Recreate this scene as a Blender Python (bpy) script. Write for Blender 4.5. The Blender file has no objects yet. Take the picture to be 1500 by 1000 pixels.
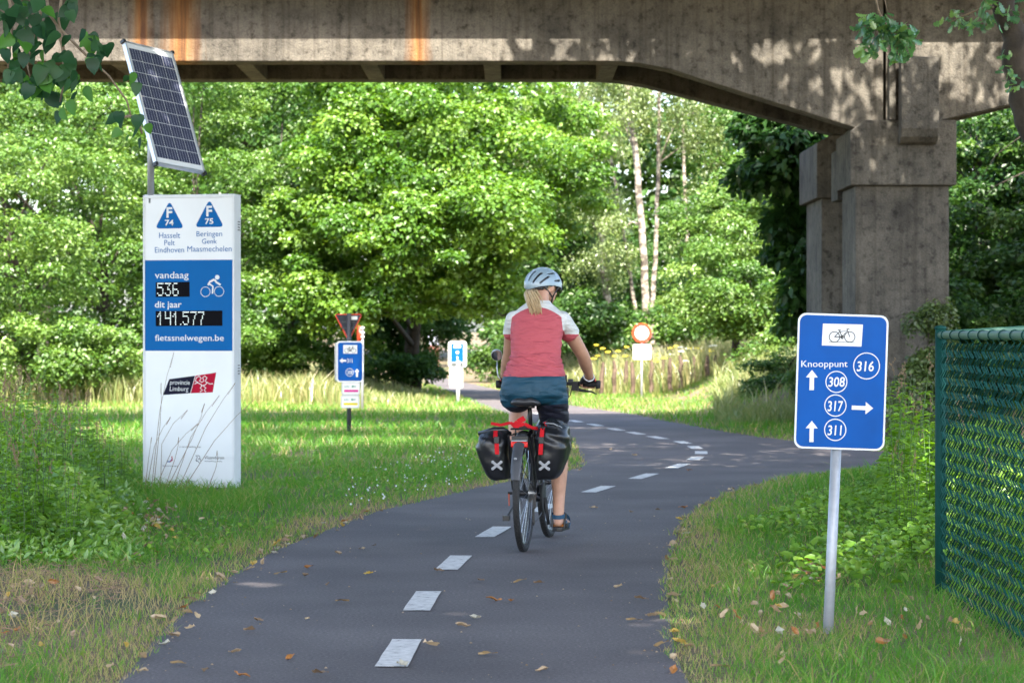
import bpy, bmesh, math, random
import numpy as np
from mathutils import Vector, Matrix, noise

R = math.radians
rng = np.random.default_rng(7)
random.seed(7)
scene = bpy.context.scene
COL = scene.collection

# ------------------------------------------------------------------ camera, sky, sun
F, H, YH = 3500.0, 1.3, 490.0        # focal length in photo pixels, eye height, horizon row


def at(px, py, Y):
    return Vector(((px - 750) / F * Y, Y, H - (py - YH) / F * Y))


def gp(px, py):
    Y = F * H / (py - YH)
    return ((px - 750) / F * Y, Y)


cam_d = bpy.data.cameras.new('camera')
cam = bpy.data.objects.new('camera', cam_d)
COL.objects.link(cam)
cam.location = (0, 0, H)
cam.rotation_euler = (math.pi / 2 - math.atan(10 / F), 0, 0)
cam_d.sensor_width = 36
cam_d.lens = F / 1500 * 36
cam_d.clip_start = 0.2
cam_d.clip_end = 3000
cam_d.dof.use_dof = True
cam_d.dof.focus_distance = 12.6
cam_d.dof.aperture_fstop = 6.6
scene.camera = cam

SUN = Vector((0.04, -0.62, 0.80)).normalized()
world = bpy.data.worlds.new('World')
scene.world = world
world.use_nodes = True
wn = world.node_tree
bg = wn.nodes['Background']
sky = wn.nodes.new('ShaderNodeTexSky')
sky.sky_type = 'NISHITA'
sky.sun_disc = False
sky.sun_elevation = math.asin(SUN.z)
sky.sun_rotation = math.atan2(SUN.x, SUN.y)
sky.air_density = 1.0
sky.dust_density = 2.5
sky.ozone_density = 0.6
wn.links.new(sky.outputs[0], bg.inputs[0])
bg.inputs[1].default_value = 0.135
sun_d = bpy.data.lights.new('sun', 'SUN')
sun_d.energy = 3.3
sun_d.angle = R(0.55)
sun_d.color = (1.0, 0.94, 0.83)
sun = bpy.data.objects.new('sun', sun_d)
COL.objects.link(sun)
sun.rotation_euler = (-SUN).to_track_quat('-Z', 'Y').to_euler()
sun.location = (0, -10, 30)
vs = scene.view_settings
vs.view_transform = 'Standard'
vs.look = 'None'
vs.exposure = 2.65
vs.gamma = 1
vs.use_curve_mapping = False
cy = scene.cycles
cy.max_bounces = 7
cy.diffuse_bounces = 4
cy.glossy_bounces = 3
cy.transmission_bounces = 4
cy.transparent_max_bounces = 6
cy.use_denoising = True
cy.caustics_reflective = False
cy.caustics_refractive = False


# ------------------------------------------------------------------ helpers
def thing(name, label, cat, loc=(0, 0, 0), rot=(0, 0, 0), group=None):
    o = bpy.data.objects.new(name, None)
    o.empty_display_size = 0.1
    COL.objects.link(o)
    o.location = loc
    o.rotation_euler = rot
    o['label'] = label
    o['category'] = cat
    if group:
        o['group'] = group
    return o


def tag(o, label, cat, group=None):
    o['label'] = label
    o['category'] = cat
    if group:
        o['group'] = group
    return o


def kind(o, k):
    o['kind'] = k
    return o


def link(name, me, mat=None, parent=None, smooth=False):
    o = bpy.data.objects.new(name, me)
    COL.objects.link(o)
    if mat is not None and len(me.materials) == 0:
        me.materials.append(mat)
    if parent is not None:
        o.parent = parent
    if smooth:
        me.polygons.foreach_set('use_smooth', [True] * len(me.polygons))
    return o


class MB:
    def __init__(s):
        s.v = []
        s.f = []

    def box(s, x0, x1, y0, y1, z0, z1, m=None):
        b = len(s.v)
        P = [Vector(p) for p in ((x0, y0, z0), (x1, y0, z0), (x1, y1, z0), (x0, y1, z0),
                                 (x0, y0, z1), (x1, y0, z1), (x1, y1, z1), (x0, y1, z1))]
        if m is not None:
            P = [m @ p for p in P]
        s.v += [tuple(p) for p in P]
        s.f += [tuple(b + i for i in q) for q in
                ((0, 3, 2, 1), (4, 5, 6, 7), (0, 1, 5, 4), (1, 2, 6, 5), (2, 3, 7, 6), (3, 0, 4, 7))]
        return s

    def prism(s, pts, y0, y1):
        """outline in (x,z), counter-clockwise seen from -Y, extruded in Y"""
        b = len(s.v)
        n = len(pts)
        s.v += [(p[0], y0, p[1]) for p in pts] + [(p[0], y1, p[1]) for p in pts]
        s.f.append(tuple(b + i for i in range(n)))
        s.f.append(tuple(b + n + i for i in reversed(range(n))))
        for i in range(n):
            j = (i + 1) % n
            s.f.append((b + i, b + n + i, b + n + j, b + j))
        return s

    def flat(s, pts, y):
        b = len(s.v)
        s.v += [(p[0], y, p[1]) for p in pts]
        s.f.append(tuple(range(b, b + len(pts))))
        return s

    def tube(s, pts, rad, n=8, closed=False, cap=True, flatx=1.0):
        pts = [Vector(p) for p in pts]
        if not hasattr(rad, '__len__'):
            rad = [rad] * len(pts)
        N = len(pts)
        prev = None
        rings = []
        for i, p in enumerate(pts):
            if closed:
                t = pts[(i + 1) % N] - pts[i - 1]
            else:
                t = pts[min(i + 1, N - 1)] - pts[max(i - 1, 0)]
            if t.length < 1e-9:
                t = Vector((0, 0, 1))
            t.normalize()
            if prev is None:
                a = Vector((1, 0, 0)) if abs(t.x) < 0.9 else Vector((0, 1, 0))
                u = (a - t * a.dot(t)).normalized()
            else:
                u = (prev - t * prev.dot(t))
                u = u.normalized() if u.length > 1e-6 else Vector((1, 0, 0))
            prev = u
            w = t.cross(u)
            b = len(s.v)
            for k in range(n):
                a = 2 * math.pi * k / n
                s.v.append(tuple(p + (u * math.cos(a) * flatx + w * math.sin(a)) * rad[i]))
            rings.append(b)
        M = N if closed else N - 1
        for i in range(M):
            a, b = rings[i], rings[(i + 1) % N]
            for k in range(n):
                l = (k + 1) % n
                s.f.append((a + k, a + l, b + l, b + k))
        if cap and not closed:
            s.f.append(tuple(rings[0] + k for k in reversed(range(n))))
            s.f.append(tuple(rings[-1] + k for k in range(n)))
        return s

    def ball(s, c, rx, ry=None, rz=None, nu=14, nv=8, m=None):
        ry = rx if ry is None else ry
        rz = rx if rz is None else rz
        c = Vector(c)
        b = len(s.v)

        def add(p):
            p = Vector((p[0] * rx, p[1] * ry, p[2] * rz))
            if m is not None:
                p = m @ p
            s.v.append(tuple(p + c))
        add((0, 0, -1))
        for j in range(1, nv):
            t = -math.pi / 2 + math.pi * j / nv
            for i in range(nu):
                a = 2 * math.pi * i / nu
                add((math.cos(a) * math.cos(t), math.sin(a) * math.cos(t), math.sin(t)))
        add((0, 0, 1))
        top = len(s.v) - 1
        for i in range(nu):
            k = (i + 1) % nu
            s.f.append((b, b + 1 + k, b + 1 + i))
            s.f.append((top, top - nu + i, top - nu + k))
        for j in range(nv - 2):
            for i in range(nu):
                k = (i + 1) % nu
                o = b + 1 + j * nu
                s.f.append((o + i, o + k, o + nu + k, o + nu + i))
        return s

    def loft(s, rings, n=24, e=1.0):
        """rings of (centre, half width, half depth)"""
        idx = []
        for c, hx, hy in rings:
            b = len(s.v)
            for k in range(n):
                a = 2 * math.pi * k / n
                ca, sa = math.cos(a), math.sin(a)
                ca = math.copysign(abs(ca) ** e, ca)
                sa = math.copysign(abs(sa) ** e, sa)
                s.v.append((c[0] + hx * ca, c[1] + hy * sa, c[2]))
            idx.append(b)
        for a, b in zip(idx[:-1], idx[1:]):
            for k in range(n):
                l = (k + 1) % n
                s.f.append((a + k, a + l, b + l, b + k))
        s.f.append(tuple(idx[0] + k for k in reversed(range(n))))
        s.f.append(tuple(idx[-1] + k for k in range(n)))
        return s

    def mesh(s, name):
        me = bpy.data.meshes.new(name)
        me.from_pydata(s.v, [], s.f)
        me.update()
        return me

    def build(s, name, mat, parent=None, smooth=False, bevel=0.0):
        me = s.mesh(name)
        if bevel > 0:
            bm = bmesh.new()
            bm.from_mesh(me)
            bmesh.ops.bevel(bm, geom=[e for e in bm.edges if e.calc_face_angle(0) > 0.6], offset=bevel,
                            segments=2, affect='EDGES', profile=0.6)
            bm.to_mesh(me)
            bm.free()
        return link(name, me, mat, parent, smooth)


def np_mesh(name, V, tris=None, quads=None, tint=None):
    me = bpy.data.meshes.new(name)
    V = np.asarray(V, dtype=np.float32)
    parts, starts, totals, o = [], [], [], 0
    if quads is not None and len(quads):
        parts.append(quads.ravel())
        starts.append(o + 4 * np.arange(len(quads)))
        totals.append(np.full(len(quads), 4))
        o += 4 * len(quads)
    if tris is not None and len(tris):
        parts.append(tris.ravel())
        starts.append(o + 3 * np.arange(len(tris)))
        totals.append(np.full(len(tris), 3))
        o += 3 * len(tris)
    loops = np.concatenate(parts).astype(np.int32)
    starts = np.concatenate(starts).astype(np.int32)
    me.vertices.add(len(V))
    me.vertices.foreach_set('co', V.ravel())
    me.loops.add(len(loops))
    me.loops.foreach_set('vertex_index', loops)
    me.polygons.add(len(starts))
    me.polygons.foreach_set('loop_start', starts)
    if tint is not None:
        a = me.attributes.new('tint', 'FLOAT', 'POINT')
        a.data.foreach_set('value', np.asarray(tint, dtype=np.float32))
    me.update(calc_edges=True)
    return me


def unit(a):
    return a / np.maximum(np.linalg.norm(a, axis=-1, keepdims=True), 1e-9)


def rdir(n):
    return unit(rng.normal(size=(n, 3)))


def vnoise(x, y, seed=0):
    """smooth value noise, numpy"""
    xi, yi = np.floor(x).astype(np.int64), np.floor(y).astype(np.int64)
    xf, yf = x - xi, y - yi
    u, v = xf * xf * (3 - 2 * xf), yf * yf * (3 - 2 * yf)

    def h(a, b):
        n = (a * 374761393 + b * 668265263 + seed * 974711) & 0x7fffffff
        n = ((n ^ (n >> 13)) * 1274126177) & 0x7fffffff
        return (n ^ (n >> 16)) / 0x7fffffff % 1.0
    return (h(xi, yi) * (1 - u) + h(xi + 1, yi) * u) * (1 - v) + (h(xi, yi + 1) * (1 - u) + h(xi + 1, yi + 1) * u) * v


def sstep(a, b, x):
    t = np.clip((x - a) / (b - a), 0, 1)
    return t * t * (3 - 2 * t)


# ------------------------------------------------------------------ materials
def new_mat(name):
    m = bpy.data.materials.new(name)
    m.use_nodes = True
    nt = m.node_tree
    for n in list(nt.nodes):
        nt.nodes.remove(n)
    out = nt.nodes.new('ShaderNodeOutputMaterial')
    return m, nt, out


def N(nt, t, **kw):
    n = nt.nodes.new(t)
    for k, v in kw.items():
        if k.startswith('i_'):
            key = k[2:]
            n.inputs[int(key) if key.isdigit() else key].default_value = v
        else:
            setattr(n, k, v)
    return n


def ramp(nt, stops, interp='LINEAR'):
    r = nt.nodes.new('ShaderNodeValToRGB')
    r.color_ramp.interpolation = interp
    els = r.color_ramp.elements
    while len(els) < len(stops):
        els.new(0.5)
    for e, (p, c) in zip(els, stops):
        e.position = p
        e.color = (*c, 1)
    return r


def simple(name, col, rough=0.6, metal=0.0, var=0.12, scale=8, bump=0.0, bscale=60, coat=0.0, emit=None, es=1.0, spec=0.5):
    m, nt, out = new_mat(name)
    p = N(nt, 'ShaderNodeBsdfPrincipled')
    nt.links.new(p.outputs[0], out.inputs[0])
    tc = N(nt, 'ShaderNodeTexCoord')
    no = N(nt, 'ShaderNodeTexNoise')
    no.inputs['Scale'].default_value = scale
    no.inputs['Detail'].default_value = 5
    nt.links.new(tc.outputs['Object'], no.inputs['Vector'])
    c = ramp(nt, [(0.3, tuple(x * (1 - var) for x in col)), (0.7, tuple(min(1, x * (1 + var)) for x in col))])
    nt.links.new(no.outputs[0], c.inputs[0])
    nt.links.new(c.outputs[0], p.inputs['Base Color'])
    rr = N(nt, 'ShaderNodeMapRange')
    rr.inputs['To Min'].default_value = max(0.02, rough - 0.08)
    rr.inputs['To Max'].default_value = min(1, rough + 0.1)
    nt.links.new(no.outputs[0], rr.inputs[0])
    nt.links.new(rr.outputs[0], p.inputs['Roughness'])
    p.inputs['Metallic'].default_value = metal
    p.inputs['Coat Weight'].default_value = coat
    p.inputs['Specular IOR Level'].default_value = spec
    if bump > 0:
        n2 = N(nt, 'ShaderNodeTexNoise')
        n2.inputs['Scale'].default_value = bscale
        n2.inputs['Detail'].default_value = 4
        nt.links.new(tc.outputs['Object'], n2.inputs['Vector'])
        b = N(nt, 'ShaderNodeBump')
        b.inputs['Strength'].default_value = bump
        b.inputs['Distance'].default_value = 0.01
        nt.links.new(n2.outputs[0], b.inputs['Height'])
        nt.links.new(b.outputs[0], p.inputs['Normal'])
    if emit:
        p.inputs['Emission Color'].default_value = (*emit, 1)
        p.inputs['Emission Strength'].default_value = es
    return m


def leafy(name, stops, trans=0.4, gloss=0.05, grough=0.4):
    """leaf or blade: diffuse + light through the leaf + a little gloss; colour from the tint of each leaf"""
    m, nt, out = new_mat(name)
    a = N(nt, 'ShaderNodeAttribute', attribute_name='tint')
    c = ramp(nt, stops)
    nt.links.new(a.outputs['Fac'], c.inputs[0])
    d = N(nt, 'ShaderNodeBsdfDiffuse')
    t = N(nt, 'ShaderNodeBsdfTranslucent')
    nt.links.new(c.outputs[0], d.inputs[0])
    hs = N(nt, 'ShaderNodeHueSaturation')
    hs.inputs['Hue'].default_value = 0.485
    hs.inputs['Saturation'].default_value = 1.1
    hs.inputs['Value'].default_value = 1.5
    nt.links.new(c.outputs[0], hs.inputs['Color'])
    nt.links.new(hs.outputs[0], t.inputs[0])
    mx = N(nt, 'ShaderNodeMixShader')
    mx.inputs[0].default_value = trans
    nt.links.new(d.outputs[0], mx.inputs[1])
    nt.links.new(t.outputs[0], mx.inputs[2])
    g = N(nt, 'ShaderNodeBsdfGlossy')
    g.inputs['Roughness'].default_value = grough
    g.inputs['Color'].default_value = (1, 1, 1, 1)
    mg = N(nt, 'ShaderNodeMixShader')
    mg.inputs[0].default_value = gloss
    nt.links.new(mx.outputs[0], mg.inputs[1])
    nt.links.new(g.outputs[0], mg.inputs[2])
    nt.links.new(mg.outputs[0], out.inputs[0])
    return m


M = {}
M['white'] = simple('white_paint', (0.74, 0.76, 0.78), 0.35, var=0.04, scale=3)
M['frame_white'] = simple('white_metal', (0.66, 0.68, 0.70), 0.35, var=0.04)
M['blue'] = simple('blue_print', (0.0, 0.112, 0.355), 0.5, var=0.05, scale=3, spec=0.12)
M['signblue'] = simple('blue_sheeting', (0.0, 0.075, 0.32), 0.45, var=0.12, scale=5, spec=0.15)
M['signwhite'] = simple('white_sheeting', (0.68, 0.70, 0.70), 0.4, var=0.03)
M['black'] = simple('black_plastic', (0.012, 0.012, 0.014), 0.4, var=0.2)
M['rubber'] = simple('tyre_rubber', (0.018, 0.018, 0.019), 0.7, var=0.25, bump=0.4, bscale=200)
M['screen'] = simple('display_screen', (0.002, 0.002, 0.004), 0.5, var=0.1, spec=0.06)
M['led'] = simple('led_dots', (0.7, 0.75, 0.75), 0.5, emit=(0.8, 0.95, 0.95), es=0.25)
M['navy'] = simple('navy_print', (0.008, 0.008, 0.025), 0.5, spec=0.1)
M['red'] = simple('red_print', (0.42, 0.004, 0.03), 0.5, spec=0.1)
M['ink'] = simple('ink_print', (0.02, 0.02, 0.025), 0.5)
M['galv'] = simple('galvanised_steel', (0.36, 0.38, 0.41), 0.45, metal=0.35, var=0.1, scale=30)
M['darksteel'] = simple('dark_grey_steel', (0.04, 0.043, 0.05), 0.55, metal=0.1)
M['signgrey'] = simple('sign_back_grey', (0.03, 0.034, 0.045), 0.6, spec=0.2)
M['offwhite'] = simple('off_white_metal', (0.48, 0.49, 0.47), 0.5)
M['signred'] = simple('red_sheeting', (0.62, 0.045, 0.015), 0.4)
M['magenta'] = simple('magenta_print', (0.55, 0.02, 0.22), 0.5)
M['yellow'] = simple('yellow_print', (0.62, 0.52, 0.01), 0.5)
M['greenprint'] = simple('green_print', (0.0, 0.18, 0.09), 0.5)
M['alu'] = simple('aluminium', (0.62, 0.63, 0.66), 0.35, metal=0.7, var=0.05)
M['cell'] = simple('solar_cell', (0.055, 0.062, 0.115), 0.22, var=0.12, scale=6, coat=0.6)
M['cellline'] = simple('cell_line', (0.42, 0.44, 0.52), 0.4)
M['fencegreen'] = simple('green_coated_wire', (0.0015, 0.050, 0.040), 0.7, spec=0.25, var=0.2)
M['railgreen'] = simple('green_coated_rail', (0.06, 0.16, 0.11), 0.4, var=0.2)
M['skin'] = simple('skin', (0.50, 0.27, 0.18), 0.5, var=0.08, scale=25, bump=0.05)
M['shorts'] = simple('teal_shorts', (0.008, 0.085, 0.17), 0.6, var=0.15, bump=0.25, bscale=14)
M['shortsblack'] = simple('black_lycra', (0.008, 0.008, 0.018), 0.5)
M['helmet'] = simple('helmet_shell', (0.25, 0.335, 0.395), 0.3, var=0.06, coat=0.5)
M['hair'] = simple('blonde_hair', (0.50, 0.36, 0.20), 0.4, var=0.22, scale=45)
M['glovered'] = simple('glove_red', (0.65, 0.08, 0.07), 0.6)
M['redstrap'] = simple('red_webbing', (0.48, 0.008, 0.014), 0.7, spec=0.2)
M['pannier'] = simple('black_tarpaulin', (0.011, 0.012, 0.015), 0.3, var=0.2, bump=0.5, bscale=9)
M['reflect'] = simple('grey_reflective', (0.30, 0.31, 0.33), 0.4)
M['taillight'] = simple('tail_light_red', (0.65, 0.01, 0.012), 0.2, coat=0.6)
M['mudguard'] = simple('mudguard_grey', (0.055, 0.058, 0.066), 0.4)
M['steel'] = simple('bright_steel', (0.5, 0.5, 0.5), 0.3, metal=0.9)
M['bikeframe'] = simple('bike_frame', (0.03, 0.035, 0.045), 0.3, coat=0.5)
M['mirror'] = simple('mirror_glass', (0.6, 0.6, 0.62), 0.03, metal=1.0)
M['sandal'] = simple('sandal_blue', (0.012, 0.06, 0.12), 0.6)
M['wood'] = simple('weathered_wood', (0.11, 0.075, 0.052), 0.8, var=0.4, scale=12, bump=0.5)
M['bark'] = simple('brown_bark', (0.042, 0.033, 0.025), 0.9, var=0.45, scale=9, bump=0.9, bscale=25)
M['twig'] = simple('grey_brown_twig', (0.20, 0.15, 0.10), 0.8, var=0.3, scale=30)
M['whiteshirt'] = simple('pale_shirt', (0.62, 0.66, 0.78), 0.7)
M['brownskirt'] = simple('brown_cloth', (0.22, 0.09, 0.07), 0.7)

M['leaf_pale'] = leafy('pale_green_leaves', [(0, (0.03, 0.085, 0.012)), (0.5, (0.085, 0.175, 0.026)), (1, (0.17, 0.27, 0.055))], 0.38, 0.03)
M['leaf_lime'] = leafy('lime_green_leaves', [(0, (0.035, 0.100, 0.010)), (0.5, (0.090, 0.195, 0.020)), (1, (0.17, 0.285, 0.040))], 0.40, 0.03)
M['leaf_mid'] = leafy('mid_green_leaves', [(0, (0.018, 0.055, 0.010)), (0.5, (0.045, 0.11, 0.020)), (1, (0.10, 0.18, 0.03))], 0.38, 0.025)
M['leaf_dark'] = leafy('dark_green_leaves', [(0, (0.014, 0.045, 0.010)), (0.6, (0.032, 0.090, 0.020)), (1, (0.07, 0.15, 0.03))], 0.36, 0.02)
M['leaf_birch'] = leafy('birch_leaves', [(0, (0.05, 0.09, 0.018)), (0.5, (0.12, 0.18, 0.04)), (1, (0.22, 0.28, 0.09))], 0.4, 0.05)
M['leaf_poplar'] = leafy('poplar_leaves', [(0, (0.016, 0.058, 0.026)), (0.6, (0.03, 0.095, 0.03)), (1, (0.07, 0.21, 0.03))], 0.4, 0.018, 0.45)
M['leaf_oak'] = leafy('oak_leaves', [(0, (0.04, 0.13, 0.05)), (0.6, (0.085, 0.24, 0.075)), (1, (0.18, 0.33, 0.08))], 0.35, 0.08)
M['cover'] = leafy('ground_cover_leaves', [(0, (0.060, 0.16, 0.016)), (0.5, (0.135, 0.30, 0.028)), (1, (0.26, 0.43, 0.045))], 0.4, 0.06)
M['grass'] = leafy('grass_blades', [(0, (0.44, 0.33, 0.16)), (0.2, (0.38, 0.32, 0.12)), (0.33, (0.20, 0.30, 0.052)), (0.56, (0.105, 0.28, 0.032)), (1, (0.070, 0.21, 0.024))], 0.42, 0.02)
M['meadow'] = leafy('meadow_grass', [(0, (0.42, 0.36, 0.18)), (0.45, (0.24, 0.27, 0.09)), (1, (0.08, 0.17, 0.03))], 0.35, 0.04)
M['dryleaf'] = leafy('fallen_leaf', [(0, (0.48, 0.36, 0.22)), (0.45, (0.22, 0.145, 0.085)), (0.75, (0.50, 0.34, 0.07)), (0.9, (0.30, 0.11, 0.035)), (1, (0.5, 0.5, 0.4))], 0.15, 0.04)


def bark_birch():
    m, nt, out = new_mat('birch_bark')
    p = N(nt, 'ShaderNodeBsdfPrincipled')
    nt.links.new(p.outputs[0], out.inputs[0])
    tc = N(nt, 'ShaderNodeTexCoord')
    mp = N(nt, 'ShaderNodeMapping')
    mp.inputs['Scale'].default_value = (5, 5, 9)
    nt.links.new(tc.outputs['Object'], mp.inputs[0])
    no = N(nt, 'ShaderNodeTexNoise')
    no.inputs['Scale'].default_value = 1.2
    no.inputs['Detail'].default_value = 6
    nt.links.new(mp.outputs[0], no.inputs[0])
    c = ramp(nt, [(0.40, (0.07, 0.055, 0.04)), (0.52, (0.24, 0.20, 0.15)), (0.66, (0.42, 0.37, 0.30))])
    nt.links.new(no.outputs[0], c.inputs[0])
    nt.links.new(c.outputs[0], p.inputs['Base Color'])
    p.inputs['Roughness'].default_value = 0.75
    return m


M['birch'] = bark_birch()


def asphalt():
    m, nt, out = new_mat('asphalt')
    p = N(nt, 'ShaderNodeBsdfPrincipled')
    nt.links.new(p.outputs[0], out.inputs[0])
    tc = N(nt, 'ShaderNodeTexCoord')

    def noi(scale, detail=4):
        n = N(nt, 'ShaderNodeTexNoise')
        n.inputs['Scale'].default_value = scale
        n.inputs['Detail'].default_value = detail
        nt.links.new(tc.outputs['Object'], n.inputs[0])
        return n
    big, fine = noi(0.9, 6), noi(70, 3)
    vo = N(nt, 'ShaderNodeTexVoronoi')
    vo.inputs['Scale'].default_value = 70
    nt.links.new(tc.outputs['Object'], vo.inputs[0])
    c1 = ramp(nt, [(0.26, (0.066, 0.055, 0.057)), (0.5, (0.102, 0.087, 0.088)), (0.74, (0.138, 0.119, 0.118))])
    nt.links.new(big.outputs[0], c1.inputs[0])
    c2 = ramp(nt, [(0.35, (0.62, 0.62, 0.62)), (0.6, (1, 1, 1)), (0.75, (1.5, 1.5, 1.5))])
    nt.links.new(fine.outputs[0], c2.inputs[0])
    mx = N(nt, 'ShaderNodeMix', data_type='RGBA', blend_type='MULTIPLY')
    mx.inputs[0].default_value = 1
    nt.links.new(c1.outputs[0], mx.inputs[6])
    nt.links.new(c2.outputs[0], mx.inputs[7])
    sp = ramp(nt, [(0.0, (0.42, 0.40, 0.38)), (0.15, (0.0, 0.0, 0.0))])
    nt.links.new(vo.outputs['Distance'], sp.inputs[0])
    ad = N(nt, 'ShaderNodeMix', data_type='RGBA', blend_type='ADD')
    ad.inputs[0].default_value = 0.6
    nt.links.new(mx.outputs[2], ad.inputs[6])
    nt.links.new(sp.outputs[0], ad.inputs[7])
    nt.links.new(ad.outputs[2], p.inputs['Base Color'])
    p.inputs['Roughness'].default_value = 0.85
    b = N(nt, 'ShaderNodeBump')
    b.inputs['Strength'].default_value = 0.5
    b.inputs['Distance'].default_value = 0.004
    nt.links.new(fine.outputs[0], b.inputs['Height'])
    nt.links.new(b.outputs[0], p.inputs['Normal'])
    return m


def road_paint():
    m, nt, out = new_mat('road_paint')
    p = N(nt, 'ShaderNodeBsdfPrincipled')
    nt.links.new(p.outputs[0], out.inputs[0])
    tc = N(nt, 'ShaderNodeTexCoord')
    n = N(nt, 'ShaderNodeTexNoise')
    n.inputs['Scale'].default_value = 22
    n.inputs['Detail'].default_value = 7
    n.inputs['Roughness'].default_value = 0.7
    nt.links.new(tc.outputs['Object'], n.inputs[0])
    c = ramp(nt, [(0.33, (0.14, 0.13, 0.13)), (0.41, (0.46, 0.44, 0.42)), (0.7, (0.68, 0.66, 0.63))])
    nt.links.new(n.outputs[0], c.inputs[0])
    nt.links.new(c.outputs[0], p.inputs['Base Color'])
    p.inputs['Roughness'].default_value = 0.7
    return m


def soil():
    m, nt, out = new_mat('soil_and_turf')
    p = N(nt, 'ShaderNodeBsdfPrincipled')
    nt.links.new(p.outputs[0], out.inputs[0])
    tc = N(nt, 'ShaderNodeTexCoord')

    def noi(scale, detail=5):
        n = N(nt, 'ShaderNodeTexNoise')
        n.inputs['Scale'].default_value = scale
        n.inputs['Detail'].default_value = detail
        nt.links.new(tc.outputs['Object'], n.inputs[0])
        return n
    a, b2 = noi(0.7), noi(40)
    c1 = ramp(nt, [(0.38, (0.20, 0.13, 0.085)), (0.52, (0.12, 0.10, 0.05)), (0.65, (0.07, 0.09, 0.03))])
    nt.links.new(a.outputs[0], c1.inputs[0])
    c2 = ramp(nt, [(0.3, (0.5, 0.5, 0.5)), (0.7, (1.4, 1.35, 1.3))])
    nt.links.new(b2.outputs[0], c2.inputs[0])
    mx = N(nt, 'ShaderNodeMix', data_type='RGBA', blend_type='MULTIPLY')
    mx.inputs[0].default_value = 1
    nt.links.new(c1.outputs[0], mx.inputs[6])
    nt.links.new(c2.outputs[0], mx.inputs[7])
    nt.links.new(mx.outputs[2], p.inputs['Base Color'])
    p.inputs['Roughness'].default_value = 0.95
    bp = N(nt, 'ShaderNodeBump')
    bp.inputs['Strength'].default_value = 0.8
    bp.inputs['Distance'].default_value = 0.02
    nt.links.new(b2.outputs[0], bp.inputs['Height'])
    nt.links.new(bp.outputs[0], p.inputs['Normal'])
    return m


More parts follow.
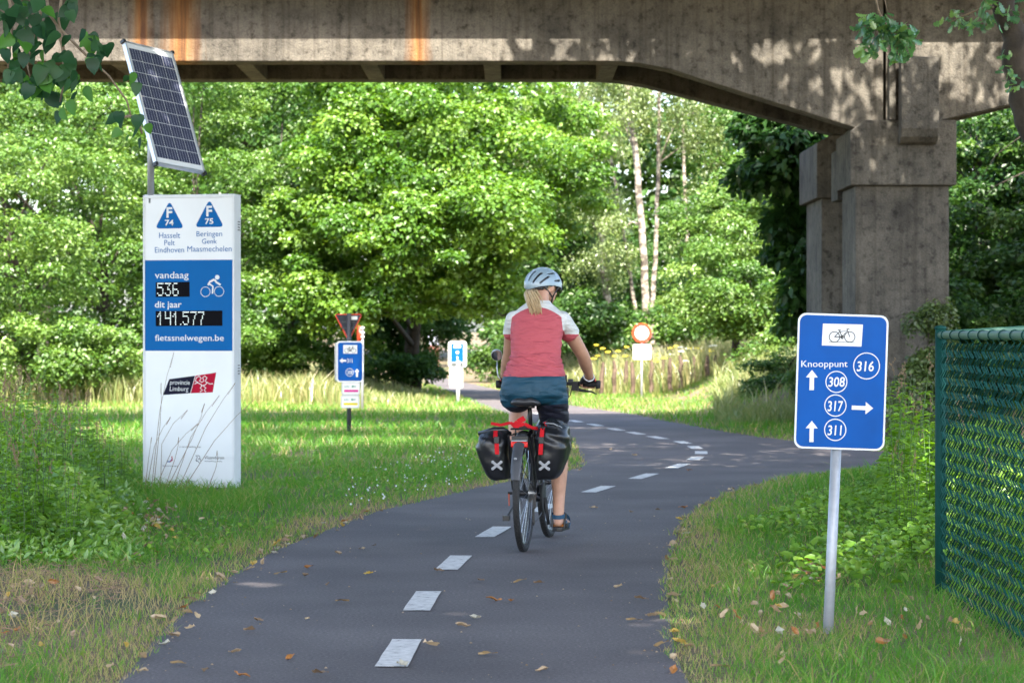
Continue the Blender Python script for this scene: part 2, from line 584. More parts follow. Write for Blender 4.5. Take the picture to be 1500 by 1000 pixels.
def concrete(name, base, rust=()):
    """board-marked weathered concrete; rust = list of (x centre, half width) of run-down stains"""
    m, nt, out = new_mat(name)
    L = nt.links.new
    p = N(nt, 'ShaderNodeBsdfPrincipled')
    L(p.outputs[0], out.inputs[0])
    tc = N(nt, 'ShaderNodeTexCoord')
    sx = N(nt, 'ShaderNodeSeparateXYZ')
    L(tc.outputs['Object'], sx.inputs[0])

    def mapped(scale, nscale, detail=5, rough=0.6):
        mp = N(nt, 'ShaderNodeMapping')
        mp.inputs['Scale'].default_value = scale
        L(tc.outputs['Object'], mp.inputs[0])
        n = N(nt, 'ShaderNodeTexNoise')
        n.inputs['Scale'].default_value = nscale
        n.inputs['Detail'].default_value = detail
        n.inputs['Roughness'].default_value = rough
        L(mp.outputs[0], n.inputs[0])
        return n
    cloud = mapped((1, 1, 1), 1.3, 8)
    streak = mapped((6, 6, 0.35), 1.6, 6)
    grain = mapped((1, 1, 1), 45, 3)
    spots = mapped((1, 1, 1), 9, 6, 0.7)
    c1 = ramp(nt, [(0.32, tuple(x * 0.42 for x in base)), (0.5, base), (0.70, tuple(x * 1.45 for x in base))])
    L(cloud.outputs[0], c1.inputs[0])

    def mult(col, fac_node, stops, f=1.0):
        r = ramp(nt, stops)
        L(fac_node, r.inputs[0])
        mx = N(nt, 'ShaderNodeMix', data_type='RGBA', blend_type='MULTIPLY')
        mx.inputs[0].default_value = f
        L(col, mx.inputs[6])
        L(r.outputs[0], mx.inputs[7])
        return mx.outputs[2]
    col = mult(c1.outputs[0], streak.outputs[0], [(0.32, (0.62, 0.60, 0.57)), (0.5, (1, 1, 1)), (0.75, (1.15, 1.13, 1.10))])
    col = mult(col, spots.outputs[0], [(0.34, (0.35, 0.33, 0.30)), (0.47, (1, 1, 1)), (0.65, (1.18, 1.17, 1.14))])
    col = mult(col, grain.outputs[0], [(0.3, (0.75, 0.75, 0.75)), (0.7, (1.2, 1.2, 1.2))])
    # formwork board joints
    mo = N(nt, 'ShaderNodeMath', operation='PINGPONG')
    mo.inputs[1].default_value = 0.16
    ax = N(nt, 'ShaderNodeMath', operation='ADD')
    L(sx.outputs['X'], ax.inputs[0])
    L(sx.outputs['Y'], ax.inputs[1])
    L(ax.outputs[0], mo.inputs[0])
    col = mult(col, mo.outputs[0], [(0.0, (0.62, 0.60, 0.57)), (0.012, (0.7, 0.68, 0.65)), (0.02, (1, 1, 1))], 0.45)
    for xc, hw in rust:
        s = N(nt, 'ShaderNodeMath', operation='SUBTRACT')
        L(sx.outputs['X'], s.inputs[0])
        s.inputs[1].default_value = xc
        ab = N(nt, 'ShaderNodeMath', operation='ABSOLUTE')
        L(s.outputs[0], ab.inputs[0])
        wob = N(nt, 'ShaderNodeMath', operation='MULTIPLY_ADD')
        L(streak.outputs[0], wob.inputs[0])
        wob.inputs[1].default_value = hw * 2.6
        L(ab.outputs[0], wob.inputs[2])
        mr = N(nt, 'ShaderNodeMapRange')
        mr.inputs['From Min'].default_value = hw * 1.5
        mr.inputs['From Max'].default_value = hw * 2.5
        mr.inputs['To Min'].default_value = 0.95
        mr.inputs['To Max'].default_value = 0.0
        L(wob.outputs[0], mr.inputs[0])
        rc = ramp(nt, [(0.36, (0.085, 0.035, 0.014)), (0.5, (0.20, 0.085, 0.022)), (0.66, (0.38, 0.20, 0.06))])
        L(streak.outputs[0], rc.inputs[0])
        mx = N(nt, 'ShaderNodeMix', data_type='RGBA')
        L(mr.outputs[0], mx.inputs[0])
        L(col, mx.inputs[6])
        L(rc.outputs[0], mx.inputs[7])
        col = mx.outputs[2]
    L(col, p.inputs['Base Color'])
    p.inputs['Roughness'].default_value = 0.9
    b = N(nt, 'ShaderNodeBump')
    b.inputs['Strength'].default_value = 0.6
    b.inputs['Distance'].default_value = 0.02
    ad = N(nt, 'ShaderNodeMath', operation='MULTIPLY_ADD')
    L(spots.outputs[0], ad.inputs[0])
    ad.inputs[1].default_value = 1.5
    L(grain.outputs[0], ad.inputs[2])
    L(ad.outputs[0], b.inputs['Height'])
    L(b.outputs[0], p.inputs['Normal'])
    return m


M['asphalt'] = asphalt()
M['paint'] = road_paint()
M['soil'] = soil()
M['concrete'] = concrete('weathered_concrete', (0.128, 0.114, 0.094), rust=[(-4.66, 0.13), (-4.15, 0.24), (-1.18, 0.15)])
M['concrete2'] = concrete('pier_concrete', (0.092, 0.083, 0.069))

# ------------------------------------------------------------------ ground and path
road_px_left = [(60, 1040), (170, 1000), (232, 930), (300, 868), (400, 808), (470, 780), (540, 752), (620, 733),
                (700, 714), (760, 702), (815, 692), (846, 685)]
road_px_tip = [(852, 676), (848, 660), (838, 646), (820, 634), (798, 625), (770, 616), (745, 607), (715, 597), (690, 586),
               (668, 577), (645, 568), (628, 560), (620, 553)]
road_px_far = [(638, 551), (662, 556), (700, 564), (745, 575), (795, 585), (840, 594), (880, 600), (930, 607),
               (974, 616), (1040, 628), (1100, 638), (1165, 646), (1230, 655), (1290, 661), (1420, 666), (1700, 668)]
road_px_right = [(1700, 700), (1420, 693), (1300, 686), (1230, 690), (1150, 701), (1090, 715), (1040, 735), (1003, 762),
                 (988, 800), (978, 850), (981, 900), (992, 960), (1010, 1000), (1040, 1060)]


def refine(pts, k=4):
    """Catmull-Rom through ground points"""
    P = [Vector(gp(*p)) for p in pts]
    out = []
    for i in range(len(P) - 1):
        p0, p1, p2, p3 = P[max(i - 1, 0)], P[i], P[i + 1], P[min(i + 2, len(P) - 1)]
        for j in range(k):
            t = j / k
            out.append(0.5 * ((2 * p1) + (-p0 + p2) * t + (2 * p0 - 5 * p1 + 4 * p2 - p3) * t * t + (-p0 + 3 * p1 - 3 * p2 + p3) * t ** 3))
    out.append(P[-1])
    return out


left = refine(road_px_left)
left = [Vector((left[0].x - 1.5, left[0].y - 6.0)), Vector((left[0].x - 0.7, left[0].y - 3))] + left
right = refine(road_px_right)
right = right + [Vector((right[-1].x + 0.05, right[-1].y - 2.2)), Vector((right[-1].x + 0.0, right[-1].y - 5.2))]
ROAD = left + refine(road_px_tip) + refine(road_px_far) + right
ROADA = np.array([(p.x, p.y) for p in ROAD])


def inside(P, poly=ROADA):
    x, y = P[:, 0], P[:, 1]
    c = np.zeros(len(P), bool)
    n = len(poly)
    for i in range(n):
        x0, y0 = poly[i]
        x1, y1 = poly[(i + 1) % n]
        if y0 == y1:
            continue
        m = (y0 > y) != (y1 > y)
        c ^= m & (x < (x1 - x0) * (y - y0) / (y1 - y0) + x0)
    return c


def dist_road(P, poly=ROADA):
    d = np.full(len(P), 1e9)
    n = len(poly)
    for i in range(n):
        a, b = poly[i], poly[(i + 1) % n]
        ab = b - a
        t = np.clip(((P - a) @ ab) / max(ab @ ab, 1e-9), 0, 1)
        q = a + t[:, None] * ab
        d = np.minimum(d, np.linalg.norm(P - q, axis=1))
    return d


def hgt(x, y):
    """terrain height: flat by the path, embankment to the right of the bridge pier, gentle lumps elsewhere"""
    x = np.asarray(x, float)
    y = np.asarray(y, float)
    bank = sstep(5.0, 11.0, x) * sstep(24, 30, y) * (1 - sstep(60, 80, y)) * 2.6
    bank2 = sstep(3.1, 5.2, x) * sstep(36.5, 39.5, y) * (1 - sstep(48, 60, y)) * 0.75
    near = sstep(2.2, 4.5, x) * (1 - sstep(22, 26, y)) * 0.15
    lb = (1 - sstep(-5.0, -2.6, x)) * (1 - sstep(19, 26, y)) * 0.10
    far = sstep(75, 200, y) * 1.5
    return np.maximum(bank, bank2) + near + lb + far


def ground():
    xs = np.concatenate([np.linspace(-400, -30, 12), np.arange(-28, 28, 0.5), np.linspace(30, 400, 12)])
    ys = np.concatenate([np.linspace(-60, 0, 12), np.arange(1, 90, 0.5), np.linspace(92, 900, 18)])
    X, Y = np.meshgrid(xs, ys)
    P = np.stack([X.ravel(), Y.ravel()], 1)
    Z = hgt(P[:, 0], P[:, 1])
    d = np.where(inside(P), 0, dist_road(P))
    Z = Z * np.clip((d - 0.1) / 1.2, 0, 1) + (vnoise(P[:, 0] * 0.8, P[:, 1] * 0.8, 3) - 0.5) * 0.06 * np.clip((d - 0.3) / 1.5, 0, 1)
    ok = d > 0.02
    Z = np.where(ok, Z, -0.0)
    Z -= 0.006
    nx, ny = len(xs), len(ys)
    i = np.arange((nx - 1) * (ny - 1))
    r, c = i // (nx - 1), i % (nx - 1)
    a = r * nx + c
    q = np.stack([a, a + 1, a + nx + 1, a + nx], 1)
    me = np_mesh('ground', np.stack([P[:, 0], P[:, 1], Z], 1), quads=q)
    kind(link('ground', me, M['soil'], smooth=True), 'structure')


ground()


def gz(x, y):
    P = np.stack([np.atleast_1d(x), np.atleast_1d(y)], 1)
    d = np.where(inside(P), 0, dist_road(P))
    return hgt(P[:, 0], P[:, 1]) * np.clip((d - 0.1) / 1.2, 0, 1) + (vnoise(P[:, 0] * 0.8, P[:, 1] * 0.8, 3) - 0.5) * 0.06 * np.clip((d - 0.3) / 1.5, 0, 1) - 0.006


def path():
    bm = bmesh.new()
    vs_ = [bm.verts.new((p.x, p.y, 0.0)) for p in ROAD]
    f = bm.faces.new(vs_)
    if f.normal.z < 0:
        f.normal_flip()
    bmesh.ops.triangulate(bm, faces=[f])
    bm.normal_update()
    me = bpy.data.meshes.new('cycle_path')
    bm.to_mesh(me)
    bm.free()
    o = kind(link('cycle_path', me, M['asphalt']), 'structure')
    # dashes: centres from the photograph, direction along the centre line
    cl = [(500, 1075), (585, 956), (619, 880), (665, 824), (723, 779), (797, 744), (877, 716.5), (943, 697.5), (993, 682.5),
          (1019, 671.5), (1027, 663), (1018, 655.3), (1000, 648), (963, 641), (931, 634.5), (902, 629), (872, 622.5), (843, 617),
          (815, 611), (790, 606)]
    C = [Vector(gp(*p)) for p in cl]
    for i, c in enumerate(C):
        a, b = C[max(i - 1, 0)], C[min(i + 1, len(C) - 1)]
        t = (b - a).normalized()
        n = Vector((-t.y, t.x))
        hl, hw = (0.42, 0.064) if i < 9 else (0.40, 0.068)
        if 9 <= i <= 12:
            hl = 0.32
        mb = MB()
        k = 5
        for j in range(k + 1):
            s = -hl + 2 * hl * j / k
            for w in (-hw, hw):
                q = c + t * s + n * (w + random.uniform(-.002, .002))
                mb.v.append((q.x, q.y, 0.004))
        for j in range(k):
            mb.f.append((2 * j + 1, 2 * j, 2 * j + 2, 2 * j + 3))
        mb.build('dash_marking', M['paint'], o)


path()

# ------------------------------------------------------------------ bridge
def bridge():
    b = thing('footbridge', 'weathered brown concrete bridge with rust stains spanning over the cycle path', 'bridge', (4.9, 30.0, 0))
    off = Vector((-4.9, -30.0, 0))

    def put(mb, name, mat=M['concrete'], bevel=0.012):
        # keep mesh in world axes so the stains sit at their places
        o = mb.build(name, mat, b, bevel=bevel)
        o.location = off
        return o

    def girder(y0, y1, pts):
        return MB().prism(pts, y0, y1)
    n = [(-14, 4.73), (1.25, 4.73), (1.6, 4.705), (1.95, 4.64), (4.42, 3.86), (4.66, 3.86), (4.66, 5.748), (-14, 5.748)]
    put(girder(30.0, 30.42, n), 'girder')
    n = [(4.70, 3.99), (5.38, 3.99), (6.43, 4.23), (8.4, 4.73), (16, 4.73), (16, 5.748), (4.70, 5.748)]
    put(girder(30.03, 30.44, n), 'girder')
    n = [(-14, 4.82), (1.2, 4.82), (1.5, 4.80), (1.85, 4.74), (4.45, 4.07), (5.38, 4.07), (8.4, 4.82), (16, 4.82), (16, 5.748), (-14, 5.748)]
    put(girder(33.0, 33.4, n), 'girder', M['concrete2'])  # rust-free, and darker so its colour carries the shade behind the near girder
    put(MB().box(-14, 16, 29.42, 34.2, 5.75, 6.05), 'deck_slab')
    put(MB().box(-14, 16, 29.46, 29.66, 6.052, 6.75), 'parapet')  # both parapets are out of view, added to extend the deck's shadow
    put(MB().box(-14, 16, 33.96, 34.16, 6.052, 6.75), 'parapet')
    for x in (-10.0, -8.36, -6.72, -5.10, -3.48, -1.86, -0.26, 1.27):
        put(MB().box(x - 0.11, x + 0.11, 30.422, 32.998, 4.80, 5.748), 'diaphragm', bevel=0.008)
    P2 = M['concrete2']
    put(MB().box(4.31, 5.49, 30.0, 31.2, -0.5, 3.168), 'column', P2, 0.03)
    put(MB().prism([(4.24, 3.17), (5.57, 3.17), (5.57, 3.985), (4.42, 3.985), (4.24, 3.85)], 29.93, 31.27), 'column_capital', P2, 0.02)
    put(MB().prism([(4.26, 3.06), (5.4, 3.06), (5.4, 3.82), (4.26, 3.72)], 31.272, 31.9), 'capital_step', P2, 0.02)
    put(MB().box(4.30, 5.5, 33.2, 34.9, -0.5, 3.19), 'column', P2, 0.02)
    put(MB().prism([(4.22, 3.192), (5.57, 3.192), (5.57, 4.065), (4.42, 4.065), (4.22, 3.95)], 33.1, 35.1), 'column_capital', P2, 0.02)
    # bearing block with rounded foot
    prof = [(29.93, 4.78), (29.72, 4.74), (29.70, 3.86), (29.74, 3.76), (29.82, 3.70), (29.928, 3.67)]
    mb = MB()
    for x in (4.84, 5.31):
        for y, z in prof:
            mb.v.append((x, y, z))
    k = len(prof)
    mb.f.append(tuple(range(k)))
    mb.f.append(tuple(reversed(range(k, 2 * k))))
    for i in range(k):
        j = (i + 1) % k
        mb.f.append((i, i + k, j + k, j))
    put(mb, 'bearing_block', P2, 0.015)
    put(MB().box(4.72, 4.80, 29.90, 30.028, 3.99, 4.80), 'joint_rib', P2, 0.01)


bridge()


# ------------------------------------------------------------------ signs: helpers working in photo pixels at the sign's distance
class Sign:
    def __init__(s, name, label, cat, base, Y, roll=0.0, yaw=0.0, group=None):
        s.bx, s.by = base
        s.s = Y / F
        s.r = R(roll)
        p = at(base[0], base[1], Y)
        s.root = thing(name, label, cat, p, (0, s.r, R(yaw)), group)

    def L(s, px, py):
        dx, dz = (px - s.bx) * s.s, (s.by - py) * s.s
        return (dx * math.cos(s.r) - dz * math.sin(s.r), dx * math.sin(s.r) + dz * math.cos(s.r))

    def poly(s, name, pts, mat, y=0.0, th=0.003, bevel=0.0, parent=None):
        q = [s.L(*p) for p in pts]
        a = sum(q[i][0] * q[(i + 1) % len(q)][1] - q[(i + 1) % len(q)][0] * q[i][1] for i in range(len(q)))
        if a < 0:
            q = q[::-1]
        return MB().prism(q, y - th, y).build(name, mat, parent or s.root, bevel=bevel)

    def rrect(s, x0, y0, x1, y1, r, n=5):
        out = []
        for cx, cy, a0 in ((x1 - r, y0 + r, -90), (x1 - r, y1 - r, 0), (x0 + r, y1 - r, 90), (x0 + r, y0 + r, 180)):
            for k in range(n + 1):
                a = R(a0 + 90 * k / n)
                out.append((cx + r * math.cos(a), cy + r * math.sin(a)))
        return out

    def strokes(s, name, lines, w, mat, y, parent=None, th=0.001):
        """flat line drawing: polylines in pixels, stroke width in pixels"""
        mb = MB()
        hw = w * s.s / 2
        for ln in lines:
            q = [Vector(s.L(*p)) for p in ln]
            closed = (q[0] - q[-1]).length < 1e-6
            if closed:
                q = q[:-1]
            n = len(q)
            ids = []
            for i, p in enumerate(q):
                if closed:
                    t = (q[(i + 1) % n] - q[i - 1]).normalized()
                else:
                    t = (q[min(i + 1, n - 1)] - q[max(i - 1, 0)]).normalized()
                nn = Vector((-t.y, t.x)) * hw
                b = len(mb.v)
                mb.v += [(p.x + nn.x, y, p.y + nn.y), (p.x - nn.x, y, p.y - nn.y)]
                ids.append(b)
            for i in range(n if closed else n - 1):
                a, b = ids[i], ids[(i + 1) % n]
                mb.f.append((a, a + 1, b + 1, b))
        return mb.build(name, mat, parent or s.root)

    def text(s, txt, box, mat, y, name='lettering', bold=0.0, shear=0.0, parent=None):
        """letters fitted into the pixel box x0,y0,x1,y1"""
        cu = bpy.data.curves.new('t', 'FONT')
        cu.body = txt
        cu.size = 1
        cu.offset = bold
        cu.shear = shear
        cu.resolution_u = 3
        to = bpy.data.objects.new('t', cu)
        COL.objects.link(to)
        dg = bpy.context.evaluated_depsgraph_get()
        me = bpy.data.meshes.new_from_object(to.evaluated_get(dg))
        bpy.data.objects.remove(to)
        bpy.data.curves.remove(cu)
        co = np.empty(len(me.vertices) * 3)
        me.vertices.foreach_get('co', co)
        co = co.reshape(-1, 3)
        mn, mx = co.min(0), co.max(0)
        out = np.empty_like(co)
        for i in range(len(co)):
            u = (co[i, 0] - mn[0]) / (mx[0] - mn[0])
            v = (co[i, 1] - mn[1]) / (mx[1] - mn[1])
            l = s.L(box[0] + u * (box[2] - box[0]), box[3] + v * (box[1] - box[3]))
            out[i] = (l[0], y, l[1])
        me.vertices.foreach_set('co', out.ravel())
        me.materials.clear()
        me.update()
        return link(name, me, mat, parent or s.root)

    def pole(s, name, p0, p1, wpx, mat, y=0.03, z_extra=0.0):
        a, b = s.L(*p0), s.L(*p1)
        return MB().tube([(a[0], y, a[1] - z_extra), (b[0], y, b[1])], wpx * s.s / 2, 16).build(name, mat, s.root, smooth=True)


def circ(cx, cy, r, n=28, a0=0, a1=360, ry=None):
    ry = r if ry is None else ry
    return [(cx + r * math.cos(R(a0 + (a1 - a0) * k / n)), cy + ry * math.sin(R(a0 + (a1 - a0) * k / n))) for k in range(n + 1)]


def bike_icon(s, x0, y0, x1, y1, mat, y, w):
    """side view of a bicycle inside the pixel box"""
    W_, H_ = x1 - x0, y1 - y0

    def p(u, v):
        return (x0 + u * W_, y0 + v * H_)
    r = 0.19 * W_
    a, b = p(0.22, 1), p(0.78, 1)
    a, b = (a[0], a[1] - r), (b[0], b[1] - r)
    bb = (x0 + 0.5 * W_, a[1])
    seat, head = p(0.40, 0.18), p(0.68, 0.12)
    lines = [circ(*a, r), circ(*b, r), [a, bb],
             [bb, (head[0], head[1] + 0.10 * H_), (seat[0], seat[1] + 0.12 * H_), a],
             [bb, seat], [head, b], [(seat[0] - 0.06 * W_, seat[1]), (seat[0] + 0.06 * W_, seat[1])],
             [(head[0] - 0.02 * W_, head[1]), (head[0] + 0.06 * W_, head[1] - 0.04 * H_), (head[0] + 0.09 * W_, head[1] + 0.03 * H_)],
             circ(*bb, 0.05 * W_, 12), [(bb[0], bb[1] - .12 * H_), (bb[0], bb[1] + .16 * H_)]]
    return s.strokes('bicycle_symbol', lines, w, mat, y)


def arrow(s, cx, cy, L_, w, head, ang, mat, y):
    """pointing up at ang 0, clockwise"""
    pts = [(0, -L_ / 2), (head / 2, -L_ / 2 + head * 0.62), (w / 2, -L_ / 2 + head * 0.62), (w / 2, L_ / 2), (-w / 2, L_ / 2),
           (-w / 2, -L_ / 2 + head * 0.62), (-head / 2, -L_ / 2 + head * 0.62)]
    a = R(ang)
    pts = [(cx + x * math.cos(a) - z * math.sin(a), cy + x * math.sin(a) + z * math.cos(a)) for x, z in pts]
    return s.poly('arrow', pts, mat, y, 0.0006)


# --- junction sign on the right
def knooppunt():
    s = Sign('junction_sign', 'blue junction sign with 316, 308, 317 and 311 on a grey post by the fence', 'sign', (1214, 926), 10.46, roll=2.3)
    s.pole('post', (1214, 926), (1227, 640), 15.5, M['galv'], 0.028, 0.3)
    cx, cy = 1232, 559
    r = R(1.9)

    def U(x, z):
        """crop coordinates -> photo pixels"""
        return (1140 + x / 4.167, 440 + z / 4.167)
    # outline follows the tilted plate
    def rot(pts):
        return [(cx + (x - cx) * math.cos(r) - (z - cy) * math.sin(r), cy + (x - cx) * math.sin(r) + (z - cy) * math.cos(r)) for x, z in pts]
    s.poly('plate', rot(s.rrect(1166, 460, 1298.5, 658, 12)), M['signwhite'], 0.0, 0.004)
    s.poly('sign_face', rot(s.rrect(1168.7, 462.7, 1295.8, 655.3, 10.5)), M['signblue'], -0.0042, 0.0008)
    y = -0.0062
    s.poly('bicycle_panel', [U(272, 141), U(516, 147), U(507, 281), U(265, 274)], M['signwhite'], -0.0052, 0.0006)
    x0, z0 = U(305, 165)
    x1, z1 = U(472, 254)
    bike_icon(s, x0, z0, x1, z1, M['ink'], -0.0066, 1.25)
    s.strokes('ground_line', [[U(308, 252), U(466, 256)]], 0.7, M['ink'], -0.0066)
    s.text('Knooppunt', (*U(140, 366), *U(422, 418)), M['signwhite'], y, bold=0.0)
    rings = []
    for (a, b, rad) in ((538, 399, 79), (354, 496, 64), (348, 640, 65), (347, 788, 65)):
        c = U(a, b)
        rings.append(circ(*c, rad / 4.167, 40))
    for g in rings:
        s.strokes('number_ring', [g], 1.3, M['signwhite'], y)
    for t, bx in (('316', (478, 370, 582, 432)), ('308', (304, 466, 406, 526)), ('317', (300, 612, 396, 676)), ('311', (300, 760, 388, 822))):
        s.text(t, (*U(bx[0], bx[1]), *U(bx[2], bx[3])), M['signwhite'], y, name='number', bold=0.012, shear=0.12)
    arrow(s, *U(204, 485), 29.5, 6.5, 17.5, 1, M['signwhite'], y)
    arrow(s, *U(203, 798), 31, 6.0, 17.5, 1, M['signwhite'], y)
    arrow(s, *U(513, 655), 31.5, 6.0, 18, 92, M['signwhite'], y)
    for zz in (500, 620):
        a = s.L(1226, zz)
        MB().box(a[0] - 0.045, a[0] + 0.045, 0.0, 0.052, a[1] - 0.012, a[1] + 0.012).build('clamp', M['galv'], s.root)


knooppunt()


# --- counting totem on the left with its solar panel
def totem():
    Y = 20.1
    s = Sign('counter_totem', 'white and blue bicycle counting pillar with a display, standing in the grass at the left', 'counter', (276, 716), Y, yaw=-13)
    k = 1 / math.cos(R(13))

    def P(px, py):                    # widen the plan so that the turned face spans the same pixels
        return (276 + (px - 276) * k, py)
    s0 = s.L

    def L2(px, py):
        return s0(276 + (px - 276) * k, py)
    s.L = L2
    T = 0.16
    b0, b1 = s.L(207, 740), s.L(345.5, 285)
    MB().box(b0[0], b1[0], 0.0, T, b0[1], b1[1]).build('housing', M['frame_white'], s.root, bevel=0.006)
    fy = -0.003
    s.poly('upper_panel', [(210.5, 290), (342.5, 290), (342.5, 380.5), (210.5, 380.5)], M['white'], -0.001, 0.003)
    s.poly('blue_panel', [(210.5, 381), (342.5, 381), (342.5, 513.5), (210.5, 513.5)], M['blue'], -0.001, 0.003)
    s.poly('lower_panel', [(210.5, 514), (342.5, 514), (342.5, 730), (210.5, 730)], M['white'], -0.001, 0.003)
    mb = MB()
    for x0, x1 in ((207.5, 210.3), (342.8, 345.2)):
        a, b = s.L(x0, 740), s.L(x1, 285.5)
        mb.box(a[0], b[0], -0.009, 0.0, a[1], b[1])
    a, b = s.L(210.3, 289.8), s.L(342.8, 285.5)
    mb.box(a[0], b[0], -0.009, 0.0, a[1], b[1])
    mb.build('face_frame', M['frame_white'], s.root, bevel=0.002)
    y = -0.0052

    def C(x, z):                       # crop of region [180,270] at 4.35
        return (180 + x / 4.35, 270 + z / 4.35)

    def D(x, z):                       # crop of region [180,490] at 4.168
        return (180 + x / 4.168, 490 + z / 4.168)
    # route triangles, rounded
    for cx_, num, bx in ((295, '74', (265, 225, 322, 262)), (557, '75', (528, 219, 583, 256))):
        dy = 0 if num == '74' else -6
        tri = [Vector((cx_, 104 + dy)), Vector((cx_ + 96, 280 + dy)), Vector((cx_ - 96, 280 + dy))]
        pts = []
        rad = 24
        cen = (tri[0] + tri[1] + tri[2]) / 3
        for i, v in enumerate(tri):
            pa, pb = tri[i - 1], tri[(i + 1) % 3]
            da, db = (pa - v).normalized(), (pb - v).normalized()
            for q in range(6):
                t = q / 5
                st, en = v + da * rad * 1.3, v + db * rad * 1.3
                pts.append(st * (1 - t) ** 2 + v * 2 * t * (1 - t) + en * t * t)
        s.poly('route_badge', [C(p.x, p.y) for p in pts], M['blue'], -0.0042, 0.0008)
        s.text('F', (*C(cx_ - 20, 145 + dy), *C(cx_ + 18, 212 + dy)), M['signwhite'], -0.006, bold=0.03)
        s.text(num, (*C(bx[0], bx[1]), *C(bx[2], bx[3])), M['signwhite'], -0.006, name='number', bold=0.02)
    for t, bx in (('Hasselt', (226, 306, 365, 342)), ('Pelt', (260, 354, 329, 388)), ('Eindhoven', (198, 399, 391, 434)),
                  ('Beringen', (472, 300, 640, 344)), ('Genk', (508, 348, 606, 380)), ('Maasmechelen', (412, 394, 702, 430))):
        s.text(t, (*C(bx[0], bx[1]), *C(bx[2], bx[3])), M['blue'], y, bold=0.0)
    s.text('vandaag', (*C(198, 556), *C(420, 612)), M['signwhite'], y, bold=0.004)
    s.text('dit jaar', (*C(198, 744), *C(374, 798)), M['signwhite'], y, bold=0.012)
    s.text('fietssnelwegen.be', (*D(190, 0), *D(624, 50)), M['signwhite'], y, bold=0.006)
    # cyclist symbol
    w = [circ(*C(531, 685), 7.1, 24), circ(*C(620, 683), 7.1, 24)]
    s.strokes('cyclist_symbol', w, 0.8, M['signwhite'], y)
    s.strokes('cyclist_symbol', [[C(548, 643), C(560, 622), C(590, 606)], [C(590, 608), C(604, 626), C(630, 641)], ], 2.9, M['signwhite'], y)
    s.strokes('cyclist_symbol', [[C(552, 632), C(580, 650), C(577, 697)]], 2.3, M['signwhite'], y - 0.0004)
    s.poly('cyclist_symbol', circ(*C(608, 593), 3.4, 16)[:-1], M['signwhite'], y + 0.001, 0.0008)
    # displays with dot digits
    GL = {'5': ['11111', '10000', '11110', '00001', '00001', '10001', '01110'], '3': ['11111', '00010', '00100', '00110', '00001', '10001', '01110'],
          '6': ['01110', '10000', '10000', '11110', '10001', '10001', '01110'], '1': ['00100', '01100', '10100', '00100', '00100', '00100', '00100'],
          '4': ['10001', '10001', '10001', '11111', '00001', '00001', '00001'], '7': ['11111', '00001', '00010', '00010', '00100', '00100', '00100'],
          '.': ['0', '0', '0', '0', '0', '0', '1']}

    def display(x0, z0, x1, z1, txt, dx0, dxp):
        s.poly('display_screen', [C(x0, z0), C(x1, z0 - 2), C(x1, z1 - 2), C(x0, z1)], M['screen'], -0.0042, 0.0008)
        mb = MB()
        x = dx0
        top = z0 + 8
        hh = (z1 - z0 - 20) / 6
        for ch in txt:
            g = GL[ch]
            for r_, row in enumerate(g):
                for c_, v in enumerate(row):
                    if v == '1':
                        a = s.L(*C(x + c_ * dxp, top + r_ * hh))
                        q = 0.0035
                        mb.box(a[0] - q, a[0] + q, -0.0062, -0.0052, a[1] - q, a[1] + q)
            x += dxp * (len(g[0]) + 1.0)
        kind(mb.build('led_digits', M['led'], s.root), 'stuff')
    display(203, 623, 427, 718, '536', 217, 8.4)
    display(203, 806, 642, 903, '141.577', 217, 8.4)
    # sponsor marks
    s.poly('badge', [D(280, 272), D(443, 250), D(412, 357), D(240, 369)], M['navy'], -0.0042, 0.0006)
    s.poly('badge', [D(447, 250), D(576, 230), D(554, 351), D(415, 357)], M['red'], -0.0042, 0.0006)
    s.text('provincie', (*D(284, 279), *D(410, 314)), M['signwhite'], y, shear=0.1)
    s.text('Limburg', (*D(283, 317), *D(402, 352)), M['signwhite'], y, shear=0.1)
    lion = [[(452, 262), (470, 252), (482, 268), (470, 280), (484, 290), (500, 282), (490, 262), (505, 252), (518, 262), (508, 282), (520, 296)],
            [(440, 300), (458, 292), (476, 300), (488, 310), (506, 306), (522, 290), (534, 300), (556, 298)],
            [(486, 310), (476, 326), (490, 338), (474, 348)], [(496, 312), (512, 326), (500, 338), (512, 348)], [(452, 262), (444, 282), (462, 290)]]
    s.strokes('emblem', [[D(*p) for p in l] for l in lion], 1.2, M['signwhite'], y)
    s.text('in samenwerking met', (*D(345, 678), *D(480, 692)), M['ink'], y)
    s.text('Vlaanderen', (*D(501, 738), *D(625, 757)), M['ink'], y)
    s.text('verbeelding werkt', (*D(502, 765), *D(613, 776)), M['ink'], y)
    lion2 = [[(448, 735), (458, 748), (450, 760), (462, 772), (474, 784)], [(456, 736), (470, 738), (474, 752), (462, 758)], [(466, 762), (478, 756), (478, 772)], [(446, 764), (456, 774)]]
    s.strokes('emblem', [[D(*p) for p in l] for l in lion2], 0.9, M['ink'], y)
    s.strokes('emblem', [[D(265, 775), D(285, 776), D(298, 760)]], 1.6, M['blue'], y)
    s.strokes('emblem', [[D(286, 776), D(300, 765), D(296, 742)]], 1.6, M['red'], y - 0.0003)
    s.text('fietssnelwegen', (*D(238, 797), *D(338, 808)), M['ink'], y)
    s.text('Made in', (*D(342, 888), *D(440, 900)), M['ink'], y)
    # slots on the side
    mb = MB()
    x1 = s.L(345.5, 0)[0]
    for base in (325, 535):
        for j in range(4):
            z = s.L(0, base + j * 4)[1]
            mb.box(x1 - 0.001, x1 + 0.003, 0.08, 0.125, z - 0.004, z + 0.004)
    mb.build('side_slots', M['black'], s.root)
    # little clip on the roof where the mast passes
    a = s.L(215, 286)
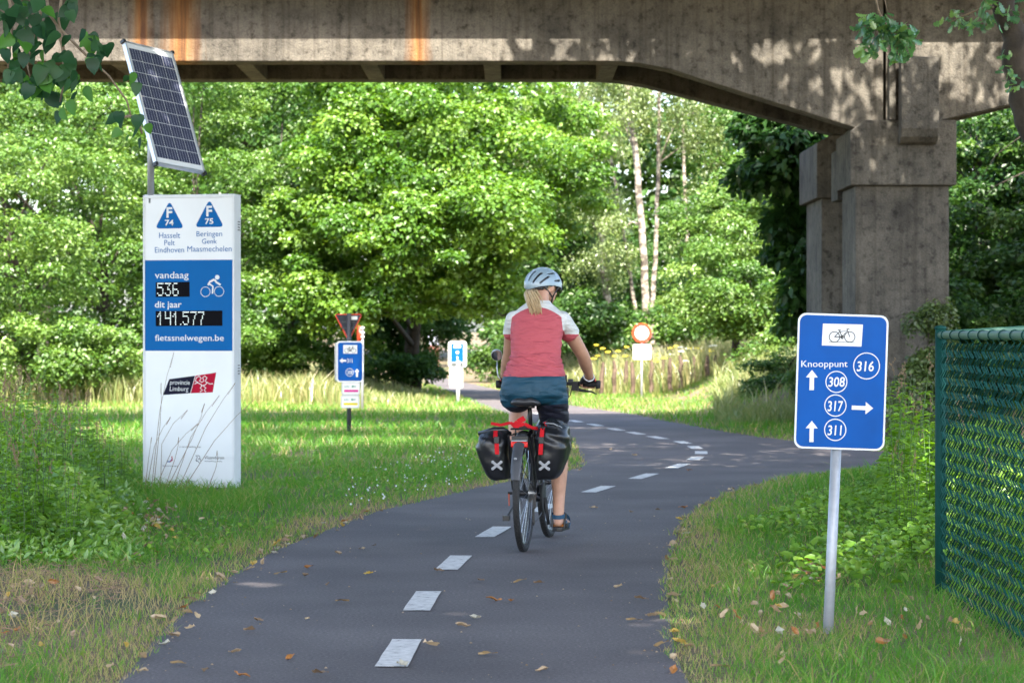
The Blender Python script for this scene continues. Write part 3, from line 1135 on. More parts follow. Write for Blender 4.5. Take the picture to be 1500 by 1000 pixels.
    MB().box(a[0] - 0.04, a[0] + 0.10, 0.02, 0.145, a[1] + 0.002, a[1] + 0.012).build('mast_flange', M['galv'], s.root, bevel=0.002)
    return s


totem()


def solar():
    Y = 20.1
    base = at(221, 289, Y + 0.1)
    root = thing('solar_panel', 'tilted solar panel on a short grey mast above the counting pillar', 'solar panel', base)
    c = at((180 + 303) / 2, (61 + 252) / 2, Y)
    s_ = Vector((0.35, 0.40, -0.05))
    s_ = s_.normalized()
    l_ = Vector((0.375, -0.38, -1.07))
    l_ = (l_ - s_ * l_.dot(s_)).normalized()
    n_ = l_.cross(s_).normalized()
    if n_.y > 0:
        n_ = -n_
    W_, L_ = 0.535, 1.19
    m = Matrix((s_, l_, n_)).transposed().to_4x4()
    m.translation = c - base
    hw, hl = W_ / 2, L_ / 2
    MB().box(-hw + .01, hw - .01, -hl + .01, hl - .01, -0.02, 0.0, m).build('backing', M['white'], root)
    mb = MB()
    for (x0, x1, y0, y1) in ((-hw, hw, -hl, -hl + .016), (-hw, hw, hl - .016, hl), (-hw, -hw + .016, -hl + .0161, hl - .0161), (hw - .016, hw, -hl + .0161, hl - .0161)):
        mb.box(x0, x1, y0, y1, -0.035, 0.004, m)
    mb.build('panel_frame', M['alu'], root)
    mb = MB()
    for sx in (-1, 1):
        for sy in (-1, 1):
            mb.box(sx * hw - .014, sx * hw + .014, sy * hl - .014, sy * hl + .014, -0.038, 0.007, m)
    mb.build('corner_cap', M['black'], root)
    y0, y1 = -hl + 0.062, hl - 0.062
    nx, ny = 4, 9
    cw, ch = (W_ - 0.056) / nx, (y1 - y0) / ny
    first = None
    for j in range(ny):
        for i in range(nx):
            x = -hw + 0.028 + i * cw
            yy = y0 + j * ch
            g = 0.0028
            if first is None:
                mbx = MB().box(g, cw - g, g, ch - g, 0.0005, 0.002)
                first = mbx.mesh('cell')
                first.materials.append(M['cell'])
                mbl = MB()
                for q in (0.25, 0.5, 0.75):
                    mbl.box(cw * q - .0011, cw * q + .0011, g, ch - g, 0.0021, 0.0027)
                bus = mbl.mesh('busbar')
                bus.materials.append(M['cellline'])
            o = link('cell', first, None, root)
            o.matrix_local = m @ Matrix.Translation((x, yy, 0))
            b = link('busbars', bus, None, o)
    # mast and bracket
    pb = at(221, 289, Y + 0.1) - base
    pt = at(221, 150, Y + 0.1) - base
    MB().tube([pb + Vector((0, 0, -0.05)), pt], 0.029, 14).build('mast', M['galv'], root, smooth=True)
    mb = MB()
    mm = m
    a = mm @ Vector((-0.10, -0.16, -0.035))
    for dx in (-0.18, 0.06):
        p1 = mm @ Vector((dx, -0.22, -0.034))
        p2 = mm @ Vector((dx, 0.42, -0.034))
        p3 = Vector((pt.x - 0.02, pt.y + 0.02 + (dx + .05) * 0.3, pt.z - 0.06))
        p4 = Vector((pt.x - 0.02, pt.y + 0.02 + (dx + .05) * 0.3, pt.z - 0.34))
        b = len(mb.v)
        th = s_ * 0.004
        for p in (p1, p2, p4, p3):
            mb.v.append(tuple(p - th))
        for p in (p1, p2, p4, p3):
            mb.v.append(tuple(p + th))
        mb.f += [(b, b + 1, b + 2, b + 3), (b + 7, b + 6, b + 5, b + 4)]
        for i in range(4):
            j = (i + 1) % 4
            mb.f.append((b + i, b + 4 + i, b + 4 + j, b + j))
    mb.build('bracket', M['offwhite'], root)


solar()


def far_signs():
    # sign cluster under the bridge
    s = Sign('sign_post', 'dark post with a grey yield sign back above a blue 311 and 308 sign', 'sign', (511, 640), 30.5)
    s.pole('post', (511, 640), (511, 459), 6.5, M['darksteel'], 0.035, 0.3)
    s.poly('yield_rim', [(490, 462), (492, 459.5), (527, 459.5), (529.5, 462), (512, 497), (508, 497)], M['signred'], 0.09, 0.012)
    s.poly('yield_sign_back', [(491.3, 461), (528.2, 461), (510.5, 496.5)], M['signgrey'], 0.077, 0.006)
    for zz in (470, 479):
        s.poly('mounting_bar', [(500, zz), (519, zz), (519, zz + 2.6), (500, zz + 2.6)], M['darksteel'], 0.070, 0.006)
    s.poly('sticker', [(513.5, 463), (523, 463), (523, 468), (513.5, 468)], M['signwhite'], 0.0705, 0.001)
    s.poly('plate', s.rrect(489.5, 501, 525, 558, 4), M['offwhite'], 0.085, 0.012)
    s.poly('plate', s.rrect(493, 499.5, 532.5, 559.5, 4.5), M['signwhite'], 0.0, 0.01)
    s.poly('sign_face', s.rrect(495, 501.5, 530.7, 557.5, 3.6), M['signblue'], -0.0102, 0.002)
    y = -0.016

    def U(x, z):
        return (470 + x / 4.544, 440 + z / 4.544)
    s.poly('bicycle_panel', [U(150, 296), U(242, 296), U(242, 353), U(150, 353)], M['signwhite'], -0.0124, 0.001)
    bike_icon(s, *U(157, 302), *U(236, 348), M['ink'], -0.0145, 0.7)
    arrow(s, *U(147, 400), 10, 2.8, 7.5, 270, M['signwhite'], y)
    arrow(s, *U(241, 481), 12, 2.8, 7, 0, M['signwhite'], y)
    s.strokes('number_ring', [circ(*U(192, 477), 5.6, 24)], 0.7, M['signwhite'], y)
    s.text('311', (*U(176, 386), *U(210, 414)), M['signwhite'], y, name='number', bold=0.01)
    s.text('308', (*U(176, 466), *U(210, 490)), M['signwhite'], y, name='number', bold=0.01)
    for z0, x0, mat in ((541, 137, M['magenta']), (628, 133, M['yellow'])):
        s.poly('small_plate', s.rrect(*U(x0, z0), *U(x0 + 124, z0 + 88), 3), M['offwhite'], 0.002, 0.01)
        s.poly('small_face', s.rrect(*U(x0 + 8, z0 + 8), *U(x0 + 116, z0 + 82), 2.4), M['signwhite'], -0.0082, 0.001)
        arrow(s, *U(x0 + 82, z0 + 31), 7, 1.2, 4.5, 270, M['greenprint'], -0.0105)
        s.text('kfr', (*U(x0 + 22, z0 + 24), *U(x0 + 56, z0 + 38)), M['greenprint'], -0.0105)
        s.poly('colour_bar', [U(x0 + 18, z0 + 52), U(x0 + 112, z0 + 52), U(x0 + 112, z0 + 68), U(x0 + 18, z0 + 68)], mat, -0.0094, 0.001)
    # edge-on sign behind
    s = Sign('edge_on_sign', 'thin grey pole with a red and white road sign seen edge-on', 'sign', (530.5, 603), 40.3)
    s.pole('post', (530.5, 603), (531, 478), 4, M['galv'], 0, 0.3)
    a = s.L(526, 490)
    mb = MB()
    mb.tube([(a[0] - 0.02, -0.006, a[1]), (a[0] + 0.01, 0.0, a[1])], 0.15, 24)
    mb.build('sign_disc', M['signred'], s.root)
    for zz in (480, 487, 493):
        q = s.L(530, zz)
        MB().box(q[0] - 0.03, q[0] + 0.045, -0.04, 0.04, q[1] - 0.018, q[1] + 0.018).build('clamp', M['offwhite'], s.root)
    # white-backed signs on a white pole by the far path
    s = Sign('white_sign_post', 'white post with a small blue cycle panel on pale sign backs beside the far path', 'sign', (671, 592), 45.0)
    s.pole('post', (671, 592), (671, 528), 5.5, M['offwhite'], -0.03, 0.2)
    s.poly('plate', s.rrect(656.3, 499.5, 683.7, 538, 4), M['offwhite'], 0.10, 0.012)
    s.poly('lower_plate', s.rrect(658, 537, 678, 568.5, 3), M['offwhite'], 0.06, 0.012)
    s.poly('front_plate', s.rrect(660.5, 503, 679, 531, 1.5), M['signwhite'], 0.0, 0.01)
    s.poly('sign_face', [(660.8, 503.3), (678.7, 503.3), (678.7, 530), (660.8, 530)], M['signblue'], -0.0102, 0.002)
    s.poly('bicycle_panel', [(664.5, 505.5), (675, 505.5), (675, 509.5), (664.5, 509.5)], M['signwhite'], -0.0126, 0.001)
    s.poly('number_panel', circ(670, 516, 2.3, 12)[:-1], M['signwhite'], -0.0126, 0.001)
    arrow(s, 670, 524, 5, 1.2, 3.4, 0, M['signwhite'], -0.0126)
    # round no-vehicles sign
    s = Sign('round_sign', 'red-ringed round white sign over a small white plate by the sunny meadow', 'sign', (940, 584), 48.5)
    s.pole('post', (940, 584), (940, 476), 3.6, M['galv'], 0.03, 0.4)
    s.poly('red_ring', circ(940.2, 487.5, 14.3, 32)[:-1], M['signred'], 0.0, 0.01)
    s.poly('white_disc', circ(940.2, 487.5, 10.3, 28)[:-1], M['signwhite'], -0.0102, 0.002)
    s.poly('lower_plate', s.rrect(927, 504, 953.8, 526.5, 2), M['offwhite'], 0.0, 0.008)
    s.strokes('lettering', [[(931, 511), (949, 511)], [(935, 518), (946, 518)]], 1.0, M['galv'], -0.0095)


far_signs()


# ------------------------------------------------------------------ chain-link fence on the right
def fence():
    x0, y0 = 2.152, 12.0
    top = 1.298
    root = thing('chain_link_fence', 'green chain-link fence with a corner post at the right edge of the verge', 'fence', (x0, y0, 0))
    MB().tube([(0, 0, -0.3), (0, 0, top + 0.035)], 0.027, 16).build('corner_post', M['fencegreen'], root, smooth=True)
    MB().ball((0, 0, top + 0.035), 0.032, 0.032, 0.014).build('post_cap', M['fencegreen'], root, smooth=True)
    d1 = Vector((-0.055, -5.4, 0))          # towards the camera
    MB().tube([(0, -0.02, top), (d1.x, d1.y, top - 0.004)], 0.020, 12).build('top_rail', M['railgreen'], root, smooth=True)
    MB().tube([(0.02, 0.0, top + 0.004), (1.6, 1.1, top + 0.09)], 0.019, 12).build('top_rail', M['railgreen'], root, smooth=True)
    for t in (0.98,):
        MB().tube([(d1.x * t, d1.y * t, -0.3), (d1.x * t, d1.y * t, top)], 0.027, 12).build('post', M['fencegreen'], root, smooth=True)
    MB().tube([(1.6, 1.1, -0.3), (1.6, 1.1, top + 0.12)], 0.027, 12).build('post', M['fencegreen'], root, smooth=True)

    def ring_list(a, b, n):
        for i in range(n):
            p = a + (b - a) * ((i + 0.6) / n)
            t = (b - a).normalized()
            u = Vector((0, 0, 1))
            w = t.cross(u)
            pts = [p + (u * math.cos(q) + w * math.sin(q)) * 0.0225 for q in [2 * math.pi * k / 10 for k in range(10)]]
            MB().tube(pts, 0.003, 5, closed=True).build('tie_ring', M['fencegreen'], root, smooth=True)
    ring_list(Vector((0, 0, top)), Vector((d1.x, d1.y, top)), 22)

    def mesh_panel(a, b, z0, z1):
        L_ = (b - a).length
        t = (b - a).normalized()
        nrm = Vector((-t.y, t.x, 0))
        pw, ph = 0.048, 0.034
        mb = MB()
        for i in range(int(L_ / pw) + 1):
            pts = []
            nz = int((z1 - z0) / ph)
            for j in range(nz + 1):
                sgn = 1 if (i + 0) % 1 == 0 and j % 2 else -1
                c = i * pw + sgn * pw * 0.53
                if c < 0:
                    c = 0
                wob = 0.004 * math.sin(i * 1.7 + j * 0.35)
                pts.append(a + t * c + Vector((0, 0, z0 + j * ph)) + nrm * ((0.0035 if j % 2 else -0.0035) + wob))
            mb.tube(pts, 0.0029, 4, cap=False)
        return kind(mb.build('chain_link_mesh', M['fencegreen'], root), 'stuff')
    mesh_panel(Vector((0, -0.02, 0)), Vector((d1.x, d1.y, 0)), 0.0, top - 0.012)
    mesh_panel(Vector((0.02, 0.02, 0)), Vector((1.6, 1.1, 0)), 0.0, top + 0.0)
    for z in (0.65,):
        MB().tube([(0.006, -0.02, z), (d1.x + .006, d1.y, z)], 0.002, 5).build('tension_wire', M['fencegreen'], root)


fence()


# ------------------------------------------------------------------ foliage
def leaf_mesh(name, P, U, Nn, L_, W_, tint, hexa=False):
    n = len(P)
    B = unit(np.cross(U, Nn))
    L_ = np.asarray(L_).reshape(-1, 1) * np.ones((n, 1))
    W_ = np.asarray(W_).reshape(-1, 1) * np.ones((n, 1))
    fold = W_ * 0.22
    if not hexa:
        V = np.stack([P, P + U * L_ * 0.42 + B * W_ * 0.5 + Nn * fold, P + U * L_, P + U * L_ * 0.42 - B * W_ * 0.5 + Nn * fold], 1)
        b = 4 * np.arange(n)[:, None]
        T = np.concatenate([b + [0, 1, 2], b + [0, 2, 3]], 0)
        return np_mesh(name, V.reshape(-1, 3), tris=T, tint=np.repeat(tint, 4))
    V = np.stack([P, P + U * L_ * 0.22 + B * W_ * 0.42 + Nn * fold, P + U * L_ * 0.6 + B * W_ * 0.42 + Nn * fold * .8,
                  P + U * L_ - Nn * fold * .5, P + U * L_ * 0.6 - B * W_ * 0.42 + Nn * fold * .8, P + U * L_ * 0.22 - B * W_ * 0.42 + Nn * fold], 1)
    b = 6 * np.arange(n)[:, None]
    Q = np.concatenate([b + [0, 1, 2, 3], b + [0, 3, 4, 5]], 0)
    return np_mesh(name, V.reshape(-1, 3), quads=Q, tint=np.repeat(tint, 6))


def clump_leaves(C, Rr, per, size, tintc, droop=0.0, shell=0.5, up=0.55, aspect=0.62):
    """leaves on the outer part of many flattened clumps. C (k,3), Rr (k,3), per = leaves per clump"""
    k = len(C)
    idx = np.repeat(np.arange(k), per)
    n = len(idx)
    d = rdir(n)
    flip = (d[:, 2] < -0.35) & (rng.random(n) < 0.6)
    d[flip, 2] *= -1
    r = shell + (1 - shell) * rng.random(n) ** 0.6
    r += (rng.random(n) < 0.12) * rng.random(n) * 0.35
    P = C[idx] + d * Rr[idx] * r[:, None]
    Nn = unit(d * 0.55 + np.array([0, -0.1, up]) + rdir(n) * 0.75)
    ax = unit(d * np.array([1, 1, 0.3]) + rdir(n) * 0.8 + np.array([0, 0, -droop]))
    U = unit(ax - Nn * (ax * Nn).sum(1, keepdims=True))
    L_ = size * (0.65 + 0.7 * rng.random(n))
    tint = np.clip(tintc[idx] + rng.normal(0, 0.16, n), 0, 1)
    return P, U, Nn, L_, L_ * aspect, tint


def crown_clumps(c, r, k, rc, flat=0.55, hollow=0.35):
    """centres spread through an uneven ellipsoid"""
    c, r = np.array(c, float), np.array(r, float)
    d = rdir(k)
    rad = hollow + (1 - hollow) * rng.random(k) ** 0.5
    lump = 0.82 + 0.3 * vnoise(d[:, 0] * 2.3 + 7 + c[0], d[:, 2] * 2.3 + 3 + c[1], 5)
    C = c + d * r * (rad * lump)[:, None]
    s = rc * (0.6 + 0.8 * rng.random(k))
    return C, np.stack([s, s, s * flat], 1)


def make_trunk(pts, r0, r1, branches=(), mat=None, root=None, sides=9):
    mb = MB()
    n = len(pts)
    P = [Vector(p) for p in pts]
    # resample with slight wobble
    out = []
    for i in range(n - 1):
        for j in range(4):
            t = j / 4
            q = P[i].lerp(P[i + 1], t)
            out.append(q + Vector((random.uniform(-1, 1), random.uniform(-1, 1), 0)) * r0 * 0.22)
    out.append(P[-1])
    m = len(out)
    mb.tube(out, [r0 + (r1 - r0) * i / (m - 1) for i in range(m)], sides)
    mb.build('trunk', mat or M['bark'], root, smooth=True)
    if branches:
        mb = MB()
        for a, b, rr in branches:
            a, b = Vector(a), Vector(b)
            mid = a.lerp(b, 0.5) + Vector((random.uniform(-.1, .1), random.uniform(-.1, .1), (b - a).length * 0.08))
            mb.tube([a, a.lerp(mid, .5), mid, mid.lerp(b, .55), b], [rr, rr * .8, rr * .62, rr * .45, rr * .2], 6)
        kind(mb.build('branches', mat or M['bark'], root, smooth=True), 'stuff')


def tree(label, cat, base, crowns, mat, size, per, r0=0.16, name='tree', trunk_top=None, droop=0.0, bark=None, tint=(0.35, 0.75),
         up=0.55, aspect=0.62, shell=0.5, nbranch=14, trunk_pts=None, lean=0.0):
    """crowns: list of (centre, radii, clumps, clump radius, flatness)"""
    bx, by = base
    bz = float(gz(bx, by)[0])
    root = thing(name, label, cat, (bx, by, bz))
    o = np.array([bx, by, bz])
    Ps = []
    allC = []
    for (c, r, k, rc, flat) in crowns:
        C, Rr = crown_clumps(c, r, k, rc, flat)
        keep = C[:, 2] > 0.15
        C, Rr = C[keep], Rr[keep]
        tc = tint[0] + (tint[1] - tint[0]) * rng.random(len(C))
        Ps.append(clump_leaves(C, Rr, per, size, tc, droop=droop, up=up, aspect=aspect, shell=shell))
        allC.append(C)
    A = [np.concatenate([p[i] for p in Ps]) for i in range(6)]
    me = leaf_mesh('crown', A[0] - o, *A[1:])
    link('crown', me, mat, root)
    C = np.concatenate(allC)
    cm = C.mean(0)
    tt = trunk_top or (cm[0] - bx + lean, cm[1] - by, cm[2] - bz + 0.5)
    tt = Vector(tt)
    pts = trunk_pts or [(0, 0, -0.2), (tt.x * 0.15, tt.y * 0.15, tt.z * 0.3), (tt.x * 0.5, tt.y * 0.5, tt.z * 0.65), tt]
    br = []
    pick = rng.choice(len(C), min(nbranch, len(C)), replace=False)
    for i in pick:
        e = Vector(C[i] - o)
        f = min(0.95, max(0.25, (e.z / max(tt.z, .1)) * 0.7))
        n = len(pts) - 1
        q = f * n
        a = Vector(pts[int(q)]).lerp(Vector(pts[min(int(q) + 1, n)]), q - int(q))
        br.append((a, e, r0 * 0.4 * (1 - f * .5)))
    make_trunk(pts, r0, r0 * 0.35, br, bark, root)
    return root


def px(x, Y):
    return (x - 750) / F * Y


def pz(y, Y):
    return H - (y - YH) / F * Y


def E(x, y, Y, rx, ry, rz, k, rc, flat=0.55):
    """crown part centred at photo position, radii in metres"""
    return ((px(x, Y), Y, pz(y, Y)), (rx, ry, rz), k, rc, flat)


# --- sunlit wood beyond the bridge
tree('pale green bushy tree filling the far left, left of the counting pillar', 'tree', (px(30, 45), 46), [E(20, 330, 45, 2.2, 1.6, 3.4, 90, 0.5), E(60, 520, 44, 1.5, 1.0, 0.7, 26, 0.38)],
     M['leaf_pale'], 0.080, 330, tint=(0.3, 0.9))
tree('pale green bushy tree just left of the counting pillar', 'tree', (px(150, 47), 48), [E(150, 340, 47, 1.9, 1.6, 3.2, 80, 0.5), E(150, 520, 45, 1.6, 0.9, 0.6, 24, 0.36)],
     M['leaf_pale'], 0.080, 330, tint=(0.25, 0.85))
tree('light green tree rising behind the counting pillar', 'tree', (px(290, 49), 50), [E(290, 330, 49, 2.0, 1.7, 3.6, 90, 0.5), E(300, 500, 47, 1.6, 1.0, 0.8, 26, 0.4)],
     M['leaf_pale'], 0.080, 330, tint=(0.2, 0.75))
tree('mid green tree between the pillar and the broad maple', 'tree', (px(420, 50), 51.5), [E(425, 400, 50, 1.9, 1.5, 2.2, 60, 0.5), E(400, 210, 51, 2.0, 1.6, 1.8, 50, 0.5), E(440, 530, 48.5, 1.6, 0.8, 0.5, 26, 0.35)],
     M['leaf_pale'], 0.09, 330, tint=(0.1, 0.7))
tree('broad bright green maple spreading its boughs over the path', 'tree', (px(600, 52), 53),
     [E(610, 240, 48, 3.0, 2.2, 1.9, 95, 0.58, 0.48), E(660, 330, 46.5, 2.3, 1.3, 1.0, 46, 0.52, 0.48), E(520, 330, 48, 1.7, 1.4, 1.5, 44, 0.5, 0.5), E(760, 250, 50, 1.9, 1.6, 1.8, 50, 0.55, 0.45), E(590, 110, 49, 3.2, 2.0, 1.2, 50, 0.6, 0.38),
      E(540, 440, 47.5, 1.6, 0.9, 0.7, 34, 0.5, 0.4), E(700, 420, 47.5, 1.0, 0.9, 0.6, 20, 0.45, 0.4)],
     M['leaf_lime'], 0.095, 400, r0=0.2, tint=(0.2, 0.95), up=0.6, aspect=0.7, droop=0.2)
tree('dark ivy-covered tree beside the far path, under the maple boughs', 'tree', (px(595, 54), 54), [E(590, 470, 53.5, 1.3, 1.0, 1.5, 70, 0.42, 0.7), E(560, 545, 52.5, 1.6, 0.7, 0.4, 26, 0.32), E(640, 420, 54, 0.9, 1.0, 1.2, 26, 0.4, 0.8)],
     M['leaf_dark'], 0.09, 330, r0=0.2, tint=(0.6, 1.0))
tree('hazy mid green tree standing over the end of the far path', 'tree', (px(735, 92), 92), [E(760, 380, 90, 3.6, 2.5, 3.2, 60, 0.9), E(800, 500, 86, 2.2, 1.6, 0.7, 24, 0.7), E(700, 260, 96, 4.5, 2.5, 3, 50, 1.0)],
     M['leaf_mid'], 0.17, 300, r0=0.22, tint=(0.4, 1.0))
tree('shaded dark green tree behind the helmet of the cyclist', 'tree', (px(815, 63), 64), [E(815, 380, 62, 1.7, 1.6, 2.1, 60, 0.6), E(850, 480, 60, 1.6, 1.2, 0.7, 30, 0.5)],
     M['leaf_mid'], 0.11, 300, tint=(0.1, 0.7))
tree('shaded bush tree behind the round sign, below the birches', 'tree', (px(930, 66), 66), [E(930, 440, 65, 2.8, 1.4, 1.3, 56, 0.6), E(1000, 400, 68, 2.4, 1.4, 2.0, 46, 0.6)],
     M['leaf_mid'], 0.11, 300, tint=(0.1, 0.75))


def birch(label, pts, Y, w, sprays, tint=(0.4, 0.9), k=20, per=170):
    """slender trunk through photo pixels, wispy hanging sprays"""
    base = (px(pts[0][0], Y), Y)
    bz = float(gz(*base)[0])
    root = thing('birch_tree', label, 'birch tree', (base[0], base[1], bz))
    o = Vector((base[0], base[1], bz))
    P = [at(x, y, Y) - o for x, y in pts]
    P[0].z = -0.2
    make_trunk(P, w, w * 0.55, (), M['birch'], root)
    C, Rr = [], []
    br = []
    for (x, y, rx, rz, kk) in sprays:
        c = at(x, y, Y) - o
        q = min(P, key=lambda p: abs(p.z - (c.z - 0.4)))
        br.append((q, c + Vector((0, 0, rz * 0.4)), 0.03))
        for i in range(kk):
            d = rdir(1)[0]
            C.append([c.x + d[0] * rx, c.y + d[1] * rx * 1.1, c.z + d[2] * rz])
            s = 0.2 + 0.18 * rng.random()
            Rr.append([s, s, s * 1.5])
    C, Rr = np.array(C), np.array(Rr)
    A = clump_leaves(C, Rr, per, 0.075, tint[0] + (tint[1] - tint[0]) * rng.random(len(C)), droop=1.2, up=0.3, aspect=0.6, shell=0.1)
    link('crown', leaf_mesh('crown', *A), M['leaf_birch'], root)
    mb = MB()
    for a, b, rr in br:
        mid = a.lerp(b, 0.5) + Vector((0, 0, 0.15))
        mb.tube([a, mid, b], [rr, rr * .7, rr * .3], 5)
    kind(mb.build('branches', M['birch'], root, smooth=True), 'stuff')


birch('tall birch with a long leaning white trunk, left one behind the round sign', [(948, 560), (946, 440), (941, 330), (931, 230), (918, 130), (905, 20)], 58, 0.105,
      [(900, 170, 0.9, 0.7, 16), (960, 150, 0.8, 0.6, 14), (880, 90, 1.2, 0.7, 14), (960, 70, 1.4, 0.7, 14), (910, 350, 0.6, 0.5, 10)])
birch('slender birch with a straight pale trunk, right one behind the round sign', [(955, 560), (955, 470), (961, 350), (964, 240), (966, 120)], 59.5, 0.075,
      [(1000, 180, 0.7, 0.5, 10), (1010, 120, 0.9, 0.5, 12), (1030, 220, 0.5, 0.5, 8)])
birch('thin birch with a bent trunk leaning left among the birches', [(937, 560), (933, 470), (922, 400), (905, 290), (893, 220), (880, 150)], 61, 0.06,
      [(870, 200, 0.7, 0.5, 10), (860, 120, 1.1, 0.7, 12), (895, 380, 0.55, 0.35, 9)])
birch('short birch with a stout brown-white trunk behind the elbow of the cyclist', [(890, 540), (890, 470), (887, 415), (882, 360), (880, 300)], 60, 0.125,
      [(875, 400, 0.65, 0.35, 12), (860, 330, 0.6, 0.5, 12), (900, 320, 0.5, 0.4, 10)])
birch('pale yellow-green birch tops beyond the sky gap', [(1012, 560), (1010, 440), (1006, 330), (1002, 240), (1000, 170)], 66, 0.07,
      [(1035, 280, 0.6, 0.5, 9), (1020, 380, 0.7, 0.4, 10), (1060, 180, 0.8, 0.5, 10)])
tree('feathery light green tree to the upper left of the birches', 'tree', (px(840, 66), 67), [E(820, 230, 65, 1.9, 1.4, 1.7, 46, 0.55), E(850, 130, 67, 2.2, 1.4, 1.2, 36, 0.55)],
     M['leaf_birch'], 0.095, 300, tint=(0.2, 0.8), droop=0.6)
tree('lime-green hazel bush tree left of the bridge pier', 'tree', (px(1080, 50), 51),
     [E(1090, 420, 49, 1.5, 1.2, 1.3, 64, 0.42, 0.5), E(1130, 300, 50, 1.1, 1.2, 1.2, 40, 0.42, 0.5), E(1040, 330, 52, 0.9, 1.0, 0.9, 22, 0.4, 0.5), E(1150, 500, 47, 0.9, 0.8, 0.5, 22, 0.36)],
     M['leaf_pale'], 0.08, 360, tint=(0.3, 1.0), r0=0.1)
tree('tall light green tree behind the hazel, left of the pier', 'tree', (px(1110, 60), 62), [E(1110, 230, 60, 1.7, 1.6, 1.9, 56, 0.55), E(1080, 480, 58, 2.2, 1.0, 0.7, 30, 0.5)],
     M['leaf_pale'], 0.10, 300, tint=(0.1, 0.7))
tree('dark red-oak with drooping large leaves beside the far pier column', 'oak tree', (px(1230, 36.8), 36.8),
     [E(1130, 235, 36.4, 0.75, 0.6, 0.55, 26, 0.3, 0.6), E(1175, 340, 36.5, 0.5, 0.6, 0.8, 26, 0.3, 0.6), E(1165, 180, 36.6, 1.0, 0.7, 0.35, 24, 0.3, 0.6), E(1180, 450, 36.6, 0.3, 0.5, 0.6, 14, 0.26, 0.7), E(1240, 300, 37.5, 0.7, 0.6, 1.6, 24, 0.35, 0.7)],
     M['leaf_dark'], 0.15, 105, tint=(0.15, 0.8), droop=0.8, aspect=0.6, r0=0.12)

# --- dark growth on the embankment to the right of the pier
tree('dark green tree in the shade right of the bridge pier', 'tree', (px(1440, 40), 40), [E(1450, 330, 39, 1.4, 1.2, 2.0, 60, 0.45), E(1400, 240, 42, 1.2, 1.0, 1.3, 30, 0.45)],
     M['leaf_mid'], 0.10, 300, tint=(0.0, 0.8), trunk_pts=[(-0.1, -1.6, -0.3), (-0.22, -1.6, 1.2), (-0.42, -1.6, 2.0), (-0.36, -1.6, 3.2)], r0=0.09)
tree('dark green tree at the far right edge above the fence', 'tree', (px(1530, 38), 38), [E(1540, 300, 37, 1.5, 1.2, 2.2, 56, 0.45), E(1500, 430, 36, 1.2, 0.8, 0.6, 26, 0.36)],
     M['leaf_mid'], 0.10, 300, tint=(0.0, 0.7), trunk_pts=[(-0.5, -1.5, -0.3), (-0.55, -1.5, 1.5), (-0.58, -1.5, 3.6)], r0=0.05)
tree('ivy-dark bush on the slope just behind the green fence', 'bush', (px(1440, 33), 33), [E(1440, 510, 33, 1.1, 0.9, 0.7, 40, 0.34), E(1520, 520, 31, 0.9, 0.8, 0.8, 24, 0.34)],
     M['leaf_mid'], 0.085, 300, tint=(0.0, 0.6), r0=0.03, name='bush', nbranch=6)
tree('olive green climbing shrub against the foot of the pier', 'bush', (px(1355, 29.2), 29.2), [E(1362, 500, 29.2, 0.32, 0.28, 0.5, 30, 0.15, 1.2), E(1345, 590, 29, 0.55, 0.3, 0.5, 26, 0.18, 1.0)],
     M['leaf_birch'], 0.055, 150, tint=(0.0, 0.5), r0=0.02, name='bush', nbranch=8, droop=0.8)
tree('rounded green bush on the bank left of the pier foot', 'bush', (px(1150, 40), 40), [E(1150, 560, 39.5, 0.7, 0.6, 0.42, 30, 0.24), E(1215, 560, 38, 0.6, 0.5, 0.5, 20, 0.24)],
     M['leaf_mid'], 0.065, 230, tint=(0.1, 0.8), r0=0.03, name='bush', nbranch=6)
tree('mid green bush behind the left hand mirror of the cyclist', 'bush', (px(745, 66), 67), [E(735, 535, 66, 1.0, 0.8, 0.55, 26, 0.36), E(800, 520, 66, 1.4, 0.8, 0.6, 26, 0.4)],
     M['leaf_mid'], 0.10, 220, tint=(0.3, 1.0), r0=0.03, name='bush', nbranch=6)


tree('tall mid green tree standing behind the pale trees at the far left', 'tree', (px(60, 60), 60), [E(60, 230, 60, 3.2, 1.8, 3.0, 80, 0.7), E(150, 130, 62, 3.6, 1.8, 1.6, 60, 0.7)],
     M['leaf_mid'], 0.13, 210, tint=(0.3, 1.0))
tree('tall mid green tree standing behind the counting pillar and the maple', 'tree', (px(330, 62), 62), [E(330, 260, 62, 3.4, 1.8, 3.2, 90, 0.7), E(420, 130, 63, 3.6, 1.8, 1.6, 60, 0.7)],
     M['leaf_mid'], 0.13, 210, tint=(0.3, 1.0))


# --- far-off wood closing the view
def far_wood():
    C, Rr = [], []
    n = 900
    x = rng.uniform(-34, 34, n)
    y = rng.uniform(98, 112, n)
    z = rng.uniform(0.4, 17, n)
    gapx = (x / y * F + 750)
    gapy = YH - (z - H) / y * F
    keep = ~(((gapx > 868) & (gapx < 900) & (gapy > 150) & (gapy < 330)) | ((gapx > 975) & (gapx < 1003) & (gapy > 215) & (gapy < 360)))
    C = np.stack([x, y, z], 1)[keep]
    s = 1.5 + 0.9 * rng.random(len(C))
    Rr = np.stack([s, s, s * 0.8], 1)
    A = clump_leaves(C, Rr, 140, 0.44, 0.1 + 0.7 * rng.random(len(C)), shell=0.3)
    kind(link('distant_woods', leaf_mesh('distant_woods', *A), M['leaf_mid']), 'stuff')


far_wood()


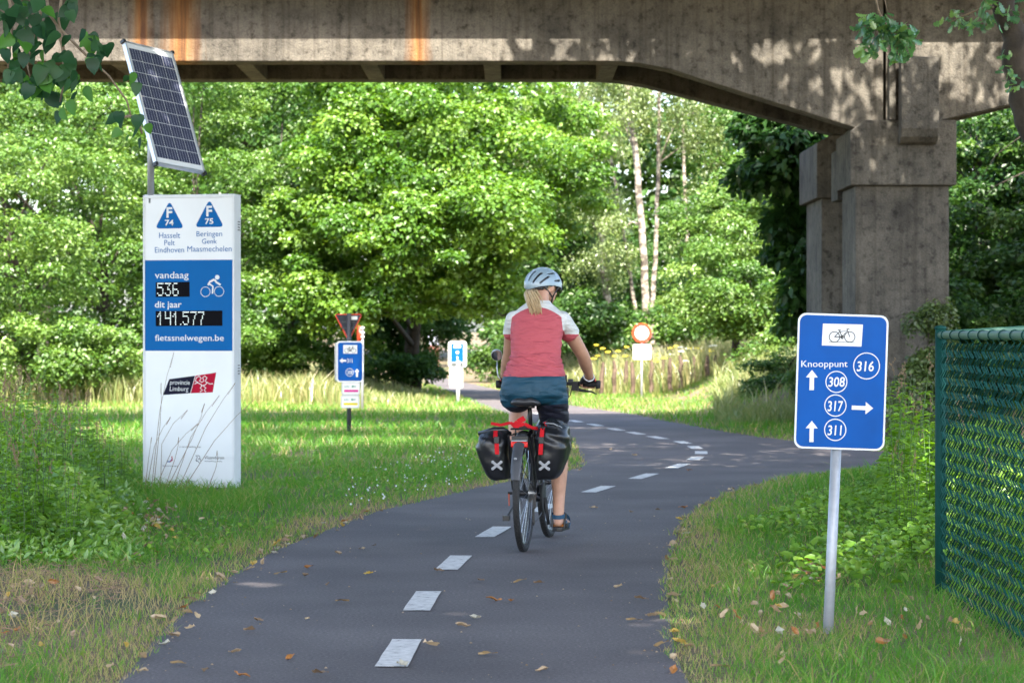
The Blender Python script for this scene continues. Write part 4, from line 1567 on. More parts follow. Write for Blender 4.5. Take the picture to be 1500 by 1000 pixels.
# --- trees around the camera whose shade falls on the path
def poplar():
    base = (-6.2, 9.5)
    root = thing('poplar_tree', 'poplar at the left edge with heart-shaped leaves hanging in front of the bridge', 'poplar tree', (base[0], base[1], 0))
    o = np.array([base[0], base[1], 0.0])
    C1, R1 = crown_clumps((-4.6, 11.5, 9.0), (7.0, 10.5, 2.8), 470, 0.95, 0.5, 0.0)
    C2, R2 = crown_clumps((-1.5, 2.5, 9.2), (9.0, 6.5, 2.4), 330, 0.95, 0.5, 0.0)  # unseen crown part reaching behind the camera, added to shade the near path
    C5, R5 = crown_clumps((0.8, 11.0, 9.6), (4.2, 5.5, 1.5), 120, 0.95, 0.5, 0.0)  # unseen clumps added to close sun spots around the rider
    C1, R1 = np.concatenate([C1, C2, C5]), np.concatenate([R1, R2, R5])
    ok = (C1[:, 2] > 6.2)
    C1, R1 = C1[ok], R1[ok]
    A = clump_leaves(C1, R1, 82, 0.26, 0.2 + 0.7 * rng.random(len(C1)), aspect=0.9)
    link('crown', leaf_mesh('crown', A[0] - o, *A[1:]), M['leaf_mid'], root)
    make_trunk([(0, 0, -0.2), (0.1, 0, 3), (0.5, 0.5, 6), (1.2, 1.2, 9)], 0.24, 0.09, [((0.3, 0.3, 5), Vector(C1[i] - o), 0.07) for i in range(0, len(C1), 25)], M['bark'], root)
    # hanging twigs in view at about 11 m
    Y0 = 11.2

    def W(x, y, dy=0.0):
        return at(x, y, Y0 + dy) - Vector(o)
    twigs = [
        [W(60, -60), W(72, 20), W(84, 38), W(120, 75), W(160, 112), W(186, 148), W(192, 170)],
        [W(30, -60), W(60, 20), W(48, 60), W(40, 95), W(46, 120)],
        [W(95, -60), W(90, 0), W(86, 30), W(92, 60), W(97, 85)],
        [W(0, -40), W(20, 20), W(16, 60), W(12, 100)],
        [W(84, 38), W(92, 70), W(94, 105), W(92, 130), W(88, 150)],
        [W(192, 170), W(178, 172), W(170, 176)],
        [W(192, 170), W(205, 182), W(208, 196)],
    ]
    mb = MB()
    for t in twigs:
        n = len(t)
        mb.tube(t, [0.0085 * (1 - 0.7 * i / n) for i in range(n)], 6)
    mb.tube([W(60, -60), W(20, -160), W(-250, -420), Vector((0.5, 0.5, 6))], [0.01, 0.015, 0.03, 0.05], 6)
    kind(mb.build('twigs', M['twig'], root, smooth=True), 'stuff')
    # leaf shapes: heart-shaped, slightly cupped
    shapes = []
    for v in range(4):
        V, Fc = [], []
        prof = [(0.0, 0.02), (-0.03, 0.22), (0.08, 0.44), (0.28, 0.48), (0.5, 0.40), (0.72, 0.24), (0.9, 0.09), (1.0, 0.0)]
        for k, (u, w) in enumerate(prof):
            for sgn in (-1, 0, 1):
                ww = w * (1 + random.uniform(-.08, .08))
                V.append((sgn * ww, u if sgn else max(u, 0.0), -0.16 * abs(sgn) * w * (0.6 + v * .5) + 0.10 * math.sin(u * 3 + v) - 0.12 * u * u * v * .5))
        for k in range(len(prof) - 1):
            for j in range(2):
                a = 3 * k + j
                Fc.append((a, a + 1, a + 4, a + 3))
        me = bpy.data.meshes.new('leaf')
        me.from_pydata(V, [], Fc)
        at_ = me.attributes.new('tint', 'FLOAT', 'POINT')
        tv = [0.05, 0.35, 0.6, 0.95][v]
        at_.data.foreach_set('value', [tv] * len(V))
        me.polygons.foreach_set('use_smooth', [True] * len(me.polygons))
        me.materials.append(M['leaf_poplar'])
        shapes.append(me)
    spots = [(22, 58), (10, 85), (38, 40), (42, 60), (60, 45), (30, 72), (52, 75), (20, 100), (12, 112), (38, 88), (68, 100), (62, 112), (92, 92),
             (88, 110), (30, 118), (38, 130), (70, 128), (82, 138), (60, 145), (95, 160), (90, 172), (108, 116), (120, 140), (112, 122), (104, 18), (100, 10),
             (132, 60), (138, 70), (126, 58), (146, 72), (150, 84), (133, 95), (140, 100), (50, 122), (46, 138), (68, 20), (56, 10), (76, 60),
             (4, 30), (0, 8), (30, 15), (16, 40), (84, 120), (102, 128), (72, 150), (90, 30), (22, 30), (44, 20), (60, 86), (26, 92),
             (172, 176), (178, 186), (200, 182), (206, 190), (204, 212), (188, 208), (176, 204), (198, 200), (213, 196), (196, 118), (190, 124), (203, 132), (168, 182)]
    spots = spots + [(x + random.uniform(-9, 9), y + random.uniform(-9, 9)) for x, y in spots if x < 155] + [(random.uniform(5, 110), random.uniform(15, 120)) for i in range(25)]
    for x, y in spots:
        p = W(x + random.uniform(-3, 3), y - 12 + random.uniform(-3, 3), random.uniform(-0.25, 0.25))
        o_ = link('leaf', random.choice(shapes), None, root)
        s = random.uniform(0.050, 0.088)
        if x > 160:
            s *= 0.8
        o_.location = p
        # hang down: local +Y points mostly down
        o_.rotation_euler = (R(-90 + random.uniform(-40, 30)), R(random.uniform(-50, 50)), R(random.uniform(-70, 70)))
        o_.scale = (s, s * 1.15, s)
    return root


poplar()


def oak():
    base = (5.0, 19.0)
    root = thing('oak_tree', 'oak at the upper right with a leaning trunk and lobed leaves hanging before the bridge', 'oak tree', (base[0], base[1], 0))
    o = Vector((base[0], base[1], 0))
    C1, R1 = crown_clumps((4.4, 16.0, 8.8), (6.0, 10.0, 2.6), 400, 0.9, 0.5, 0.0)
    C2, R2 = crown_clumps((6.2, 24.6, 8.5), (5.6, 3.9, 1.8), 165, 0.75, 0.5, 0.0)  # unseen crown part added to keep sun off the pier
    C3, R3 = crown_clumps((1.9, 24.8, 8.3), (2.6, 3.2, 1.2), 60, 0.7, 0.5, 0.0)  # unseen crown part added to dapple and darken the bridge face
    C4, R4 = crown_clumps((-1.9, 24.3, 8.2), (2.0, 1.6, 0.8), 34, 0.65, 0.5, 0.0)  # unseen clumps added to shade the sign post by the bridge
    C1, R1 = np.concatenate([C1, C2, C3, C4]), np.concatenate([R1, R2, R3, R4])
    ok = (C1[:, 2] > 6.3)
    C1, R1 = C1[ok], R1[ok]
    A = clump_leaves(C1, R1, 78, 0.22, 0.2 + 0.7 * rng.random(len(C1)), aspect=0.7)
    link('crown', leaf_mesh('crown', A[0] - np.array(o), *A[1:]), M['leaf_mid'], root)
    Y0 = 19.0
    pts = [(0, 0, -0.2), (-0.1, 0, 1.5), at(1512, 190, Y0) - o, at(1498, 130, Y0) - o, at(1484, 60, Y0) - o, at(1476, 10, Y0) - o, at(1470, -60, Y0) - o, Vector((-1.0, -0.3, 7)), Vector((-0.8, -0.8, 9))]
    make_trunk(pts, 0.14, 0.06, [(Vector((-1, -.2, 6)), Vector(C1[i]) - o, 0.06) for i in range(0, len(C1), 22)], M['bark'], root)

    def W(x, y, Yd):
        return at(x, y, Yd) - o
    shapes = []
    for v in range(4):
        V, Fc = [], []
        prof = [(0.0, 0.02), (0.12, 0.07), (0.22, 0.20), (0.30, 0.11), (0.42, 0.27), (0.52, 0.15), (0.64, 0.32), (0.76, 0.18), (0.88, 0.24), (1.0, 0.05)]
        for k, (u, w) in enumerate(prof):
            for sgn in (-1, 0, 1):
                V.append((sgn * w, u, -0.18 * abs(sgn) * w + 0.12 * math.sin(u * 3.1 + v * 1.4)))
        for k in range(len(prof) - 1):
            for j in range(2):
                a = 3 * k + j
                Fc.append((a, a + 1, a + 4, a + 3))
        me = bpy.data.meshes.new('leaf')
        me.from_pydata(V, [], Fc)
        me.attributes.new('tint', 'FLOAT', 'POINT').data.foreach_set('value', [[0.1, 0.4, 0.7, 1.0][v]] * len(V))
        me.materials.append(M['leaf_oak'])
        shapes.append(me)
    mb = MB()
    Ya = 14.5
    mb.tube([Vector((-1.3, -1.5, 6.5)), W(1270, -120, Ya), W(1283, 0, Ya), W(1286, 14, Ya), W(1292, 30, Ya)], [0.03, 0.015, 0.008, 0.006, 0.004], 6)
    mb.tube([W(1290, -60, Ya), W(1296, 0, Ya), W(1299, 16, Ya)], 0.003, 5)
    mb.tube([W(1286, 14, Ya), W(1300, 40, Ya), W(1312, 60, Ya), W(1316, 78, Ya)], [0.005, 0.004, 0.003, 0.002], 5)
    mb.tube([W(1300, 40, Ya), W(1322, 40, Ya), W(1338, 44, Ya)], 0.003, 5)
    mb.tube([W(1476, 10, Y0), W(1440, 12, Y0), W(1410, 24, Y0), W(1390, 34, Y0)], [0.02, 0.01, 0.006, 0.004], 5)
    mb.tube([W(1490, 100, Y0), W(1478, 96, Y0), W(1472, 112, Y0)], [0.012, 0.008, 0.004], 5)
    kind(mb.build('twigs', M['twig'], root, smooth=True), 'stuff')

    def spray(x, y, rx, ry, n, Yd, size, dd=0.12):
        for i in range(n):
            a = random.uniform(0, 2 * math.pi)
            r = math.sqrt(random.random())
            p = W(x + rx * r * math.cos(a), y + ry * r * math.sin(a), Yd + random.uniform(-dd, dd))
            o_ = link('leaf', random.choice(shapes), None, root)
            s = size * random.uniform(0.7, 1.2)
            o_.location = p
            o_.rotation_euler = (R(random.uniform(-120, 20)), R(random.uniform(-60, 60)), R(random.uniform(-180, 180)))
            o_.scale = (s, s, s)
    spray(1285, 38, 25, 22, 95, Ya, 0.078)
    spray(1318, 50, 27, 18, 75, Ya, 0.072)
    spray(1318, 76, 16, 14, 32, Ya, 0.070)
    spray(1272, 70, 12, 10, 16, Ya, 0.075)
    spray(1405, 28, 26, 16, 30, Y0, 0.085, 0.3)
    spray(1462, 14, 36, 22, 60, Y0, 0.095, 0.4)
    spray(1430, 38, 22, 8, 12, Y0, 0.08, 0.3)
    spray(1476, 90, 8, 26, 14, Y0 - .3, 0.07, 0.1)
    spray(1488, 118, 12, 14, 14, Y0 - .3, 0.075, 0.2)


oak()


# ------------------------------------------------------------------ grass and low plants
def sample_ground(n, y0, y1, r0, r1, creep=False):
    """ground points; density falls with distance"""
    u = rng.random(n)
    Y = y0 * (y1 / y0) ** u
    X = Y * (r0 + (r1 - r0) * rng.random(n))
    P = np.stack([X, Y], 1)
    ins = inside(P)
    if creep:                      # tufts lean and creep over the asphalt edge
        ins &= dist_road(P) > 0.075 * vnoise(X * 7, Y * 4, 77) ** 1.5
    return P[~ins]


def blades(name, P, h, w, lean, tint, mat, clump=0.0):
    n = len(P)
    z = gz(P[:, 0], P[:, 1])
    B = np.stack([P[:, 0], P[:, 1], z], 1)
    a = rng.random(n) * 2 * np.pi
    side = np.stack([np.cos(a), np.sin(a), 0 * a], 1) * w[:, None]
    b = rng.random(n) * 2 * np.pi
    ld = np.stack([np.cos(b), np.sin(b), 0 * b], 1) * (lean * h)[:, None]
    up = np.array([0, 0, 1.0]) * h[:, None]
    V = np.stack([B - side, B + side, B + up * 0.55 + ld * 0.3 + side * 0.75, B + up * 0.55 + ld * 0.3 - side * 0.75, B + up * 0.95 + ld], 1)
    k = 5 * np.arange(n)[:, None]
    q = k + [0, 1, 2, 3]
    t = k + [3, 2, 4]
    me = np_mesh(name, V.reshape(-1, 3), tris=t, quads=q, tint=np.repeat(tint, 5))
    return kind(link(name, me, mat), 'stuff')


def dry(P, d):
    """0 green .. 1 dry: verge strip at the asphalt, bare patch at the lower left"""
    x, y = P[:, 0], P[:, 1]
    n = vnoise(x * 1.4, y * 1.4, 11)
    e = 1 - sstep(0.05, 0.55, d + (n - 0.5) * 0.35)
    e *= 1 - sstep(24, 38, y)
    patch = sstep(0.35, 0.7, 1.25 - np.hypot((x + 2.55) / 1.15, (y - 11.0) / 2.7) + (n - 0.5) * 0.5)
    p2 = sstep(0.3, 0.7, 0.95 - np.hypot((x - 1.25) / 0.9, (y - 10.4) / 1.4) + (n - 0.5) * 0.9) * 0.6
    return np.maximum(e * 0.7, np.maximum(patch, p2))


def lawn():
    P = sample_ground(275000, 7.4, 62, -0.27, 0.27, True)
    d = dist_road(P)
    dr = dry(P, d)
    patch = sstep(0.35, 0.7, 1.25 - np.hypot((P[:, 0] + 2.55) / 1.15, (P[:, 1] - 11.0) / 2.7))
    keep = (rng.random(len(P)) > patch * 0.75)
    P, d, dr = P[keep], d[keep], dr[keep]
    n = len(P)
    nz = vnoise(P[:, 0] * 0.9, P[:, 1] * 0.9, 21)
    nf = vnoise(P[:, 0] * 4, P[:, 1] * 4, 22)
    sc = np.clip(P[:, 1] / 12, 0.8, 3.2)
    h = (0.035 + 0.055 * nz * nf * 1.6 + 0.03 * rng.random(n)) * (1 + 0.25 * (sc - 1))
    h *= np.clip(0.45 + d * 1.6, 0.45, 1.0)
    w = 0.0018 * (0.7 + 0.6 * rng.random(n)) * sc
    sunlit_pale = sstep(36.5, 40, P[:, 1])  # sunlight on the ground past the bridge, put into paler blade tint
    tint = 0.74 - 0.55 * dr + 0.42 * (nf - 0.5) + rng.normal(0, 0.16, n) - 0.26 * sunlit_pale - 0.10 * (nz - 0.5)
    dead = rng.random(n) < 0.10 + 0.25 * dr
    tint = np.where(dead, rng.random(n) * 0.22, tint)
    blades('grass', P, h, w, 0.3 + 0.9 * rng.random(n), np.clip(tint, 0, 1), M['grass'])

    # coarser, longer tufts scattered through the verges
    P = sample_ground(26000, 7.6, 34, -0.26, 0.26)
    d = dist_road(P)
    nz = vnoise(P[:, 0] * 3.1, P[:, 1] * 3.1, 24)
    k = (d > 0.12) & (nz > 0.62)
    P, d, nz = P[k], d[k], nz[k]
    n = len(P)
    h = (0.07 + 0.13 * rng.random(n)) * np.clip(d / 0.5, 0.4, 1)
    blades('tufts', P, h, 0.0028 * (0.6 + 0.8 * rng.random(n)) * np.clip(P[:, 1] / 12, 0.9, 2), 0.5 + 1.0 * rng.random(n), np.clip(0.55 - 0.4 * dry(P, d) + rng.normal(0, 0.14, n), 0, 1), M['grass'])


lawn()


def meadow():
    # tall seeding grass beyond the bridge, right of the far bend and along the wood edge at the left
    out = []
    P = sample_ground(60000, 42, 66, -0.30, 0.14)
    x, y = P[:, 0], P[:, 1]
    d = dist_road(P)
    rpx = x / y * F + 750
    n = vnoise(x * 0.8, y * 0.8, 31)
    right_ = (rpx > 800) & (y > 51.5 - 0.0 * x) & (d > 0.8)
    left_ = (rpx < 640) & (y > 42.5 + 2.0 * n) & (d > 0.8)
    mid_ = (rpx >= 640) & (rpx <= 800) & (d > 0.7)
    keep = right_ | left_ | mid_
    P, n, d, rpx = P[keep], n[keep], d[keep], rpx[keep]
    m = len(P)
    h = (0.25 + 0.55 * n + 0.2 * rng.random(m)) * np.clip(d / 3, 0.25, 1) * np.where(rpx > 800, 1.35, 0.85)
    tint = np.clip(0.62 - 0.30 * n + rng.normal(0, 0.2, m) - 0.1 * (rpx > 800), 0, 1)
    blades('tall_meadow_grass', P, h, 0.011 * (0.6 + 0.8 * rng.random(m)), 0.15 + 0.5 * rng.random(m), tint, M['meadow'])
    # bank right of the bend
    P = sample_ground(24000, 34, 50, 0.085, 0.27)
    x, y = P[:, 0], P[:, 1]
    d = dist_road(P)
    bare = np.hypot((x - 4.15) / 0.75, (y - 38.6) / 1.2)
    keep = (d > 0.25) & ((bare > 1) | (rng.random(len(P)) < 0.15))
    P, d = P[keep], d[keep]
    m = len(P)
    n = vnoise(P[:, 0], P[:, 1], 33)
    h = (0.08 + 0.35 * n + 0.1 * rng.random(m)) * np.clip(d / 1.2, 0.3, 1)
    blades('bank_grass', P, h, 0.008 * (0.6 + 0.8 * rng.random(m)), 0.3 + 0.6 * rng.random(m), np.clip(0.75 - .3 * n + rng.normal(0, .15, m), 0, 1), M['meadow'])


meadow()


def ground_leaves(name, P, zlo, zhi, size, tint, mat, flat=0.9, aspect=0.7):
    n = len(P)
    z = gz(P[:, 0], P[:, 1]) + zlo + (zhi - zlo) * rng.random(n)
    P3 = np.stack([P[:, 0], P[:, 1], z], 1)
    Nn = unit(np.array([0, -0.15, flat]) + rdir(n) * 0.55)
    ax = rdir(n)
    U = unit(ax - Nn * (ax * Nn).sum(1, keepdims=True))
    L_ = size * (0.6 + 0.8 * rng.random(n))
    return kind(link(name, leaf_mesh(name, P3, U, Nn, L_, L_ * aspect, tint, hexa=True), mat), 'stuff')


def covers():
    # leafy cover on the right verge, thicker towards the fence
    n = 26000
    X = rng.uniform(0.9, 4.2, n)
    Y = rng.uniform(11.2, 22.5, n)
    P = np.stack([X, Y], 1)
    d = np.where(inside(P), 0, dist_road(P))
    nz = vnoise(X * 1.3, Y * 0.9, 41)
    dens = sstep(0.35, 1.2, d + (nz - 0.5) * 0.5) * sstep(11.4, 12.4, Y - (X - 1.3) * 0.4 + (nz - .5) * 1.5)
    k = rng.random(n) < dens
    P, nz, d = P[k], nz[k], d[k]
    hh = 0.04 + 0.16 * nz + 0.22 * sstep(1.5, 2.4, P[:, 0]) + 0.12 * sstep(17, 20, P[:, 1])
    hh *= np.clip(d / 0.9, 0.25, 1)
    far_low = sstep(15.5, 18.5, P[:, 1]) * (1 - sstep(0.147, 0.166, P[:, 0] / P[:, 1]))
    hh *= 1 - 0.88 * far_low
    m = len(P)
    z = hh * rng.random(m) ** 0.5
    P3 = np.stack([P[:, 0], P[:, 1], gz(P[:, 0], P[:, 1]) + z], 1)
    Nn = unit(np.array([0, -0.25, 0.9]) + rdir(m) * 0.5)
    ax = rdir(m)
    U = unit(ax - Nn * (ax * Nn).sum(1, keepdims=True))
    L_ = (0.018 + 0.028 * nz + 0.02 * rng.random(m)) * (1 + 0.5 * (rng.random(m) < 0.15))
    tint = np.clip(0.45 + 0.35 * nz + rng.normal(0, 0.18, m), 0, 1)
    kind(link('ground_cover', leaf_mesh('ground_cover', P3, U, Nn, L_, L_ * 0.75, tint, hexa=True), M['cover']), 'stuff')
    # low herbs mixed in the left verge
    n = 16000
    Y = rng.uniform(9, 30, n)
    X = rng.uniform(-0.26, -0.01, n) * Y
    P = np.stack([X, Y], 1)
    P = P[~inside(P)]
    d = dist_road(P)
    nz = vnoise(P[:, 0] * 1.5, P[:, 1] * 1.5, 43)
    k = (d > 0.25) & (rng.random(len(P)) < sstep(0.45, 0.75, nz)) & (dry(P, d) < 0.5)
    P = P[k]
    ground_leaves('clover_and_herbs', P, 0.01, 0.07, 0.032, np.clip(0.5 + rng.normal(0, .2, len(P)), 0, 1), M['cover'])
    # white clover heads by the path edge
    n = 190
    Y = rng.uniform(16, 27, n)
    c = np.array([gp(x, 715 - (x - 600) * 0.12)[0] for x in np.linspace(540, 740, 2)])
    X = rng.uniform(-0.07, -0.015, n) * Y
    P = np.stack([X, Y], 1)
    P = P[~inside(P)]
    d = dist_road(P)
    P = P[(d > 0.1) & (d < 1.7)]
    mb = MB()
    for x, y in P:
        mb.ball((x, y, 0.06), random.uniform(0.005, 0.009), nu=5, nv=3)
    kind(mb.build('clover_flowers', M['signwhite']), 'stuff')


covers()


def weed_meshes(kindname, seed, h, nleaf, lsize, mat, droop=0.35, seedhead=False):
    rs = np.random.default_rng(seed)
    mb = MB()
    ns = 2 + seed % 2
    stems = []
    for s in range(ns):
        a = rs.random() * 6.28
        l = 0.12 * h * (0.3 + rs.random())
        hh = h * (0.7 + 0.35 * rs.random())
        pts = [Vector((0.03 * math.cos(a), 0.03 * math.sin(a), -0.03)), Vector((0.4 * l * math.cos(a), 0.4 * l * math.sin(a), hh * 0.5)),
               Vector((l * math.cos(a), l * math.sin(a), hh))]
        mb.tube(pts, [0.0035, 0.003, 0.0012], 5)
        stems.append(pts)
    stem = mb.mesh('stem')
    P, U, Nn, L_, T = [], [], [], [], []
    for pts in stems:
        for k in range(nleaf):
            t = 0.12 + 0.88 * k / nleaf
            q = pts[0].lerp(pts[1], t * 2) if t < .5 else pts[1].lerp(pts[2], t * 2 - 1)
            for j in range(2):
                a = k * 1.57 + j * math.pi + rs.normal() * 0.25
                u = Vector((math.cos(a), math.sin(a), droop * (0.9 - t) * 0.5 - droop * 0.5 + 0.25 * rs.normal())).normalized()
                n = Vector((0, 0, 1)) - u * u.z
                n = (n + Vector(rs.normal(size=3)) * 0.25).normalized()
                P.append(q)
                U.append(u)
                Nn.append(n)
                L_.append(lsize * (1.15 - 0.75 * t) * (0.8 + 0.4 * rs.random()))
                T.append(0.35 + 0.4 * t + rs.normal() * 0.12)
    me = leaf_mesh('leaves', np.array(P), np.array(U), np.array(Nn), np.array(L_), np.array(L_) * 0.48, np.clip(T, 0, 1), hexa=True)
    me.materials.append(mat)
    stem.materials.append(M['meadow_stem'])
    sh = None
    if seedhead:
        mb = MB()
        for pts in stems:
            for q in range(16):
                t = q / 16
                c = pts[2] + Vector((0.02 * math.sin(t * 4), 0, 0.11 * t))
                mb.ball(c + Vector(rs.normal(size=3)) * 0.006, 0.004, 0.004, 0.007, 5, 3)
        sh = mb.mesh('seed_head')
        sh.materials.append(M['seed'])
    return stem, me, sh


M['meadow_stem'] = simple('green_stem', (0.07, 0.13, 0.035), 0.7)
M['seed'] = simple('brown_seed', (0.22, 0.15, 0.085), 0.8)


def put_weed(tmpl, name, label, cat, group, x, y, s, rz):
    z = float(gz(x, y)[0])
    root = thing(name, label, cat, (x, y, z), (0, 0, rz), group)
    root.scale = (s, s, s)
    for nm, me in zip(('stem', 'leaves', 'seed_head'), tmpl):
        if me is not None:
            kind(link(nm, me, None, root), 'stuff')


def weeds():
    T = [weed_meshes('n', i, 0.80, 11, 0.10, M['cover'], seedhead=(i % 3 == 0)) for i in range(5)]
    for i in range(120):
        Y = random.uniform(13.8, 21.5)
        xp = random.uniform(-40, 190 if Y > 16.5 else 120)
        X = px(xp, Y)
        f = 0.55 + 0.6 * min(1, max(0, (210 - xp) / 130)) - 0.12 * max(0, (16.5 - Y))
        put_weed(T[i % 5], 'nettle', 'leafy green nettle stem in the weed thicket at the left edge', 'weed', 'nettles left of the counting pillar', X, Y, f * random.uniform(0.75, 1.0), random.uniform(0, 6.28))
    for i in range(26):
        Y = random.uniform(13.5, 20.5)
        xp = random.uniform(1306, 1368)
        X = px(xp, Y)
        put_weed(T[(i + 2) % 5], 'tall_weed', 'tall leafy weed growing between the blue junction sign and the green fence', 'weed', 'tall weeds by the fence', X, Y, random.uniform(0.75, 1.15) * (0.8 if Y < 16 else 1.1), random.uniform(0, 6.28))
    # weeds behind and inside the fence
    for i in range(34):
        Y = random.uniform(9.5, 17)
        X = random.uniform(2.35, 4.2) if Y > 11 else random.uniform(2.25, 2.9)
        put_weed(T[i % 5], 'fenced_weed', 'dark leafy weed growing behind the green chain-link mesh', 'weed', 'weeds behind the fence', X, Y, random.uniform(0.7, 1.2), random.uniform(0, 6.28))
    # tall dry stalks in front of the pillar
    mb = MB()
    for (x0, y0, x1, y1, cur) in ((222, 700, 255, 515, 6), (235, 705, 275, 600, 20), (250, 710, 322, 578, 10), (245, 700, 300, 590, -6), (262, 712, 372, 585, 8), (226, 690, 236, 560, -3),
                                  (215, 700, 250, 610, 8), (300, 712, 318, 660, -6), (240, 705, 262, 640, -4), (228, 700, 290, 620, 10), (262, 700, 345, 560, 6), (212, 705, 222, 640, 0)):
        Yd = 19.1 + random.uniform(-.4, .4)
        a, b = at(x0, y0 + 14, Yd), at(x1, y1, Yd - 0.15)
        mid = a.lerp(b, 0.55) + Vector((-cur * Yd / F, 0, 0.02))
        mb.tube([a, a.lerp(mid, .5), mid, mid.lerp(b, .6) + Vector((-cur * .3 * Yd / F, 0, 0)), b], [0.0028, 0.0025, 0.002, 0.0016, 0.001], 4)
        for k in range(7):
            q = mid.lerp(b, 0.75 + 0.25 * k / 7)
            mb.ball(q, 0.003, 0.003, 0.008, 4, 3)
    kind(mb.build('dry_stalks', M['seed']), 'stuff')
    # taller grass tufts round the pillar foot and left verge
    P = []
    for i in range(9000):
        Y = random.uniform(17.6, 19.6)
        P.append((px(random.uniform(120, 385), Y), Y))
    P = np.array(P)
    n = len(P)
    nz = vnoise(P[:, 0] * 3, P[:, 1] * 3, 51)
    h = 0.03 + 0.20 * nz * rng.random(n) * (rng.random(n) < 0.5)
    blades('pillar_grass', P, h, 0.0022 * (0.6 + rng.random(n)), 0.3 + 0.8 * rng.random(n), np.clip(0.55 + rng.normal(0, .22, n), 0, 1), M['grass'])
    # thicket filler
    n = 30000
    Y = rng.uniform(13.5, 21.5, n)
    xp = rng.uniform(-120, 210, n)
    X = (xp - 750) / F * Y
    P = np.stack([X, Y], 1)
    nz = vnoise(X * 1.5, Y * 1.2, 52)
    top = (0.12 + 0.62 * nz) * sstep(210, 90, xp) * sstep(13.5, 16.0, Y)
    top = (0.12 + 0.62 * nz) * (1 - sstep(70, 215, xp)) * sstep(13.3, 16.0, Y) + 0.03
    m = n
    P3 = np.stack([X, Y, gz(X, Y) + top * rng.random(m) ** 0.6], 1)
    Nn = unit(np.array([0, -0.35, 0.7]) + rdir(m) * 0.7)
    ax = rdir(m)
    U = unit(ax - Nn * (ax * Nn).sum(1, keepdims=True))
    L_ = 0.03 + 0.05 * rng.random(m)
    kind(link('undergrowth', leaf_mesh('undergrowth', P3, U, Nn, L_, L_ * 0.45, np.clip(0.4 + 0.4 * nz + rng.normal(0, .18, m), 0, 1)), M['cover']), 'stuff')


weeds()


def flowers():
    # yellow heads and white umbels above the sunny meadow grass
    for (xs, ys, mat, nm, lab, n, r) in ((860, 1045, 'yellowf', 'yellow_flower', 'yellow flower head above the sunny meadow grass', 46, 0.06), (965, 1065, 'whitef', 'white_umbel', 'white umbel flower above the sunny meadow grass', 16, 0.085)):
        M.setdefault('yellowf', simple('yellow_petals', (0.72, 0.60, 0.06), 0.7))
        M.setdefault('whitef', simple('white_petals', (0.75, 0.76, 0.68), 0.7))
        rs = np.random.default_rng(len(nm))
        mb = MB()
        for q in range(26):
            a, rr = rs.random() * 6.28, math.sqrt(rs.random()) * r
            mb.ball((rr * math.cos(a), rr * math.sin(a), 0.0 - rr * 0.25 + 0.02 * rs.random()), 0.011, nu=4, nv=3)
        head = mb.mesh('flower_head')
        head.materials.append(M[mat])
        mb = MB()
        mb.tube([(0, 0, -1.0), (0.02, 0, -0.4), (0, 0, 0)], 0.006, 5)
        st = mb.mesh('stem')
        st.materials.append(M['meadow_stem'])
        for i in range(n):
            Y = random.uniform(52, 60)
            x, y = random.uniform(xs, ys), random.uniform(505, 530)
            p = at(x, y, Y)
            root = thing(nm, lab, 'flower', (p.x, p.y, p.z - 1.0), group=nm.replace('_', ' ') + 's in the meadow')
            h_ = link('flower_head', head, None, root)
            h_.location = (0, 0, 1.0)
            s_ = link('stem', st, None, root)
            s_.location = (0, 0, 1.0)


flowers()


def stakes():
    # row of weathered stakes in the meadow
    mbs = []
    for v in range(3):
        mb = MB()
        rs = np.random.default_rng(v + 60)
        pts = [Vector((rs.normal() * .01, rs.normal() * .01, z)) for z in np.linspace(-0.2, 1.0, 6)]
        mb.tube(pts, [0.05, 0.05, 0.048, 0.052, 0.047, 0.03], 7)
        me = mb.mesh('stake')
        me.materials.append(M['wood'])
        mbs.append(me)
    X = [(880, 530), (900, 528), (915, 528), (927, 530), (954, 527), (968, 526), (982, 524), (998, 520), (1015, 522), (1036, 520), (1048, 520), (1060, 512), (1082, 508)]
    for i, (x, y) in enumerate(X):
        Y = 51.5 + 0.3 * (i % 3)
        p = at(x, y, Y)
        g = float(gz(p.x, p.y)[0])
        o = link('wooden_stake', mbs[i % 3], None)
        o.location = (p.x, p.y, g)
        o.scale = (1, 1, p.z - g)
        o.rotation_euler = (R(random.uniform(-4, 4)), R(random.uniform(-4, 4)), random.uniform(0, 6))
        tag(o, 'weathered wooden stake standing in the tall meadow grass', 'stake', 'stakes in the meadow')


stakes()


